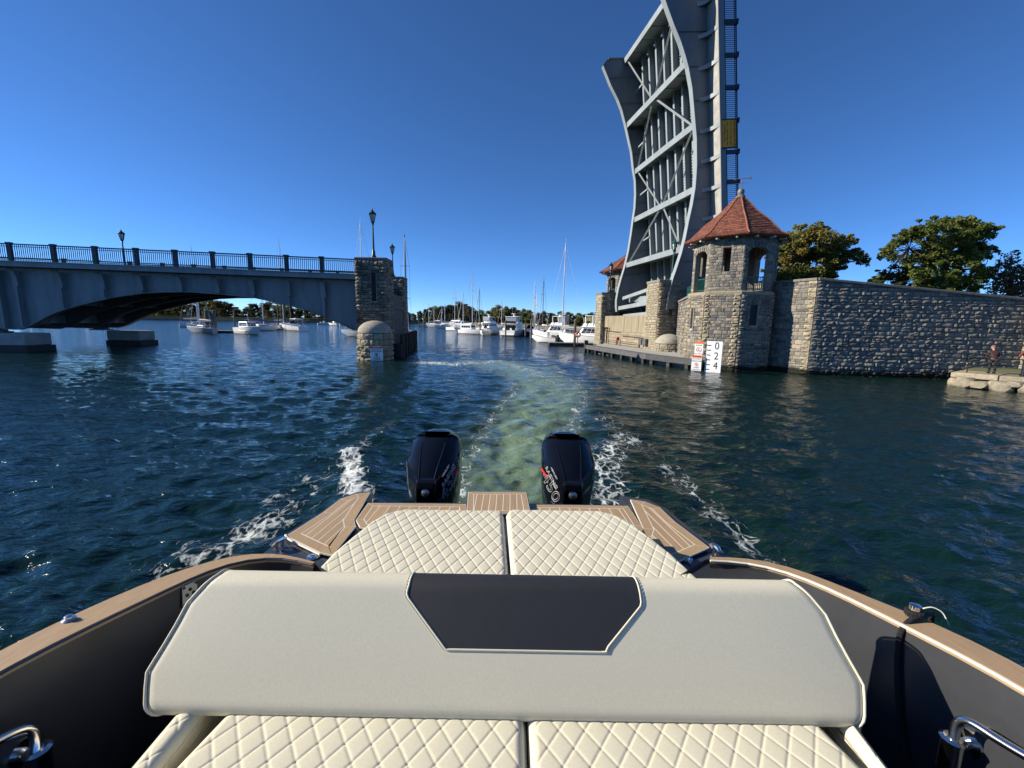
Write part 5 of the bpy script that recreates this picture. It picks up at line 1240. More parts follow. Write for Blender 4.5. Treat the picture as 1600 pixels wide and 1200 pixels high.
# houses
def house(label, u, v, Y, w, h, roofh):
    c = atY(u, v, Y); t = thing("house", label, "house", (c.x, Y, 1.6))
    m = MB(); m.box((c.x, Y, 1.6 + h / 2), (w, w * 0.8, h)); m.build("wall", M['housewhite'], t)
    m = MB(); m.prism([(c.x - w * 0.55, Y - w * 0.45, 1.6 + h), (c.x + w * 0.55, Y - w * 0.45, 1.6 + h), (c.x, Y - w * 0.45, 1.6 + h + roofh)], (0, w * 0.9, 0)); m.build("roof", M['houseroof'], t)
    for k in range(3):
        for z in (0.3, 0.65):
            m = MB(); m.box((c.x - w * 0.3 + k * w * 0.3, Y - w * 0.41, 1.6 + h * z), (w * 0.12, 0.1, h * 0.18)); m.build("window", M['boatglass'], t)
house("small white house behind the far stone pier at the left of the marina", 637, 497, 230, 5.0, 3.0, 1.6)
house("white house among the trees under the left arch", 297, 492, 216, 3.2, 2.2, 1.2)

# ================================================================ boats of the marina (built at the origin, bow along +X, then moored)
def hull_rows(L, B, zb, zs, full=0.55, n=15, tr=0.8, rake=0.12):
    rows = []
    for i in range(n):
        s = i / (n - 1)                                          # 0 stern .. 1 bow
        hb = B / 2 * (tr + (1 - tr) * min(1, s / 0.35)) if s < 0.35 else B / 2 * max(0.0, 1 - ((s - 0.35) / 0.65) ** (2.0 + full))
        hb = max(hb, 0.015); z = zs + (zb - zs) * s ** 1.8
        x = -L / 2 + L * s; xr = x + rake * z * s ** 3 * 1.3
        x0 = x - rake * 0.6 * s ** 3
        rows.append([Vector((x0, 0, -0.45)), Vector((x0, hb * 0.62, -0.3)), Vector((x0 + 0.0, hb * 0.86, 0.06)), Vector((xr, hb * 0.97, z * 0.6)), Vector((xr, hb, z))])
    return rows
def boat_hull(t, L, B, zb, zs, hm, **kw):
    rows = hull_rows(L, B, zb, zs, **kw)
    m = MB(); m.strip(rows); m.strip([[Vector((p.x, -p.y, p.z)) for p in r] for r in rows])
    st = rows[0]; m.add(st + [Vector((p.x, -p.y, p.z)) for p in st[::-1]], [tuple(range(10))]); m.build("hull", hm, t, smooth=True)
    m = MB(); m.strip([[r[4] - Vector((0, 0, 0.04)), Vector((r[4].x, -r[4].y, r[4].z - 0.04))] for r in rows]); m.build("deck", M['wdeck'], t)
    m = MB()
    for sg in (1, -1): m.tube([Vector((r[4].x, sg * r[4].y * 1.0, r[4].z)) for r in rows], 0.035, 5)
    m.build("rub_rail", M['wpaint'] if hm is not M['wpaint'] else M['wdeck'], t)
    m = MB()
    for sg in (1, -1): m.strip([[Vector((r[2].x, sg * (r[2].y + 0.012), 0.02)), Vector((r[2].x, sg * (r[2].y + 0.014), 0.10))] for r in rows])
    m.build("boot_stripe", M['antifoul'], t)
    return rows
def cabin(t, x0, x1, w0, w1, z0, z1, slope0, slope1, nm="cabin", mt=None, tumble=0.9):
    m = MB(); b = [(x0, -w0 / 2), (x0, w0 / 2), (x1, w1 / 2), (x1, -w1 / 2)]; tp = [(x0 + slope0, -w0 / 2 * tumble), (x0 + slope0, w0 / 2 * tumble), (x1 - slope1, w1 / 2 * tumble), (x1 - slope1, -w1 / 2 * tumble)]
    m.add([(x, y, z0) for x, y in b] + [(x, y, z1) for x, y in tp], [(3, 2, 1, 0), (4, 5, 6, 7), (0, 1, 5, 4), (1, 2, 6, 5), (2, 3, 7, 6), (3, 0, 4, 7)])
    return m.build(nm, mt or M['wpaint'], t, bevel=0.05)
def cabin_windows(t, x0, x1, w0, w1, z0, z1, slope0, slope1, a, b, n, tumble=0.9, front=True, back=True):
    """separate dark panes standing 1 cm proud of a cabin's sides, a..b the band in the height"""
    def W(f, g, sg):
        xb = x0 + (x1 - x0) * f; xt = (x0 + slope0) + (x1 - slope1 - x0 - slope0) * f; wb = w0 + (w1 - w0) * f
        return Vector((xb + (xt - xb) * g, sg * (wb / 2 * (1 + (tumble - 1) * g) + 0.012), z0 + (z1 - z0) * g))
    for sg in (1, -1):
        for i in range(n):
            f0, f1 = 0.08 + 0.84 * (i + 0.06) / n, 0.08 + 0.84 * (i + 0.94) / n
            m = MB(); m.prism([W(f0, a, sg), W(f1, a, sg), W(f1, b, sg), W(f0, b, sg)], (0, -sg * 0.015, 0)); m.build("window", M['boatglass'], t)
    for f, on, sx in ((1.0, front, 1), (0.0, back, -1)):
        if not on: continue
        for i in range(3):
            y0, y1 = -0.42 + 0.84 * (i + 0.06) / 3, -0.42 + 0.84 * (i + 0.94) / 3
            def Q(y, g):
                p = W(f, g, 1); return Vector((p.x + sx * 0.015, y * 2 * p.y * 1.0, p.z))
            m = MB(); m.prism([Q(y0, a), Q(y1, a), Q(y1, b), Q(y0, b)], (-sx * 0.012, 0, 0)); m.build("window", M['boatglass'], t)
def guard_rail(t, rows, s0=6, h=0.42):
    m = MB()
    for sg in (1, -1):
        pts = [Vector((r[4].x - 0.05, sg * r[4].y * 0.95, r[4].z + h)) for r in rows[s0:]]
        m.tube(pts, 0.014, 5)
        for p in pts[::2]: m.cyl(p, p - Vector((0, 0, h)), 0.012, n=5)
    m.build("guard_rail", M['alu'], t)
def sailboat(label, L, mast, hm=None, mm=None, cover=None, group=None, cabin_on=True, jib=True, bimini=False, spread=2):
    t = thing("sailboat", label, "sailboat", (0, 0, 0), group); hm = hm or M['wpaint']; mm = mm or M['alu']
    rows = boat_hull(t, L, L * 0.30, 0.95, 0.72, hm, full=0.2, tr=0.62, rake=0.5)
    if cabin_on:
        cabin(t, -L * 0.12, L * 0.24, L * 0.18, L * 0.10, 0.72, 1.10, 0.05, 0.5); cabin_windows(t, -L * 0.12, L * 0.24, L * 0.18, L * 0.10, 0.72, 1.10, 0.05, 0.5, 0.35, 0.75, 3, front=False, back=False)
    mx = L * 0.09; r0 = 0.075
    m = MB(); m.tube([(mx, 0, 0.8), (mx - 0.02, 0, mast * 0.6), (mx - 0.08, 0, mast)], [r0, r0 * 0.9, r0 * 0.6], 7); m.tube([(mx - .08, 0, mast), (mx - .08, 0, mast + 0.5)], 0.015, 4); m.build("mast", mm, t, smooth=True)
    for k in range(spread):
        z = mast * (0.42 + 0.3 * k); m = MB(); m.bar((mx - 0.1, -L * 0.085, z), (mx - 0.1, L * 0.085, z), 0.05, 0.035); m.build("spreader", mm, t)
    m = MB(); m.tube([(mx, 0, 1.75), (-L * 0.36, 0, 1.7)], 0.06, 6); bo = m.build("boom", mm, t)
    m = MB(); m.tube([(mx - 0.05, 0, 1.86), (mx - L * 0.2, 0, 1.86), (-L * 0.36, 0, 1.8)], [0.19, 0.16, 0.09], 8); m.build("sail_cover", cover or M['canvas_tan'], bo, smooth=True)
    m = MB(); top = (mx - 0.08, 0, mast * 0.985)
    m.tube([(L * 0.5, 0, 1.0), top], 0.014, 4); m.tube([(-L * 0.48, 0, 0.8), top], 0.012, 4)
    for sg in (1, -1): m.tube([(mx - 0.15, sg * L * 0.14, 0.8), (mx - 0.1, sg * L * 0.085, mast * 0.42), (mx - 0.1, sg * L * 0.085, mast * 0.72), top], 0.011, 4)
    m.build("rigging", mm, t)
    if jib: m = MB(); m.tube([(L * 0.47, 0, 1.3), (mx + 0.1 + (L * 0.47 - mx) * 0.1, 0, mast * 0.9)], [0.032, 0.022], 6); m.build("furled_jib", cover or M['wdeck'], t)
    if bimini:
        m = MB(); m.prism([(-L * .42, -L * .11, 1.95), (-L * .42, L * .11, 1.95), (-L * .2, L * .11, 2.02), (-L * .2, -L * .11, 2.02)], (0, 0, 0.05)); m.build("bimini", M['canvas_blue'] if cover is M['canvas_blue'] else M['wdeck'], t)
        m = MB()
        for x in (-L * .41, -L * .21):
            for y in (-L * .105, L * .105): m.cyl((x, y, 0.75), (x, y, 1.97), 0.016, n=5)
        m.build("bimini_frame", M['alu'], t)
    guard_rail(t, rows, 0, 0.36)
    return t
def flybridge(label, L, B, hm=None, hard=True, rad=True, dark_aft=False, group=None):
    t = thing("motor_yacht", label, "motor yacht", (0, 0, 0), group); hm = hm or M['wpaint']
    rows = boat_hull(t, L, B, 1.35, 0.95, hm, full=1.2, tr=0.92, rake=0.35)
    c = (-L * 0.30, L * 0.20, B * 0.80, B * 0.66, 0.9, 2.0, 0.0, 0.75)
    cabin(t, *c); cabin_windows(t, *c, 0.42, 0.86, 4)
    m = MB(); m.prism([(-L * 0.40, -B * 0.43, 2.003), (-L * 0.40, B * 0.43, 2.003), (L * 0.12, B * 0.36, 2.003), (L * 0.12, -B * 0.36, 2.003)], (0, 0, 0.09)); m.build("flybridge_deck", M['wpaint'], t, bevel=0.03)
    f = (-L * 0.22, L * 0.10, B * 0.74, B * 0.60, 2.095, 2.45, 0.0, 0.22)
    cabin(t, *f, nm="flybridge_coaming")
    m = MB(); w = B * 0.30
    m.prism([(L * 0.02, -w, 2.46), (L * 0.02, w, 2.46), (-L * 0.0, w * 0.95, 2.72), (-L * 0.0, -w * 0.95, 2.72)], (0.02, 0, 0)); m.build("windscreen", M['boatglass'], t)
    if hard:
        m = MB(); m.prism([(-L * 0.28, -B * 0.38, 3.2), (-L * 0.28, B * 0.38, 3.2), (L * 0.04, B * 0.32, 3.27), (L * 0.04, -B * 0.32, 3.27)], (0, 0, 0.08)); m.build("hard_top", M['wpaint'], t, bevel=0.03)
        m = MB()
        for x in (-L * 0.26, -L * 0.12, L * 0.02):
            for sg in (1, -1): m.bar((x, sg * B * 0.34, 2.1), (x + 0.05, sg * B * 0.33, 3.22), 0.05, 0.07)
        m.build("top_pillars", M['wpaint'], t)
        m = MB()
        for sg in (1, -1): m.prism([(-L * 0.25, sg * B * 0.33, 2.5), (-L * 0.13, sg * B * 0.33, 2.5), (-L * 0.13, sg * B * 0.33, 3.18), (-L * 0.25, sg * B * 0.33, 3.18)], (0, 0.015, 0))
        m.prism([(-L * 0.27, -B * 0.3, 2.55), (-L * 0.27, B * 0.3, 2.55), (-L * 0.27, B * 0.3, 3.18), (-L * 0.27, -B * 0.3, 3.18)], (0.015, 0, 0)); m.build("clear_curtain", M['greyhull'], t)
    if rad:
        m = MB(); z = 3.3 if hard else 2.5; m.bar((-L * 0.16, 0, z), (-L * 0.16, 0, z + 0.45), 0.08, 0.08, up=(1, 0, 0)); m.bar((-L * 0.16, -0.35, z + 0.45), (-L * 0.16, 0.35, z + 0.45), 0.1, 0.1); m.cyl((-L * 0.16, 0.2, z + 0.45), (-L * 0.16, 0.2, z + 1.6), 0.014, 0.006, n=5); m.lathe([(0.2, 0), (0.2, 0.14), (0.05, 0.18)], (-L * 0.10, 0.0, z + 0.02), 10); m.build("radar_mast", M['wpaint'], t)
    if dark_aft:
        for sg in (-0.55, 0.1):
            m = MB(); m.box((-L * 0.30 - 0.012, (sg + 0.22) * B * 0.5, 1.42), (0.02, B * 0.21, 0.85)); m.build("cabin_door", M['boatglass'], t)
        m = MB(); m.box((-L * 0.405, 0, 2.35), (0.04, B * 0.82, 0.40)); m.build("aft_bulwark", M['black'], t)
    m = MB(); m.box((-L * 0.5 - 0.2, 0, 0.25), (0.55, B * 0.86, 0.07)); m.build("swim_platform", M['wdeck'], t)
    guard_rail(t, rows, 5, 0.5)
    return t
def cruiser(label, L, B, hm=None, top=True, slash=False, group=None, pilothouse=False):
    t = thing("cabin_cruiser", label, "cabin cruiser", (0, 0, 0), group); hm = hm or M['wpaint']
    rows = boat_hull(t, L, B, 1.2, 0.85, hm, full=1.0, tr=0.92, rake=0.45)
    if pilothouse: c = (-L * 0.22, L * 0.26, B * 0.82, B * 0.62, 0.8, 1.75, 0.05, 0.55)
    else: c = (-L * 0.05, L * 0.34, B * 0.78, B * 0.42, 0.85, 1.28, 0.0, 0.8)
    cabin(t, *c); cabin_windows(t, *c, 0.40, 0.86, 4 if pilothouse else 3, back=pilothouse)
    if not pilothouse:
        m = MB(); m.prism([(L * 0.02, -B * 0.34, 1.3), (L * 0.02, B * 0.34, 1.3), (-L * 0.06, B * 0.31, 1.75), (-L * 0.06, -B * 0.31, 1.75)], (0.03, 0, 0)); m.build("windscreen", M['boatglass'], t)
        if top:
            m = MB(); m.prism([(-L * 0.32, -B * 0.38, 2.12), (-L * 0.32, B * 0.38, 2.12), (0, B * 0.33, 2.16), (0, -B * 0.33, 2.16)], (0, 0, 0.08)); m.build("hard_top", M['wpaint'], t, bevel=0.03)
            m = MB()
            for x in (-L * 0.3, -L * 0.03):
                for sg in (1, -1): m.bar((x, sg * B * 0.36, 0.85), (x + 0.1, sg * B * 0.33, 2.14), 0.06, 0.06)
            m.build("top_frame", M['alu'], t); m = MB(); m.lathe([(0.18, 2.21), (0.2, 2.3), (0.08, 2.38)], (-L * .12, 0, 0), 10); m.build("radar_dome", M['wpaint'], t)
    else:
        m = MB(); m.cyl((-L * 0.02, 0.1, 1.75), (-L * 0.06, 0.1, 3.3), 0.012, n=5); m.build("aerial", M['wpaint'], t)
        for k in (0, 1):
            m = MB(); m.box((-L * 0.5 - 0.22, (k - 0.5) * 0.7, 0.55), (0.35, 0.3, 0.75)); m.build("outboard_engine", M['wpaint'], t, bevel=0.08)
    if slash:
        for sg in (1, -1):
            r = [Vector((x, 0, z)) for x, z in ((-L * 0.22, 0.62), (L * 0.24, 0.52), (L * 0.12, 0.42), (-L * 0.05, 0.45))]
            m = MB(); 
            def yb(x): return float(np.interp(x, [q[3].x for q in rows], [q[3].y for q in rows])) + 0.03
            m.prism([Vector((p.x, sg * yb(p.x), p.z)) for p in r], (0, -sg * 0.02, 0)); m.build("hull_graphic", M['black'], t)
    guard_rail(t, rows, 7, 0.35)
    return t
def runabout(label, L, B, hm=None, group=None, bimini=False):
    t = thing("small_motorboat", label, "motorboat", (0, 0, 0), group)
    rows = boat_hull(t, L, B, 0.85, 0.62, hm or M['wpaint'], full=0.9, tr=0.9, rake=0.4)
    m = MB(); m.box((-L * 0.02, 0, 0.9), (0.6, 0.6, 0.75)); m.build("console", M['wpaint'], t, bevel=0.06)
    m = MB(); m.prism([(L * 0.08, -0.3, 1.2), (L * 0.08, 0.3, 1.2), (L * 0.04, 0.27, 1.55), (L * 0.04, -0.27, 1.55)], (0.02, 0, 0)); m.build("windscreen", M['boatglass'], t)
    m = MB(); m.box((-L * 0.25, 0, 0.75), (0.4, B * 0.6, 0.4)); m.build("seat", M['canvas_tan'], t, bevel=0.05)
    m = MB(); m.box((-L * 0.5 - 0.16, 0, 0.75), (0.42, 0.34, 0.5)); m.box((-L * 0.5 - 0.16, 0, 0.3), (0.2, 0.14, 0.6)); m.build("outboard_engine", M['black'], t, bevel=0.07)
    if bimini:
        m = MB(); m.prism([(-L * .28, -B * .4, 1.75), (-L * .28, B * .4, 1.75), (L * .1, B * .4, 1.8), (L * .1, -B * .4, 1.8)], (0, 0, 0.05)); m.build("bimini", M['canvas_tan'], t)
        m = MB()
        for x in (-L * .27, L * .09):
            for y in (-B * .39, B * .39): m.cyl((x, y, 0.6), (x, y, 1.77), 0.016, n=5)
        m.build("bimini_frame", M['alu'], t)
    return t
def moor(t, u, v, heading, Y=None):
    """heading in degrees: 0 = bow to the right, 180 = bow to the left, 90 = bow away"""
    p = atZ(u, v, 0)
    if Y: p = atY(u, v, Y)
    t.location = (p.x, p.y, 0.0); t.rotation_euler = (0, 0, R(heading)); return t
def mast_for(u, v, Y): return atY(u, v, Y).z
W_ = M
moor(sailboat("small white sailboat moored bow left beside the piling cluster, under the left arch", 4.7, 8.5, hm=M['greyhull'], cover=M['canvas_tan']), 317, 520, 165)
moor(cruiser("white pilothouse motorboat with a dark slash on its side under the left arch", 5.0, 2.1, slash=True, pilothouse=True), 389, 522, -32)
moor(cruiser("white express cruiser with hard top moored right of the pilothouse boat under the arch", 6.0, 2.2, top=True), 459, 516.5, 150)
moor(sailboat("sailboat with bright blue sail cover behind the pilothouse motorboat", 6.0, 11, cover=M['canvas_blue'], bimini=True), 408, 516, 60, Y=78)
moor(sailboat("white sailboat behind the express cruiser, mast rising above the arch railing", 6.0, mast_for(443, 372, 96), cover=M['canvas_tan']), 441, 512, 75, Y=96)
moor(sailboat("white sailboat behind the left bridge deck with a slim mast above its railing", 5.6, mast_for(306, 385, 92)), 306, 512, 40, Y=92)
moor(sailboat("white sailboat mostly hidden by the nearer stone pier, mast beside its lamp", 6.2, mast_for(571, 346, 60), spread=0, jib=False), 574, 523, 178, Y=60)
moor(sailboat("dark-masted sailboat behind the farther stone pier, stern showing at its right", 5.4, mast_for(633, 366, 46), hm=M['bluehull'], mm=M['mastdark'], spread=2), 634.5, 538, 97, Y=46)
for k, (u, Y, lab) in enumerate(((507, 150, "tiny white motorboat far off left of the slit pier, leftmost of three"), (522, 140, "tiny white motorboat far off left of the slit pier, middle of three"), (536, 132, "tiny white motorboat far off left of the slit pier, rightmost of three"))):
    moor(runabout(lab, 4.5, 1.8, bimini=(k == 1)), u, 510, 30 + 120 * k, Y=Y)
moor(cruiser("white cabin cruiser seen beneath the far left end of the arch", 5.0, 2.0, top=True), 152, 505, 185, Y=112)
moor(runabout("small white open boat beneath the far left end of the arch", 4.2, 1.7), 88, 505, 10, Y=112)
# centre of the marina
moor(cruiser("grey motor cruiser moored at the far left end of the marina row", 7.5, 2.6, hm=M['greyhull'], top=True), 682, 510.5, 150, Y=138)
moor(flybridge("long white motor yacht behind the masts at the left of the marina", 12, 3.4, hard=False), 712, 507, 150, Y=150)
for k, (u, v, Y) in enumerate(((672, 474, 146), (680, 478, 150), (697, 473, 140), (692, 480, 128))):
    moor(sailboat(["distant bare-masted sailboat, leftmost of four at the end of the marina", "distant bare-masted sailboat, second of four at the end of the marina", "distant bare-masted sailboat, rightmost of four at the end of the marina", "distant low sailboat, third of four at the end of the marina"][k], 5.2, mast_for(u, v, Y)), u, 508, 200 + 10 * k, Y=Y)
moor(sailboat("white sailboat with bow towards the channel and a tall white mast left of the catamaran", 5.6, mast_for(713, 446, 102)), 709, 517, -50, Y=102)
moor(sailboat("pale sailboat lying behind the white-bowed sailboat, shorter mast", 5.0, mast_for(726, 458, 96)), 726, 514, 230, Y=96)
cat_ = moor(sailboat("broad white sailing catamaran with cabin windows and tall mast in the marina", 5.6, mast_for(744, 427, 80), cabin_on=False), 735, 521.5, -38, Y=80)
_l, _r = Vector(cat_.location), Vector(cat_.rotation_euler); cat_.location = (0, 0, 0); cat_.rotation_euler = (0, 0, 0)
cabin(cat_, -1.9, 0.9, 1.6, 1.3, 0.75, 1.75, 0.1, 0.3, nm="deckhouse"); cabin_windows(cat_, -1.9, 0.9, 1.6, 1.3, 0.75, 1.75, 0.1, 0.3, 0.4, 0.8, 4)
cat_.location = _l; cat_.rotation_euler = _r
moor(sailboat("dark-masted sailboat just right of the catamaran's mast", 5.0, mast_for(747.5, 451, 92), mm=M['mastdark']), 750, 514, 120, Y=92)
moor(runabout("small open boat with canopy right of the catamaran", 4.6, 2.0, bimini=True), 759, 523.5, -100, Y=76)
moor(flybridge("white flybridge yacht right of the catamaran, seen from its stern quarter", 7.0, 2.5, hard=True), 768, 515, 55, Y=92)
moor(flybridge("tall white flybridge trawler seen stern-on with dark doors, centre of the marina", 8.0, 3.0, hard=True, dark_aft=True), 806, 522, 68, Y=74)
moor(cruiser("dark blue hulled cruiser right of the stern-on trawler", 6.0, 2.1, hm=M['bluehull'], top=False), 828, 522, 110, Y=73)
for k, (u, v, Y, lab) in enumerate(((834, 440, 84, "sailboat behind the blue cruiser, taller mast of a pair"), (837, 460, 92, "sailboat behind the blue cruiser, shorter mast of a pair"), (849, 435, 80, "dark slim-masted sailboat between the blue cruiser and the white flybridge"), (785, 470, 110, "sailboat with low mast left of the stern-on trawler"))):
    moor(sailboat(lab, 5.2, mast_for(u, v, Y), mm=M['mastdark'] if k == 2 else None), u, 516, 80 + 15 * k, Y=Y)
moor(runabout("small white motorboat with black windscreen in front of the marina dock", 3.0, 1.35), 853, 535, 150, Y=52.5)
moor(flybridge("white flybridge cruiser with clear curtains behind the small motorboat", 6.2, 2.4, hard=True), 868, 530, 150, Y=61)
moor(sailboat("large white sailboat with the tallest pale mast in the marina", 5.6, mast_for(884.5, 378, 52), spread=2, jib=False), 884, 535, 158, Y=52.5)
moor(flybridge("white sport cruiser with canopy moored against the far right tower", 6.0, 2.4, hard=True, rad=False), 919, 538, 152, Y=49)
# floating docks, pilings, life ring
def dock(label, u0, u1, Y, w=1.4, v=None):
    a, b = atY(u0, 515, Y), atY(u1, 515, Y); t = thing("floating_dock", label, "dock", ((a.x + b.x) / 2, Y, 0)); n = max(2, int(abs(b.x - a.x) / 1.2))
    m = MB(); m.box(((a.x + b.x) / 2, Y, 0.08), (b.x - a.x, w, 0.36)); m.build("float", M['timber_dark'], t)
    for k in range(n):
        x0, x1 = a.x + (b.x - a.x) * k / n, a.x + (b.x - a.x) * (k + 1) / n
        m = MB(); m.box(((x0 + x1) / 2, Y, 0.31), (x1 - x0 - 0.03, w + 0.1, 0.08)); m.build("plank", M['dock'], t)
dock("floating dock beside the piling cluster under the left arch", 311, 364, 64.5)
dock("low floating dock beneath the far left end of the arch", 75, 190, 96, 2.0)
dock("floating dock between the catamaran and the stern-on trawler", 764, 792, 77)
dock("floating dock under the far right cruiser", 858, 926, 46.2)
dock("floating dock behind the express cruiser under the arch", 405, 440, 82)
def pile(label, u, vt, Y, r=0.14, group=None, n=1):
    b = atY(u, 520, Y); zt = atY(u, vt, Y).z; t = thing("piling", label, "piling", (b.x, Y, 0), group)
    for k in range(n):
        dx = (k - (n - 1) / 2) * r * 2.1; m = MB(); m.tube([(b.x + dx, Y + (k % 2) * r, -3), (b.x + dx, Y + (k % 2) * r, zt - 0.08 * (k % 2)), (b.x + dx, Y + (k % 2) * r, zt + 0.1)], [r, r * 0.92, r * 0.3], 9); m.build("pole", M['pile'], t, smooth=True)
    return t
pile("cluster of thick dark pilings beside the small white sailboat under the arch", 331, 485, 63, 0.27, n=3)
for u, vt, Y, lab in ((368, 484, 84, "slim piling left of the pilothouse motorboat"), (436, 472, 88, "slim pale piling left of the express cruiser"), (447, 478, 88, "slim pale piling above the express cruiser"), (790, 501, 69, "dark piling just left of the stern-on trawler"), (830, 499, 63, "thick grey piling right of the stern-on trawler"), (898.5, 500, 45.5, "thick dark piling with life ring at the right of the marina"), (750, 502, 78, "piling right of the catamaran"), (663, 500, 140, "short piling at the far left end of the marina"), (655, 502, 140, "short piling left of the grey cruiser"), (821, 505, 70, "thin piling beside the blue cruiser")):
    pile(lab, u, vt, Y)
c = atY(903, 523, 45.2); t = thing("life_ring", "round life ring on the dock beside the far right piling", "life ring", tuple(c))
m = MB(); m.tube([c + Vector((cos(a) * 0.24, 0, sin(a) * 0.24)) for a in np.linspace(0, 2 * pi, 17)[:-1]], 0.075, 7, closed=True); m.build("ring", M['orange'], t, smooth=True)
m = MB(); m.cyl((c.x, c.y + 0.12, 0.2), (c.x, c.y + 0.12, c.z + 0.4), 0.05, n=6); m.build("stand", M['timber'], t)

# ================================================================ ledge with boulders at the right, railing and the people
def build_ledge():
    e0, e1 = atZ(1486, 581, 0.62), atZ(1600, 590, 0.62)
    d = (e1 - e0).normalized(); nn = Vector((-d.y, d.x, 0)); nn = nn if nn.x > 0 else -nn
    t = thing("shore_ledge", "pale granite slab ledge on boulders below the retaining wall at right", "ledge", tuple(e0.lerp(e1, 0.5)))
    x = 0.0; L = (e1 - e0).length + 2.5; r = random.Random(4); k = 0
    for w in (1.5, 1.2, 1.0, 1.4):
        a = e0 + d * x; m = MB(); b = a + d * (w - 0.03)
        m.prism([a, b, b + nn * 2.6, a + nn * 2.6], (0, 0, -0.24)); m.build("slab", M['rock'], t, bevel=0.04); x += w
    for j, (fx, w, h) in enumerate(((0.0, 0.95, 0.42), (0.75, 0.6, 0.3), (1.25, 0.85, 0.46), (2.1, 1.25, 0.45), (3.2, 1.0, 0.4), (4.0, 1.1, 0.45), (0.3, 0.6, 0.24), (1.8, 0.55, 0.25), (2.9, 0.5, 0.25))):
        bm = bmesh.new(); bmesh.ops.create_icosphere(bm, subdivisions=3, radius=1)
        rr_ = np.random.default_rng(j)
        ks = rr_.normal(size=(5, 3)) * 1.6; ph = rr_.random(5) * 6
        for v in bm.verts:
            q = np.array(v.co); f = 1 + 0.10 * sum(math.sin(float(ks[i] @ q) + ph[i]) for i in range(5)) / 1.5
            v.co = Vector((np.clip(v.co.x * f * 1.15, -0.93, 0.93) * w / 2, np.clip(v.co.y * f, -.95, .95) * 0.5, np.clip(v.co.z * f * 1.25, -0.9, 0.8) * h / 2 * 1.2))
        me = bpy.data.meshes.new("boulder"); bm.to_mesh(me); bm.free(); me.materials.append(M['rock'])
        o = link("boulder", me, t); q = e0 + d * (fx + w / 2 - 0.05) - nn * 0.02
        o.matrix_basis = Matrix.Translation((q.x, q.y, 0.17 + (0.16 if j > 5 else 0))) @ Matrix.Rotation(atan2(d.y, d.x), 4, 'Z'); 
    m = MB(); m.prism([e0 + nn * 2.4 + Vector((0, 0, -1)), e1 + d * 3 + nn * 2.4 + Vector((0, 0, -1)), e1 + d * 3 + nn * 8 + Vector((0, 0, -1)), e0 + nn * 8 + Vector((0, 0, -1))], (0, 0, 1.02)); m.build("grass_verge", M['grass'], t)
    m = MB(); m.prism([e0 + nn * 0.15 + Vector((0, 0, -2)), e1 + d * 3 + nn * 0.15 + Vector((0, 0, -2)), e1 + d * 3 + nn * 2.3 + Vector((0, 0, -2)), e0 + nn * 2.3 + Vector((0, 0, -2))], (0, 0, 1.7)); m.build("ledge_core", M['timber_dark'], t)
    # black pipe railing
    rl = thing("pipe_railing", "thin black pipe railing along the granite ledge at right", "railing", tuple(e0.lerp(e1, 0.6)))
    q0 = e0 + nn * 0.3 + d * 0.1
    for s in (0.35, 1.95, 3.3, 4.6):
        m = MB(); p = q0 + d * s; m.cyl(p, p + Vector((0, 0, 0.74)), 0.022, n=7); m.build("post", M['black'], rl)
    for z in (0.12, 0.33, 0.53, 0.74):
        m = MB(); m.tube([q0 + d * (0.35 if z < 0.7 else 0.35) + Vector((0, 0, z)), q0 + d * 5 + Vector((0, 0, z))], 0.016, 6); m.build("rail", M['black'], rl)
    return e0, e1, d, nn
LE0, LE1, LD, LN = build_ledge()
SKIN = mat("skin", (0.42, 0.24, 0.17), 0.55, var=0.05)
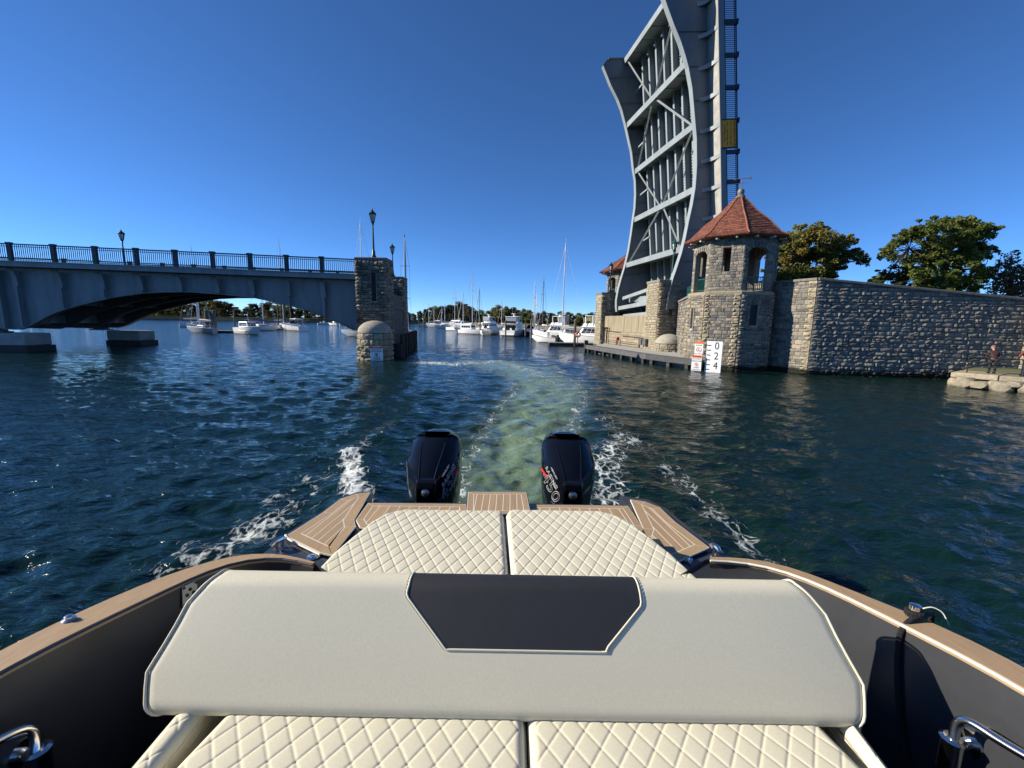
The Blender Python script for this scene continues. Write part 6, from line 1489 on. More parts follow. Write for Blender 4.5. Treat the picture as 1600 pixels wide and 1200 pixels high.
def person(label, base, face, s, jacket, trousers, cap):
    """bent-forward fishing pose seen from behind; face = heading in radians"""
    t = thing("person", label, "person", base); base = Vector(base); c_, s_ = cos(face), sin(face)
    def P(x, y, z): return base + Vector((c_ * y - s_ * x, s_ * y + c_ * x, z)) * s if False else base + Vector((c_ * y + s_ * x, s_ * y - c_ * x, z)) * s   # x right, y forward
    def skin(name, pts, edges, rad, mt):
        me = bpy.data.meshes.new(name); me.from_pydata([tuple(p) for p in pts], edges, []); me.materials.append(mt)
        o = link(name, me, t); md = o.modifiers.new("skin", 'SKIN'); 
        sv = me.skin_vertices[0].data
        for i, r_ in enumerate(rad): sv[i].radius = (r_ * s, r_ * s * 0.9)
        sv[0].use_root = True
        md.use_smooth_shade = True
        sb = o.modifiers.new("sub", 'SUBSURF'); sb.levels = 2; sb.render_levels = 2; return o
    pelvis, chest, neck = P(0, 0, 0.92), P(0, 0.13, 1.30), P(0, 0.24, 1.47)
    body = [pelvis, P(0, 0.05, 1.1), chest, neck, P(0, 0.27, 1.52)]
    skin("body", [P(0, 0, 0.9), P(0, 0.12, 1.28), P(0, 0.24, 1.48), P(0, 0.28, 1.56), P(0, 0.30, 1.66)] + [P(0.19, 0.16, 1.38), P(0.27, 0.24, 1.12), P(0.2, 0.47, 1.05), P(0.17, 0.54, 1.04)] + [P(-0.19, 0.16, 1.38), P(-0.28, 0.2, 1.12), P(-0.22, 0.4, 1.02), P(-0.18, 0.48, 1.03)] + [P(0.1, 0, 0.86), P(0.12, 0.03, 0.48), P(0.12, 0, 0.08), P(0.12, 0.13, 0.04)] + [P(-0.1, 0, 0.86), P(-0.13, 0.04, 0.48), P(-0.13, 0, 0.08), P(-0.13, 0.13, 0.04)],
         [(0, 1), (1, 2), (2, 3), (3, 4), (1, 5), (5, 6), (6, 7), (7, 8), (1, 9), (9, 10), (10, 11), (11, 12), (0, 13), (13, 14), (14, 15), (15, 16), (0, 17), (17, 18), (18, 19), (19, 20)],
         [0.10, 0.11, 0.05, 0.08, 0.085, 0.06, 0.048, 0.038, 0.034, 0.06, 0.048, 0.038, 0.034, 0.085, 0.06, 0.045, 0.04, 0.085, 0.06, 0.045, 0.04], SKIN)
    skin("jacket", [P(0, 0, 0.88), P(0, 0.06, 1.12), P(0, 0.13, 1.29), P(0, 0.22, 1.45), P(0.19, 0.16, 1.38), P(0.27, 0.24, 1.12), P(0.21, 0.44, 1.06), P(-0.19, 0.16, 1.38), P(-0.28, 0.2, 1.12), P(-0.23, 0.37, 1.03)], [(0, 1), (1, 2), (2, 3), (2, 4), (4, 5), (5, 6), (2, 7), (7, 8), (8, 9)], [0.165, 0.165, 0.175, 0.08, 0.085, 0.068, 0.05, 0.085, 0.068, 0.05], jacket)
    skin("trousers", [P(0, 0, 0.93), P(0.1, 0, 0.84), P(0.12, 0.03, 0.48), P(0.12, 0, 0.1), P(-0.1, 0, 0.84), P(-0.13, 0.04, 0.48), P(-0.13, 0, 0.1)], [(0, 1), (1, 2), (2, 3), (0, 4), (4, 5), (5, 6)], [0.155, 0.11, 0.085, 0.07, 0.11, 0.085, 0.07], trousers)
    for sx in (0.12, -0.13):
        m = MB(); q = P(sx, 0.06, 0.045); m.box(q, (0.1 * s, 0.27 * s, 0.09 * s), face - pi / 2); m.build("shoe", M['black'], t, bevel=0.02)
    hc = P(0, 0.31, 1.66); bm = bmesh.new(); bmesh.ops.create_uvsphere(bm, u_segments=16, v_segments=10, radius=0.112 * s)
    for v in bm.verts: v.co.z *= 1.18
    me = bpy.data.meshes.new("head"); bm.to_mesh(me); bm.free(); me.materials.append(SKIN); o = link("head", me, t); o.matrix_basis = Matrix.Translation(hc)
    m = MB(); m.lathe([(0.12 * s, 0.02 * s), (0.12 * s, 0.06 * s), (0.09 * s, 0.12 * s), (0.02 * s, 0.15 * s)], hc, 14); m.box(P(0, 0.46, 1.69), (0.14 * s, 0.14 * s, 0.015 * s), face - pi / 2); m.build("cap", cap, t, smooth=True)
    for sx, fy, fz in ((0.17, 0.58, 1.04), (-0.18, 0.52, 1.03)):
        for k in range(4):
            q = P(sx + (k - 1.5) * 0.018, fy, fz + 0.01); m = MB(); m.tube([q, q + (P(0, 0.05, -0.01) - P(0, 0, 0)), q + (P(0, 0.07, -0.045) - P(0, 0, 0))], [0.011 * s, 0.01 * s, 0.008 * s], 6); m.build("finger", SKIN, t)
        q = P(sx - 0.04 * (1 if sx > 0 else -1), fy - 0.03, fz); m = MB(); m.tube([q, q + (P(-0.02 if sx > 0 else 0.02, 0.04, 0.0) - P(0, 0, 0))], [0.012 * s, 0.009 * s], 6); m.build("thumb", SKIN, t)
    return t
# the retaining wall stands 1-2 m behind them
pp = LE0 + LD * 1.12 + LN * 0.85
person("person in maroon jacket, dark trousers and pinkish cap standing at the ledge railing", (pp.x, pp.y, 0.63), R(60), 0.70, mat("maroon_jacket", (0.04, 0.016, 0.018), 0.8, var=0.1), mat("dark_trousers", (0.015, 0.016, 0.02), 0.85), mat("pink_cap", (0.22, 0.10, 0.09), 0.8))
pp = LE0 + LD * 2.12 + LN * 0.75
person("person in blue trousers and red top cut off by the right edge", (pp.x, pp.y, 0.63), R(80), 0.74, mat("red_top", (0.14, 0.03, 0.03), 0.8), mat("blue_trousers", (0.02, 0.035, 0.10), 0.85), mat("dark_cap", (0.03, 0.03, 0.035), 0.8))
# ================================================================ the motorboat the photo is taken from
M['teak'] = mat("synthetic_teak", (0.39, 0.265, 0.145), 0.6, var=0.12, vscale=60, stretch=(1, 0.06, 1), bump=0.15, bscale=300, rand=0.07)
M['caulk'] = mat("pale_caulking", (0.70, 0.66, 0.56), 0.6)
M['navy'] = mat("dark_slate_gelcoat", (0.036, 0.044, 0.06), 0.22, spec=0.6)
M['liner'] = mat("charcoal_hull_liner", (0.030, 0.032, 0.037), 0.42, var=0.12, vscale=14)
M['vinyl'] = mat("cream_vinyl", (0.665, 0.625, 0.475), 0.55, var=0.06, vscale=150, bump=0.10, bscale=520, spec=0.35)
M['vinyl_dark'] = mat("charcoal_vinyl", (0.021, 0.022, 0.025), 0.6, var=0.10, vscale=40, bump=0.10, bscale=520)
M['chrome'] = mat("polished_steel", (0.75, 0.74, 0.72), 0.18, metal=1.0)
M['plate'] = mat("brushed_steel", (0.42, 0.43, 0.43), 0.4, metal=1.0, var=0.1)
M['cowl'] = mat("glossy_black_cowl", (0.004, 0.0045, 0.007), 0.12, spec=0.4, coat=0.15)
M['cowl2'] = mat("satin_black_engine", (0.006, 0.006, 0.007), 0.28)
M['rope'] = mat("black_braided_rope", (0.010, 0.010, 0.011), 0.7, bump=0.8, bscale=220)
M['redstripe'] = mat("red_cowl_stripe", (0.75, 0.03, 0.03), 0.4)  # plain red paint of the cowl stripe
M['silver'] = mat("silver_lettering", (0.55, 0.56, 0.58), 0.35)

def gz(y): return 1.46 + 0.175 * min(1.0, max(0.0, (2.15 - y) / 1.05))
def on_gunwale(u, v, dz=0.0):
    z = 1.55
    for _ in range(25): z = 0.5 * z + 0.5 * (gz(atZ(u, v, z).y) + dz)
    return atZ(u, v, z)
def smooth_poly(pts, n):
    pts = [Vector(p) for p in pts]; L = [0]
    for i in range(1, len(pts)): L.append(L[-1] + (pts[i] - pts[i - 1]).length)
    s = np.linspace(0, L[-1], n); out = np.stack([np.interp(s, L, [p[k] for p in pts]) for k in range(3)], 1)
    for _ in range(3): out[1:-1] = 0.25 * out[:-2] + 0.5 * out[1:-1] + 0.25 * out[2:]
    return [Vector(q) for q in out]
boat = thing("motorboat", "charcoal motorboat with teak-coloured gunwales and swim platform, carrying the camera", "motorboat", (0, 2.0, 0.0))
# --- gunwales, liner and topsides
Lo = [(0, 1014), (90, 972), (180, 930), (270, 894), (330, 875), (369, 865), (400, 862), (425, 862.5), (460, 868), (492, 878)]
Li = [(0, 1045.5), (90, 1000), (180, 958), (270, 915), (330, 887), (369, 874), (400, 869), (425, 867.5), (458, 871), (489, 880)]
Ro = [(1600, 1039), (1540, 1011), (1480, 981), (1420, 957), (1360, 935), (1300, 909), (1240, 886), (1200, 875), (1150, 869), (1110, 870)]
Ri = [(1600, 1071), (1540, 1039), (1480, 1008), (1405, 972), (1330, 933), (1258, 901), (1225, 889), (1185, 878), (1145, 873.5), (1110, 873.5)]
G = {}
for side, o_, i_ in ((-1, Lo, Li), (1, Ro, Ri)):
    po = [on_gunwale(u, v) for u, v in o_]; pi_ = [on_gunwale(u, v) for u, v in i_]
    d = (po[0] - po[1]).normalized()
    xe = side * 1.62
    fwd_o = [Vector((side * 0.02, -5.2, 1.95)), Vector((side * 0.7, -4.3, 1.9)), Vector((side * 1.25, -3.0, 1.8)), Vector((side * 1.55, -1.5, 1.72)), Vector((side * 1.63, -0.2, 1.68))]
    fwd_i = [Vector((side * 0.0, -5.05, 1.95)), Vector((side * 0.6, -4.25, 1.9)), Vector((side * 1.15, -2.95, 1.8)), Vector((side * 1.45, -1.5, 1.72)), Vector((side * 1.53, -0.2, 1.68))]
    O_ = smooth_poly(fwd_o + po, 90); I_ = smooth_poly(fwd_i + pi_, 90); G[side] = (O_, I_)
    m = MB(); t_ = Vector((0, 0, 0.022))
    m.strip([[a, b, b - t_, a - t_] for a, b in zip(O_, I_)], closed=True); m.build("gunwale", M['teak'], boat)
    m = MB(); m.tube([b + Vector((0, 0, -0.006)) + (b - a).normalized() * 0.005 for a, b in zip(O_, I_)], 0.0055 if side > 0 else 0.004, 6); m.build("gunwale_trim", M['caulk'] if side > 0 else M['navy'], boat)
    m = MB()
    m.strip([[b - t_ + (b - a).normalized() * 0.0, b - Vector((0, 0, 0.10)) + (b - a).normalized() * 0.012, Vector((b.x - side * 0.05, b.y, 1.25)), Vector((b.x - side * 0.08, b.y, 0.90))] for a, b in zip(O_, I_)]); m.build("hull_liner", M['liner'], boat, smooth=True)
    m = MB()
    m.strip([[a - t_ * 0.5 - (b - a).normalized() * 0.004, a - Vector((side * -0.03, 0, 0.16)), Vector((a.x - side * 0.12, a.y, 0.75)), Vector((a.x * 0.78, a.y, -0.05)), Vector((a.x * 0.3, a.y, -0.45))] for a, b in zip(O_, I_)]); m.build("hull_side", M['navy'], boat, smooth=True)
m = MB(); m.strip([[Vector((p.x, p.y, 0.905)), Vector((q.x, q.y, 0.905))] for p, q in zip(G[-1][1], G[1][1])]); m.build("cockpit_floor", M['liner'], boat)
# --- stern deck with its teak panels
ZD = 1.18
stern = [(402, 872), (420, 858), (447, 834), (505, 798), (531, 777), (560, 769), (581, 767.5), (572, 785), (729, 786), (731, 768), (823, 768), (827, 787), (982, 789.5), (968, 774.5), (1012, 780.5), (1040, 795), (1100, 842), (1140, 868), (1160, 880), (1180, 905), (800, 960), (420, 905)]
sp = [atZ(u, v, ZD) for u, v in stern]
m = MB(); m.prism(sp, (0, 0, -0.16)); m.build("stern_deck", M['navy'], boat)
m = MB(); w0 = atZ(402, 872, ZD); w1 = atZ(1160, 880, ZD)
ring = [sp[1], sp[2], sp[3], sp[4], sp[5], sp[6], sp[7], sp[12], sp[13], sp[14], sp[15], sp[16], sp[17]]
m.strip([[p - Vector((0, 0, 0.1)), Vector((p.x * 0.82, p.y - 0.12, 0.2)), Vector((p.x * 0.7, p.y - 0.25, -0.4))] for p in ring]); m.build("transom", M['navy'], boat, smooth=True)
m = MB(); m.box((0, 1.75, 1.0), (1.9, 1.5, 0.5)); m.build("sunpad_plinth", M['liner'], boat)
def clip(poly, p, n):
    out = []
    for i in range(len(poly)):
        a, b = poly[i], poly[(i + 1) % len(poly)]; da, db = (a - p).dot(n), (b - p).dot(n)
        if da >= 0: out.append(a)
        if (da >= 0) != (db >= 0): out.append(a.lerp(b, da / (da - db)))
    return out
def area2(poly): return sum(poly[i].x * poly[(i + 1) % len(poly)].y - poly[(i + 1) % len(poly)].x * poly[i].y for i in range(len(poly)))
def inset(poly, w):
    if area2(poly) < 0: poly = poly[::-1]
    n = len(poly); out = []
    for i in range(n):
        a, b, c = poly[i - 1], poly[i], poly[(i + 1) % n]; e0, e1 = (b - a).normalized(), (c - b).normalized()
        n0, n1 = Vector((-e0.y, e0.x, 0)), Vector((-e1.y, e1.x, 0)); k = n0 + n1; k = k / max(0.35, k.dot(n1)); out.append(b + k * w)
    return poly, out
def teak_panel(pxs, z, border, pitch, direction, root, skip_border=()):
    poly = [p if isinstance(p, Vector) else Vector((*atZ(p[0], p[1], z).xy, 0)) for p in pxs]; poly, ins = inset(poly, border)
    m = MB(); m.prism([p + Vector((0, 0, z - 0.008)) for p in poly], (0, 0, 0.0108)); m.build("caulking", M['caulk'], root)
    n = len(poly); g_ = 0.0036
    _, o2 = inset(poly, 0.004); _, i2 = inset(poly, border - g_)
    for i in range(n):
        j = (i + 1) % n; q = [o2[i], o2[j], i2[j], i2[i]]
        e = (q[1] - q[0]).normalized()
        q = [q[0] + e * g_ * 0.6, q[1] - e * g_ * 0.6, q[2] - e * g_ * 0.6, q[3] + e * g_ * 0.6]
        m = MB(); m.prism([p + Vector((0, 0, z)) for p in q], (0, 0, 0.0035)); m.build("plank", M['teak'], root)
    _, core = inset(poly, border + g_)
    d = Vector((*direction, 0)).normalized(); s = Vector((-d.y, d.x, 0)); ks = [p.dot(s) for p in core]; k = math.floor(min(ks) / pitch) * pitch
    while k < max(ks):
        c = clip(clip(core, s * (k + g_), s), s * (k + pitch - g_), -s)
        if len(c) >= 3 and abs(area2(c)) > 2e-4:
            m = MB(); m.prism([p + Vector((0, 0, z)) for p in c], (0, 0, 0.0035)); m.build("plank", M['teak'], root)
        k += pitch
LW_ = [(447, 838), (505, 801), (532, 780), (556, 772), (579, 769.5), (553, 812), (556, 823), (520, 868), (500, 864)]
dL = atZ(560, 773, 1.2) - atZ(465, 853, 1.2)
teak_panel(LW_, 1.2, 0.07, 0.058, (0.15, 1.0), boat)
teak_panel([(575, 786.5), (728, 788), (730, 812), (700, 830), (590, 830), (562, 824), (556, 813)], 1.2, 0.05, 0.075, (0.05, 1), boat)
teak_panel([(731.5, 769), (822, 769), (829, 803), (729, 803)], 1.235, 0.045, 0.052, (0.0, 1), boat)
teak_panel([(826, 789), (981, 791), (1002, 822), (1010, 835), (900, 838), (832, 815)], 1.2, 0.05, 0.075, (-0.05, 1), boat)
_l = [Vector((*atZ(u, v, 1.2).xy, 0)) for u, v in LW_]; xm = (atZ(447, 838, 1.2).x + atZ(1097, 843, 1.2).x) / 2
RW_ = [Vector((2 * xm - p.x, p.y - 0.05, 0)) for p in _l]
teak_panel(RW_, 1.2, 0.07, 0.058, (-0.15, 1.0), boat)
for pts in ([(446, 836), (447, 841), (500, 866.5)],): 
    m2 = MB(); m2.tube(smooth_poly([atZ(u, v, 1.203) for u, v in pts], 14), 0.007, 6); m2.build("white_trim", M['caulk'], boat)
# inner bulwarks either side of the sunpad
for side, pts in ((-1, [(360, 866), (425, 866), (470, 874), (492, 880), (500, 890)]), (1, [(1103, 874), (1115, 872), (1145, 873), (1200, 880), (1250, 896)])):
    a = [on_gunwale(u, v, -0.012) for u, v in pts]
    m = MB(); m.strip([[p, Vector((p.x - side * 0.22, p.y - 0.10, p.z - 0.06)), Vector((p.x - side * 0.26, p.y - 0.12, 1.0))] for p in a]); m.build("bulwark", M['liner'], boat, smooth=True)
# --- deck hardware
def cleat(u0, v0, u1, v1, z, nm="cleat"):
    a, b = atZ(u0, v0, z), atZ(u1, v1, z); d = (b - a); m = MB()
    m.tube([a + Vector((0, 0, 0.035)), a.lerp(b, 0.25) + Vector((0, 0, 0.05)), a.lerp(b, 0.75) + Vector((0, 0, 0.05)), b + Vector((0, 0, 0.035))], [0.012, 0.016, 0.016, 0.012], 8)
    for f in (0.3, 0.7): m.cyl(a.lerp(b, f), a.lerp(b, f) + Vector((0, 0, 0.05)), 0.014, n=8)
    return m.build(nm, M['chrome'], boat, smooth=True)
cleat(424, 862, 447, 850, ZD + 0.01); cleat(1110, 860, 1124, 871, ZD + 0.01)
for u, v in ((490, 871), (1072, 874)):
    p = atZ(u, v, ZD); m = MB(); m.lathe([(0.036, 0.0), (0.038, 0.008), (0.022, 0.012), (0.02, 0.016), (0.008, 0.018)], p, 18); m.build("filler_cap", M['chrome'], boat, smooth=True)
m = MB(); p0, p1 = atZ(1064, 865.5, ZD + 0.01), atZ(1080, 881, ZD + 0.01); m.tube([p0, p1], 0.006, 6); m.build("guide_rod", M['chrome'], boat)
p = on_gunwale(108, 969); m = MB(); m.lathe([(0.018, 0.0), (0.019, 0.004), (0.010, 0.008), (0.011, 0.015), (0.005, 0.018)], p, 16); m.build("deck_stud", M['chrome'], boat, smooth=True)
p = on_gunwale(1427, 966); m = MB(); m.lathe([(0.022, 0.0), (0.022, 0.008), (0.012, 0.012), (0.012, 0.032), (0.017, 0.034), (0.017, 0.05), (0.008, 0.053)], p, 16); m.build("fender_stud", M['chrome'], boat, smooth=True); STUD = p
# steel plate on the port liner
def on_liner(side, u, v, off=0.0):
    d = ray(u, v)
    O_, I_ = G[side]; best = None
    for t in np.arange(0.6, 3.5, 0.004):
        q = CAM + d * t
        if q.z < 0.9: break
        ys = [b.y for b in I_]; xi = float(np.interp(q.y, ys, [b.x for b in I_])); zi = float(np.interp(q.y, ys, [b.z for b in I_]))
        xw = xi - side * float(np.interp(zi - q.z, [0, 0.02, 0.10, zi - 1.25, zi - 0.9], [0, 0.0, 0.012, 0.05, 0.08])) 
        if side * (q.x - xw) >= -off: return q
    return CAM + d * 1.3
pl = [on_liner(-1, u, v, 0.004) for u, v in ((283, 917), (306.5, 906), (308, 938), (284, 950.5))]
nrm = (pl[1] - pl[0]).cross(pl[3] - pl[0]).normalized(); nrm = nrm if nrm.x > 0 else -nrm
m = MB(); m.prism(pl, nrm * 0.006); m.build("steel_plate", M['plate'], boat, bevel=0.002)
cc = (pl[0] + pl[1] + pl[2] + pl[3]) / 4
for i in range(4):
    q = cc.lerp(pl[i], 0.8) + nrm * 0.006; m = MB(); m.cyl(q, q + nrm * 0.003, 0.005, n=8); m.build("screw", M['black'], boat)
    q = cc.lerp((pl[i] + pl[(i + 1) % 4]) / 2, 0.42) + nrm * 0.006; m = MB(); m.cyl(q, q + nrm * 0.002, 0.007, n=8); m.build("drain_hole", M['black'], boat)
# grab rails
def grab(side, pts, sock):
    q = [on_liner(side, u, v, o) for u, v, o in pts]; m = MB(); m.tube(smooth_poly(q, 28), 0.0125, 12); m.build("grab_rail", M['chrome'], boat, smooth=True)
    for (u, v, o) in sock:
        c = on_liner(side, u, v, o); m = MB(); m.lathe([(0.026, -0.10), (0.027, -0.01), (0.030, 0.0), (0.021, 0.006), (0.016, 0.004)], c, 18); m.build("rail_socket", M['chrome'], boat, smooth=True)
        b = on_liner(side, u + side * 22, v + 6, 0.004); m = MB(); m.tube([c + Vector((0, 0, -0.03)), b], 0.016, 10); m.tube([b, b + Vector((side * 0.012, 0, 0))], 0.038, 16); m.build("rail_flange", M['chrome'], boat, smooth=True)
grab(1, [(1700, 1232, 0.07), (1600, 1180, 0.07), (1550, 1150, 0.07), (1522, 1131, 0.07), (1505, 1123, 0.07), (1493, 1132, 0.075), (1489, 1160, 0.08)], [(1489, 1154, 0.08)])
grab(-1, [(-100, 1205, 0.07), (-20, 1165, 0.07), (20, 1146, 0.07), (42, 1138, 0.07), (54, 1143, 0.07), (58, 1160, 0.075), (57, 1180, 0.08)], [(58, 1172, 0.08)])
# --- rope made fast at the stud, hanging down inside and over the side
rp_ = thing("rope", "black braided fender rope tied at the right gunwale stud, hanging inside the hull", "rope", tuple(STUD))
q = [STUD + Vector((0.12, 0.05, -0.12)), STUD + Vector((0.085, 0.02, 0.012)), STUD + Vector((0.03, -0.01, 0.018)), STUD + Vector((-0.02, -0.02, 0.018))] + [on_liner(1, u, v, o) for u, v, o in ((1409, 981, 0.012), (1404, 1000, 0.014), (1402, 1030, 0.014), (1402, 1070, 0.014), (1405, 1120, 0.014), (1414, 1180, 0.014), (1424, 1230, 0.014))]
m = MB(); m.tube(smooth_poly(q, 60), 0.0085, 9); m.build("rope_line", M['rope'], rp_, smooth='all')
m = MB(); m.tube([STUD + Vector((cos(a) * 0.02, sin(a) * 0.02, 0.012 + 0.008 * a / 6.28)) for a in np.linspace(0, 12.5, 30)], 0.0075, 8); m.build("rope_hitch", M['rope'], rp_, smooth='all')
m = MB(); m.tube(smooth_poly([STUD + Vector((0.06, 0.03, 0.016)), STUD + Vector((0.085, 0.025, 0.028)), STUD + Vector((0.11, 0.01, 0.02)), STUD + Vector((0.12, -0.01, -0.02))], 16), 0.0022, 6); m.build("white_whipping_line", M['caulk'], rp_, smooth='all')

# --- upholstery
def cushion(name, label, left, right, ztop, thick, a, b, group, res=0.0034, r=0.030, depth=0.0013, y_lo=None, tilt=0.0, x_off=0.0):
    """left/right: edge points (x, y) by growing y; quilted in diamonds a wide and b long"""
    ly, lx = [p[1] for p in left], [p[0] for p in left]; ry, rx = [p[1] for p in right], [p[0] for p in right]
    y0, y1 = max(ly[0], ry[0]), min(ly[-1], ry[-1])
    ny = int((y1 - y0) / res); nx = int(max(max(rx) - min(lx), 0.1) / res)
    ys = np.linspace(y0, y1, ny); XL = np.interp(ys, ly, lx); XR = np.interp(ys, ry, rx)
    f = np.linspace(0, 1, nx); X = XL[:, None] + (XR - XL)[:, None] * f[None, :]; Y = np.repeat(ys[:, None], nx, 1)
    slopeL = np.abs(np.gradient(XL, ys)); slopeR = np.abs(np.gradient(XR, ys))
    dL_ = (X - XL[:, None]) / np.sqrt(1 + np.minimum(slopeL, 3) ** 2)[:, None]; dR = (XR[:, None] - X) / np.sqrt(1 + np.minimum(slopeR, 3) ** 2)[:, None]
    d = np.minimum(np.minimum(dL_, dR), np.minimum(Y - y0, y1 - Y))
    dd = np.clip(d, 0, r); edge = r - np.sqrt(np.maximum(r * r - (r - dd) ** 2, 0))
    p = (X + x_off) / a + Y / b; q = (X + x_off) / a - Y / b
    dp = np.abs(p - np.round(p)); dq = np.abs(q - np.round(q))
    nrm_ = 1 / sqrt(1 / a ** 2 + 1 / b ** 2)
    gp, gq = dp * nrm_, dq * nrm_
    pil = (np.sin(pi * np.clip(dp * 2, 0, 1) / 2) * np.sin(pi * np.clip(dq * 2, 0, 1) / 2)) ** 0.55
    quilt = depth * pil - 0.0021 * np.exp(-(gp / 0.0026) ** 2) - 0.0021 * np.exp(-(gq / 0.0026) ** 2)
    inner = np.clip((d - 0.008) / 0.02, 0, 1)
    Z = ztop - edge + quilt * inner + tilt * (Y - y0)
    co = np.stack([X, Y, Z], -1).reshape(-1, 3); idx = np.arange(ny * nx).reshape(ny, nx)
    F_ = np.stack([idx[:-1, :-1], idx[:-1, 1:], idx[1:, 1:], idx[1:, :-1]], -1).reshape(-1, 4).tolist()
    rim = list(idx[0, :]) + list(idx[1:, -1]) + list(idx[-1, -2::-1]) + list(idx[-2:0, 0])
    base = len(co); low = co[rim].copy(); low[:, 2] -= thick
    k = len(rim); F_ += [(int(rim[i]), base + i, base + (i + 1) % k, int(rim[(i + 1) % k])) for i in range(k)]
    t = thing(name, label, "boat cushion", tuple(co.mean(0)), group)
    me = bpy.data.meshes.new("quilted_cover"); me.from_pydata(np.concatenate([co, low]).tolist(), [], F_); me.materials.append(M['vinyl']); me.polygons.foreach_set("use_smooth", np.ones(len(me.polygons), dtype=bool))
    link("quilted_cover", me, t)
    m = MB(); st = max(1, k // 160); m.tube([Vector(co[rim[i]]) + Vector((0, 0, -0.004)) for i in range(0, k, st)], 0.0045, 6, closed=True); m.build("piping", M['vinyl'], t, smooth='all')
    return t
ZS = 1.455
def xy(u, v, z): p = atZ(u, v, z); return (p.x, p.y)
lp = [xy(u, v, ZS) for u, v in ((497, 885), (520, 861), (550, 836), (580, 812.5), (600, 801.5), (613, 797.5), (626, 795), (642, 793.4))]
lp = [(lp[0][0] - 0.10, lp[0][1] - 0.42)] + lp
rp2 = [xy(u, v, ZS) for u, v in ((793.5, 885), (786.5, 800), (783, 795), (776, 793.2))]; rp2 = [(rp2[0][0] + 0.003, lp[0][1])] + rp2; rp2[-1] = (rp2[-1][0], lp[-1][1])
cushion("sun_pad", "cream diamond-quilted sun pad left of the centre gap, behind the backrest", lp, rp2, ZS, 0.09, 0.064, 0.122, "quilted sun pads over the stern", x_off=0.02)
rr3 = [xy(u, v, ZS) for u, v in ((1079, 889), (1051, 863), (1022, 841), (996, 820.5), (970, 806), (957, 801.5), (943, 798), (925, 796))]
rr3 = [(rr3[0][0] + 0.10, rr3[0][1] - 0.42)] + rr3
ll3 = [xy(u, v, ZS) for u, v in ((797.5, 889), (790.5, 802), (794, 796.5), (801, 794.5))]; ll3 = [(ll3[0][0] + 0.003, rr3[0][1])] + ll3; ll3[-1] = (ll3[-1][0], rr3[-1][1])
cushion("sun_pad", "cream diamond-quilted sun pad right of the centre gap, behind the backrest", ll3, rr3, ZS, 0.09, 0.064, 0.122, "quilted sun pads over the stern", x_off=-0.01)
ZC = 1.466
def seat(label, l, r_, xo=0.0, z=ZC):
    lq = [xy(u, v, z) for u, v in l][::-1]; rq = [xy(u, v, z) for u, v in r_][::-1]
    def ext(s):
        a, b = s[0], s[1]; k = (b[0] - a[0]) / (b[1] - a[1]); far = (s[-1][0] + k * 0.22, s[-1][1] + 0.22); near = (a[0] - k * 0.5, a[1] - 0.5); return [near] + s + [far]
    cushion("seat_cushion", label, ext(lq), ext(rq), z, 0.10, 0.072, 0.098, "quilted seat cushions before the backrest", depth=0.0011, x_off=xo)
seat("wide cream quilted seat cushion left of the centre seam at the bottom", [(334, 1130), (266, 1200)], [(820, 1130), (822.5, 1200)])
seat("wide cream quilted seat cushion right of the centre seam at the bottom", [(825, 1130), (828, 1200)], [(1284, 1130), (1354, 1200)], 0.03)
seat("narrow cream quilted side cushion at the bottom left beside the dark hull", [(256, 1130), (196, 1200)], [(296, 1130), (240, 1200)], 0.02, 1.468)
seat("narrow cream quilted side cushion at the bottom right beside the dark hull", [(1318, 1130), (1372, 1200)], [(1342, 1130), (1396, 1200)], 0.01, 1.468)
m = MB(); m.box((0, 0.7, 1.165), (2.1, 0.85, 0.38)); m.build("seat_base", M['liner'], boat, bevel=0.02)
for u in (309, 1303):
    p0, p1 = atZ(u, 1138, 1.40), atZ(u - (24 if u < 800 else -24), 1172, 1.40); m = MB(); m.bar(p0, p1, 0.035, 0.006); m.build("cushion_strap", M['canvas_tan'], boat)

# backrest: a thick padded panel leaning aft, dark inlay at its centre
BY0, BZ0, BY1, BZ1, BTH, BR_ = 1.045, 1.468, 1.292, 1.772, 0.15, 0.055
TY, TZ = BY1 - BY0, BZ1 - BZ0; TL = sqrt(TY * TY + TZ * TZ); ty, tz = TY / TL, TZ / TL; ny_, nz_ = -tz, ty        # outward normal of the front
def _wb():
    out = {}
    for (u, v) in ((240, 1118), (236.5, 1105), (237, 1075), (239, 1050), (252, 1028), (264, 1008), (283, 975), (300, 942), (322, 917), (343, 896)):
        p = onPlane(u, v, (0, BY0, BZ0), (0, ny_, nz_)); q = onPlane(2 * 797 - u, v + 6, (0, BY0, BZ0), (0, ny_, nz_))
        out[((p.y - BY0) * ty + (p.z - BZ0) * tz) / TL] = (q.x - p.x) / 2
    k = sorted(out); return ([0.0] + k + [1.2], [out[k[0]] - 0.012] + [out[i] for i in k] + [out[k[-1]] - 0.012])
WB = _wb()
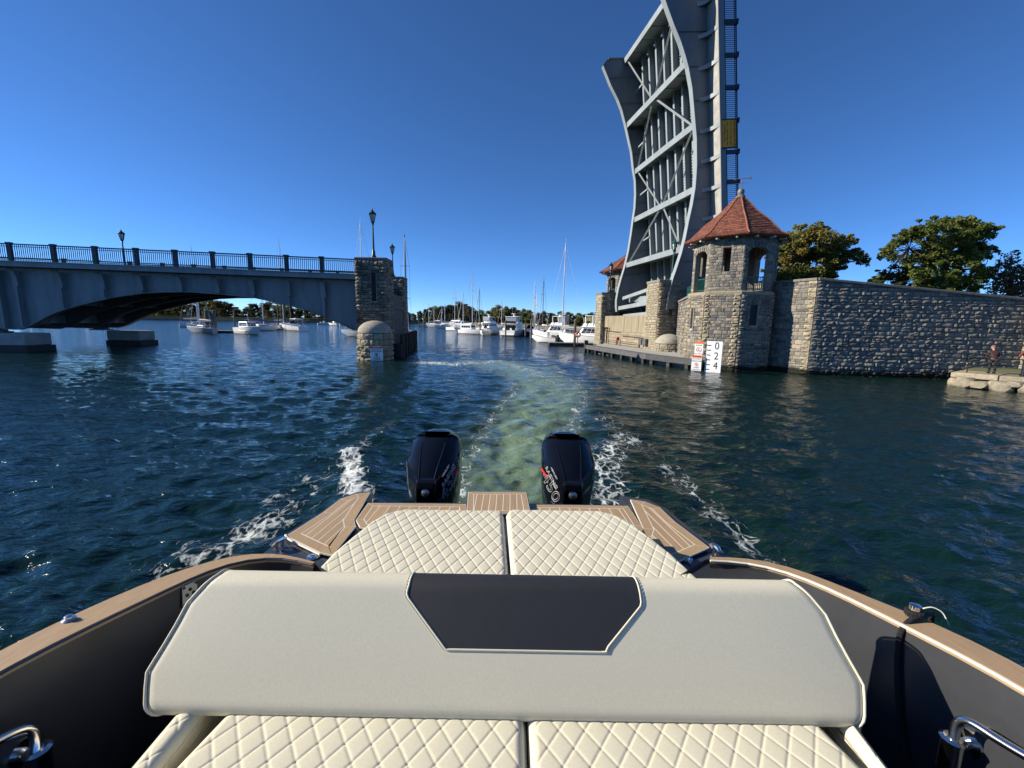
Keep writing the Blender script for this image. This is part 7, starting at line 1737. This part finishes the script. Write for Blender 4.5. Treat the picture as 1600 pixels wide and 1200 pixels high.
def prof_loop():
    """closed profile (b*TL along the lean, depth behind the front), starting at the bottom of the front face"""
    P_ = []; H_ = TL; r = BR_; rb = 0.03
    for s in np.linspace(0.03, H_ - r, 26): P_.append((s, 0.0))
    for a in np.linspace(0, pi / 2, 9)[1:]: P_.append((H_ - r + r * sin(a), r - r * cos(a)))
    for d in np.linspace(r, BTH - r, 5)[1:]: P_.append((H_, d))
    for a in np.linspace(0, pi / 2, 7)[1:]: P_.append((H_ - r + r * cos(a), BTH - r + r * sin(a)))
    for s in np.linspace(H_ - r, 0.03, 14)[1:]: P_.append((s, BTH))
    for a in np.linspace(0, pi / 2, 5)[1:]: P_.append((0.03 - rb * sin(a), BTH - rb + rb * cos(a)))
    for d in np.linspace(BTH - rb, rb, 5)[1:]: P_.append((0.0, d))
    for a in np.linspace(0, pi / 2, 5)[1:-1]: P_.append((0.03 - rb * cos(a), rb - rb * sin(a)))
    return P_
def bpt(x_rel, s, d, off=0.0):
    """x_rel in -1..1 across; off pushes out along the front normal"""
    b = s / TL; w = float(np.interp(b, *WB)); x = x_rel * w
    crown = 0.009 * (1 - abs(x_rel) ** 6) * max(0.0, sin(pi * min(1, max(0, (b * 0.94 + 0.03))))) ** 0.6
    wr = 0.0008 * sin(x * 7 + b * 3) * sin(b * 5 + x * 2)
    e = (crown + wr) * (1 - min(1, d / BTH)) + off
    return Vector((x - 0.004, BY0 + ty * s - ny_ * d + ny_ * e, BZ0 + tz * s - nz_ * d + nz_ * e))
br_ = thing("backrest", "wide cream padded seat backrest with a charcoal panel at its top centre", "boat backrest", (0, 1.15, 1.45))
PL = prof_loop(); XS = np.concatenate([[-1.0, -0.995, -0.985], np.linspace(-0.97, 0.97, 90), [0.985, 0.995, 1.0]])
def xinset(x): return 0.012 if abs(x) > 0.999 else (0.004 if abs(x) > 0.99 else 0.0)
m = MB(); rows = []
for x in XS:
    k = xinset(x); rows.append([bpt(x, s + (k if s < TL / 2 else -k), d + (k if d < BTH / 2 else -k)) for s, d in PL])
m.strip(rows, closed=True)
n = len(PL); m.add(rows[0], [tuple(range(n))]); m.add(rows[-1], [tuple(range(n))]); m.build("padded_panel", M['vinyl'], br_, smooth=True)
for sgn in (-1, 1):
    m = MB(); m.tube([bpt(sgn * 0.999, s, d, 0.0) for s, d in PL[-5:] + PL[:50]], 0.0042, 8); m.build("piping", M['vinyl'], br_, smooth='all')
# inlay outline measured on the front face
def front_s(u, v):
    p = onPlane(u, v, (0, BY0 + ny_ * 0.02, BZ0 + nz_ * 0.02), (0, ny_, nz_)); return p.x, (p.y - BY0 - ny_ * 0.02) * ty + (p.z - BZ0 - nz_ * 0.02) * tz
kx = [front_s(u, v) for u, v in ((698, 1015), (636, 930), (640, 905))]; kr = [front_s(u, v) for u, v in ((950, 1015), (1006, 945), (1001, 905))]
loopS = [p for p in PL if p[0] > kx[0][1] and PL.index(p) < 46]; loopS = [(kx[0][1], 0.0)] + loopS
rows = []; eL, eR = [], []
for s, d in loopS:
    w = float(np.interp(s / TL, *WB)); se = s if d < 0.001 else TL + d
    xl = float(np.interp(se, [kx[0][1], kx[1][1], kx[2][1], TL + 0.2], [kx[0][0], kx[1][0], kx[2][0], kx[2][0] + 0.01])); xr = float(np.interp(se, [kr[0][1], kr[1][1], kr[2][1], TL + 0.2], [kr[0][0], kr[1][0], kr[2][0], kr[2][0] - 0.01]))
    nv = Vector((0, ny_, nz_)) if d < 1e-4 else (Vector((0, ny_, nz_)) * max(0, 1 - d / BR_) + Vector((0, ty, tz)) * min(1, d / BR_)).normalized()
    row = [bpt(x / w, s, d) + nv * 0.0015 for x in np.linspace(xl, xr, 30)]; rows.append(row); eL.append(row[0]); eR.append(row[-1])
m = MB(); m.strip(rows); m.build("charcoal_inlay", M['vinyl_dark'], br_, smooth='all')
m = MB(); m.tube(eL[::-1] + rows[0][1:-1] + eR, 0.0032, 7); m.build("inlay_piping", M['vinyl'], br_, smooth='all')
m = MB()
bord = eL[::-1] + rows[0][1:-1] + eR
for i in range(len(bord) - 1):
    L_ = (bord[i + 1] - bord[i]).length; k = max(1, int(L_ / 0.007))
    for j in range(k):
        a_, b_ = bord[i].lerp(bord[i + 1], (j + 0.15) / k), bord[i].lerp(bord[i + 1], (j + 0.75) / k); off = Vector((0, 0, -0.009)) if i > len(eL) - 2 and i < len(bord) - len(eR) else Vector((-0.009 if i < len(eL) else 0.009, 0, 0))
        m.bar(a_ + off, b_ + off, 0.0016, 0.0016)
m.build("stitching", M['canvas_tan'], br_, kind='stuff')

# --- outboard engines
def outboard(label, u, side):
    c = atY(u, 760, 3.86); c = Vector((c.x, 3.86, 0)); t = thing("outboard_motor", label, "outboard motor", (c.x, c.y, 0.6), "pair of black outboard motors")
    def zk(z): return z if z < 1.05 else 1.05 + (z - 1.05) * 0.72
    def sec(z, hw, f, r, fc=0.085, ch=0.30, sl=0.0):
        """12-sided section: narrow front, long raked cheeks, flat sides, clipped rear; sl lifts it towards the rear"""
        return [c + Vector((x, y, zk(z + sl * min(y - f, 0.45)))) for x, y in ((-fc, f), (fc, f), (hw * 0.80, f + ch * 0.62), (hw, f + ch), (hw, r - 0.22), (hw * 0.86, r - 0.07), (hw * 0.5, r), (-hw * 0.5, r), (-hw * 0.86, r - 0.07), (-hw, r - 0.22), (-hw, f + ch), (-hw * 0.80, f + ch * 0.62))]
    SL = 0.34
    lower = [sec(0.52, 0.17, -0.26, 0.30), sec(0.66, 0.205, -0.33, 0.36), sec(0.9, 0.228, -0.37, 0.40), sec(1.08, 0.240, -0.40, 0.42, sl=0.1), sec(1.26, 0.242, -0.395, 0.42, 0.08, 0.30, SL), sec(1.30, 0.240, -0.385, 0.42, 0.075, 0.30, SL)]
    m = MB(); m.strip(lower, closed=True); m.add(lower[0], [tuple(range(12))]); m.add(lower[-1], [tuple(range(12))]); m.build("lower_cowl", M['cowl'], t, smooth=True, bevel=0.012)
    top = [sec(1.30, 0.238, -0.37, 0.415, 0.07, 0.30, SL), sec(1.40, 0.238, -0.27, 0.412, 0.08, 0.27, 0.25), sec(1.50, 0.230, -0.15, 0.408, 0.10, 0.23, 0.16), sec(1.57, 0.215, -0.05, 0.40, 0.11, 0.19, 0.09), sec(1.615, 0.196, 0.02, 0.385, 0.11, 0.15, 0.05), sec(1.645, 0.172, 0.07, 0.365, 0.105, 0.11, 0.03), sec(1.665, 0.14, 0.12, 0.335, 0.09, 0.08, 0.01), sec(1.672, 0.10, 0.16, 0.30, 0.07, 0.06)]
    m = MB(); m.strip(top, closed=True); m.add(top[0], [tuple(range(12))]); m.add(top[-1], [tuple(range(12))]); tc_ = m.build("top_cowl", M['cowl'], t, smooth='all')
    for sx in (-1, 1):                                         # raised ribs running up the hood
        m = MB(); m.tube([c + Vector((sx * 0.068, -0.372, 1.2322)), c + Vector((sx * 0.08, -0.272, 1.3042)), c + Vector((sx * 0.10, -0.122, 1.3906)), c + Vector((sx * 0.11, -0.002, 1.4482))], 0.004, 5); m.build("hood_rib", M['cowl2'], tc_)
    # front latch panel and round badge
    m = MB(); m.prism([c + Vector((-0.075, -0.392, 1.2192)), c + Vector((0.075, -0.392, 1.2192)), c + Vector((0.062, -0.402, 1.1544)), c + Vector((-0.062, -0.402, 1.1544))], (0, -0.012, 0)); m.build("latch_panel", M['cowl2'], t, bevel=0.006)
    m = MB(); q = c + Vector((0.0, -0.400, 1.1184)); m.tube([q, q + Vector((0, -0.012, 0.002)), q + Vector((0, -0.020, 0.003))], [0.036, 0.034, 0.018], 20); m.build("round_badge", M['plate'], t, smooth=True)
    m = MB(); m.box(c + Vector((0, -0.02, 0.25)), (0.18, 0.34, 0.7)); m.box(c + Vector((0, -0.36, 0.72)), (0.30, 0.22, 0.52)); m.build("midsection", M['cowl2'], t, bevel=0.03)
    m = MB(); m.box(c + Vector((0, 0.03, -0.3)), (0.09, 0.3, 0.5)); m.tube([c + Vector((0, -0.25, -0.45)), c + Vector((0, 0.0, -0.45)), c + Vector((0, 0.3, -0.45))], [0.02, 0.09, 0.06], 10); m.build("gearcase", M['cowl2'], t)
    # lettering and red stripe on both cheeks
    for sx in (-side,):
        A = c + Vector((sx * 0.083, -0.398, 0)); B = c + Vector((sx * 0.240 * 0.80, -0.398 + 0.30 * 0.62, 0)); D2 = c + Vector((sx * 0.2405, -0.098, 0))
        tg = (D2 - A).normalized(); N = Vector((tg.y, -tg.x, 0)); N = N if N.x * sx > 0 else -N
        base = A.lerp(D2, 0.55) + N * 0.0145
        up_ = (Vector((0, 0, 1)) * 0.80 - tg * 0.60).normalized() if False else None
        xd = (tg * 0.80 + Vector((0, 0, 0.60))) * (1 if sx > 0 else -1) 
        yd = Vector((0, 0, 1)) * 0.80 - tg * 0.60
        text_obj("450", 0.195, base + Vector((0, 0, 1.1328)), xd, yd, M['silver'], t, outline=0.0022, shear=0.18, spacing=1.0)
        text_obj("RACING", 0.060, base + Vector((0, 0, 1.2192)) - tg * 0.012, xd, yd, M['silver'], t, outline=0.0016, shear=0.15, spacing=1.06)
        text_obj("MERCURY", 0.028, base + Vector((0, 0, 1.2732)) - tg * 0.055, xd, yd, M['silver'], t, outline=0.0010, shear=0.12)
        m = MB(); d_ = xd.normalized() * (1 if sx > 0 else -1); p0 = A.lerp(D2, 0.62) + N * 0.016 + Vector((0, 0, 1.2408)); p1 = p0 + d_ * 0.15; w_ = yd.normalized() * 0.022
        p0 = D2 - tg * 0.10 + N * 0.014 + Vector((0, 0, 1.2084)); p1 = D2 + N * 0.010 + Vector((0, 0, 1.2552)) 
        m.prism([p0, p1, p1 - w_, p0 - w_], N * 0.004); m.build("red_stripe", M['redstripe'], t)
    return t
outboard("black outboard motor left of the middle platform", 678.5, -1)
outboard("black outboard motor right of the middle platform", 885.5, 1)

# lettering becomes plain mesh
dg = bpy.context.evaluated_depsgraph_get()
for o in [o for o in scene.objects if o.type == 'FONT']:
    me = bpy.data.meshes.new_from_object(o.evaluated_get(dg)); nm = o.name
    n = bpy.data.objects.new("lettering", me); COL.objects.link(n)
    n.parent = o.parent; n.matrix_parent_inverse = o.matrix_parent_inverse.copy(); n.matrix_basis = o.matrix_basis.copy()
    bpy.data.objects.remove(o)
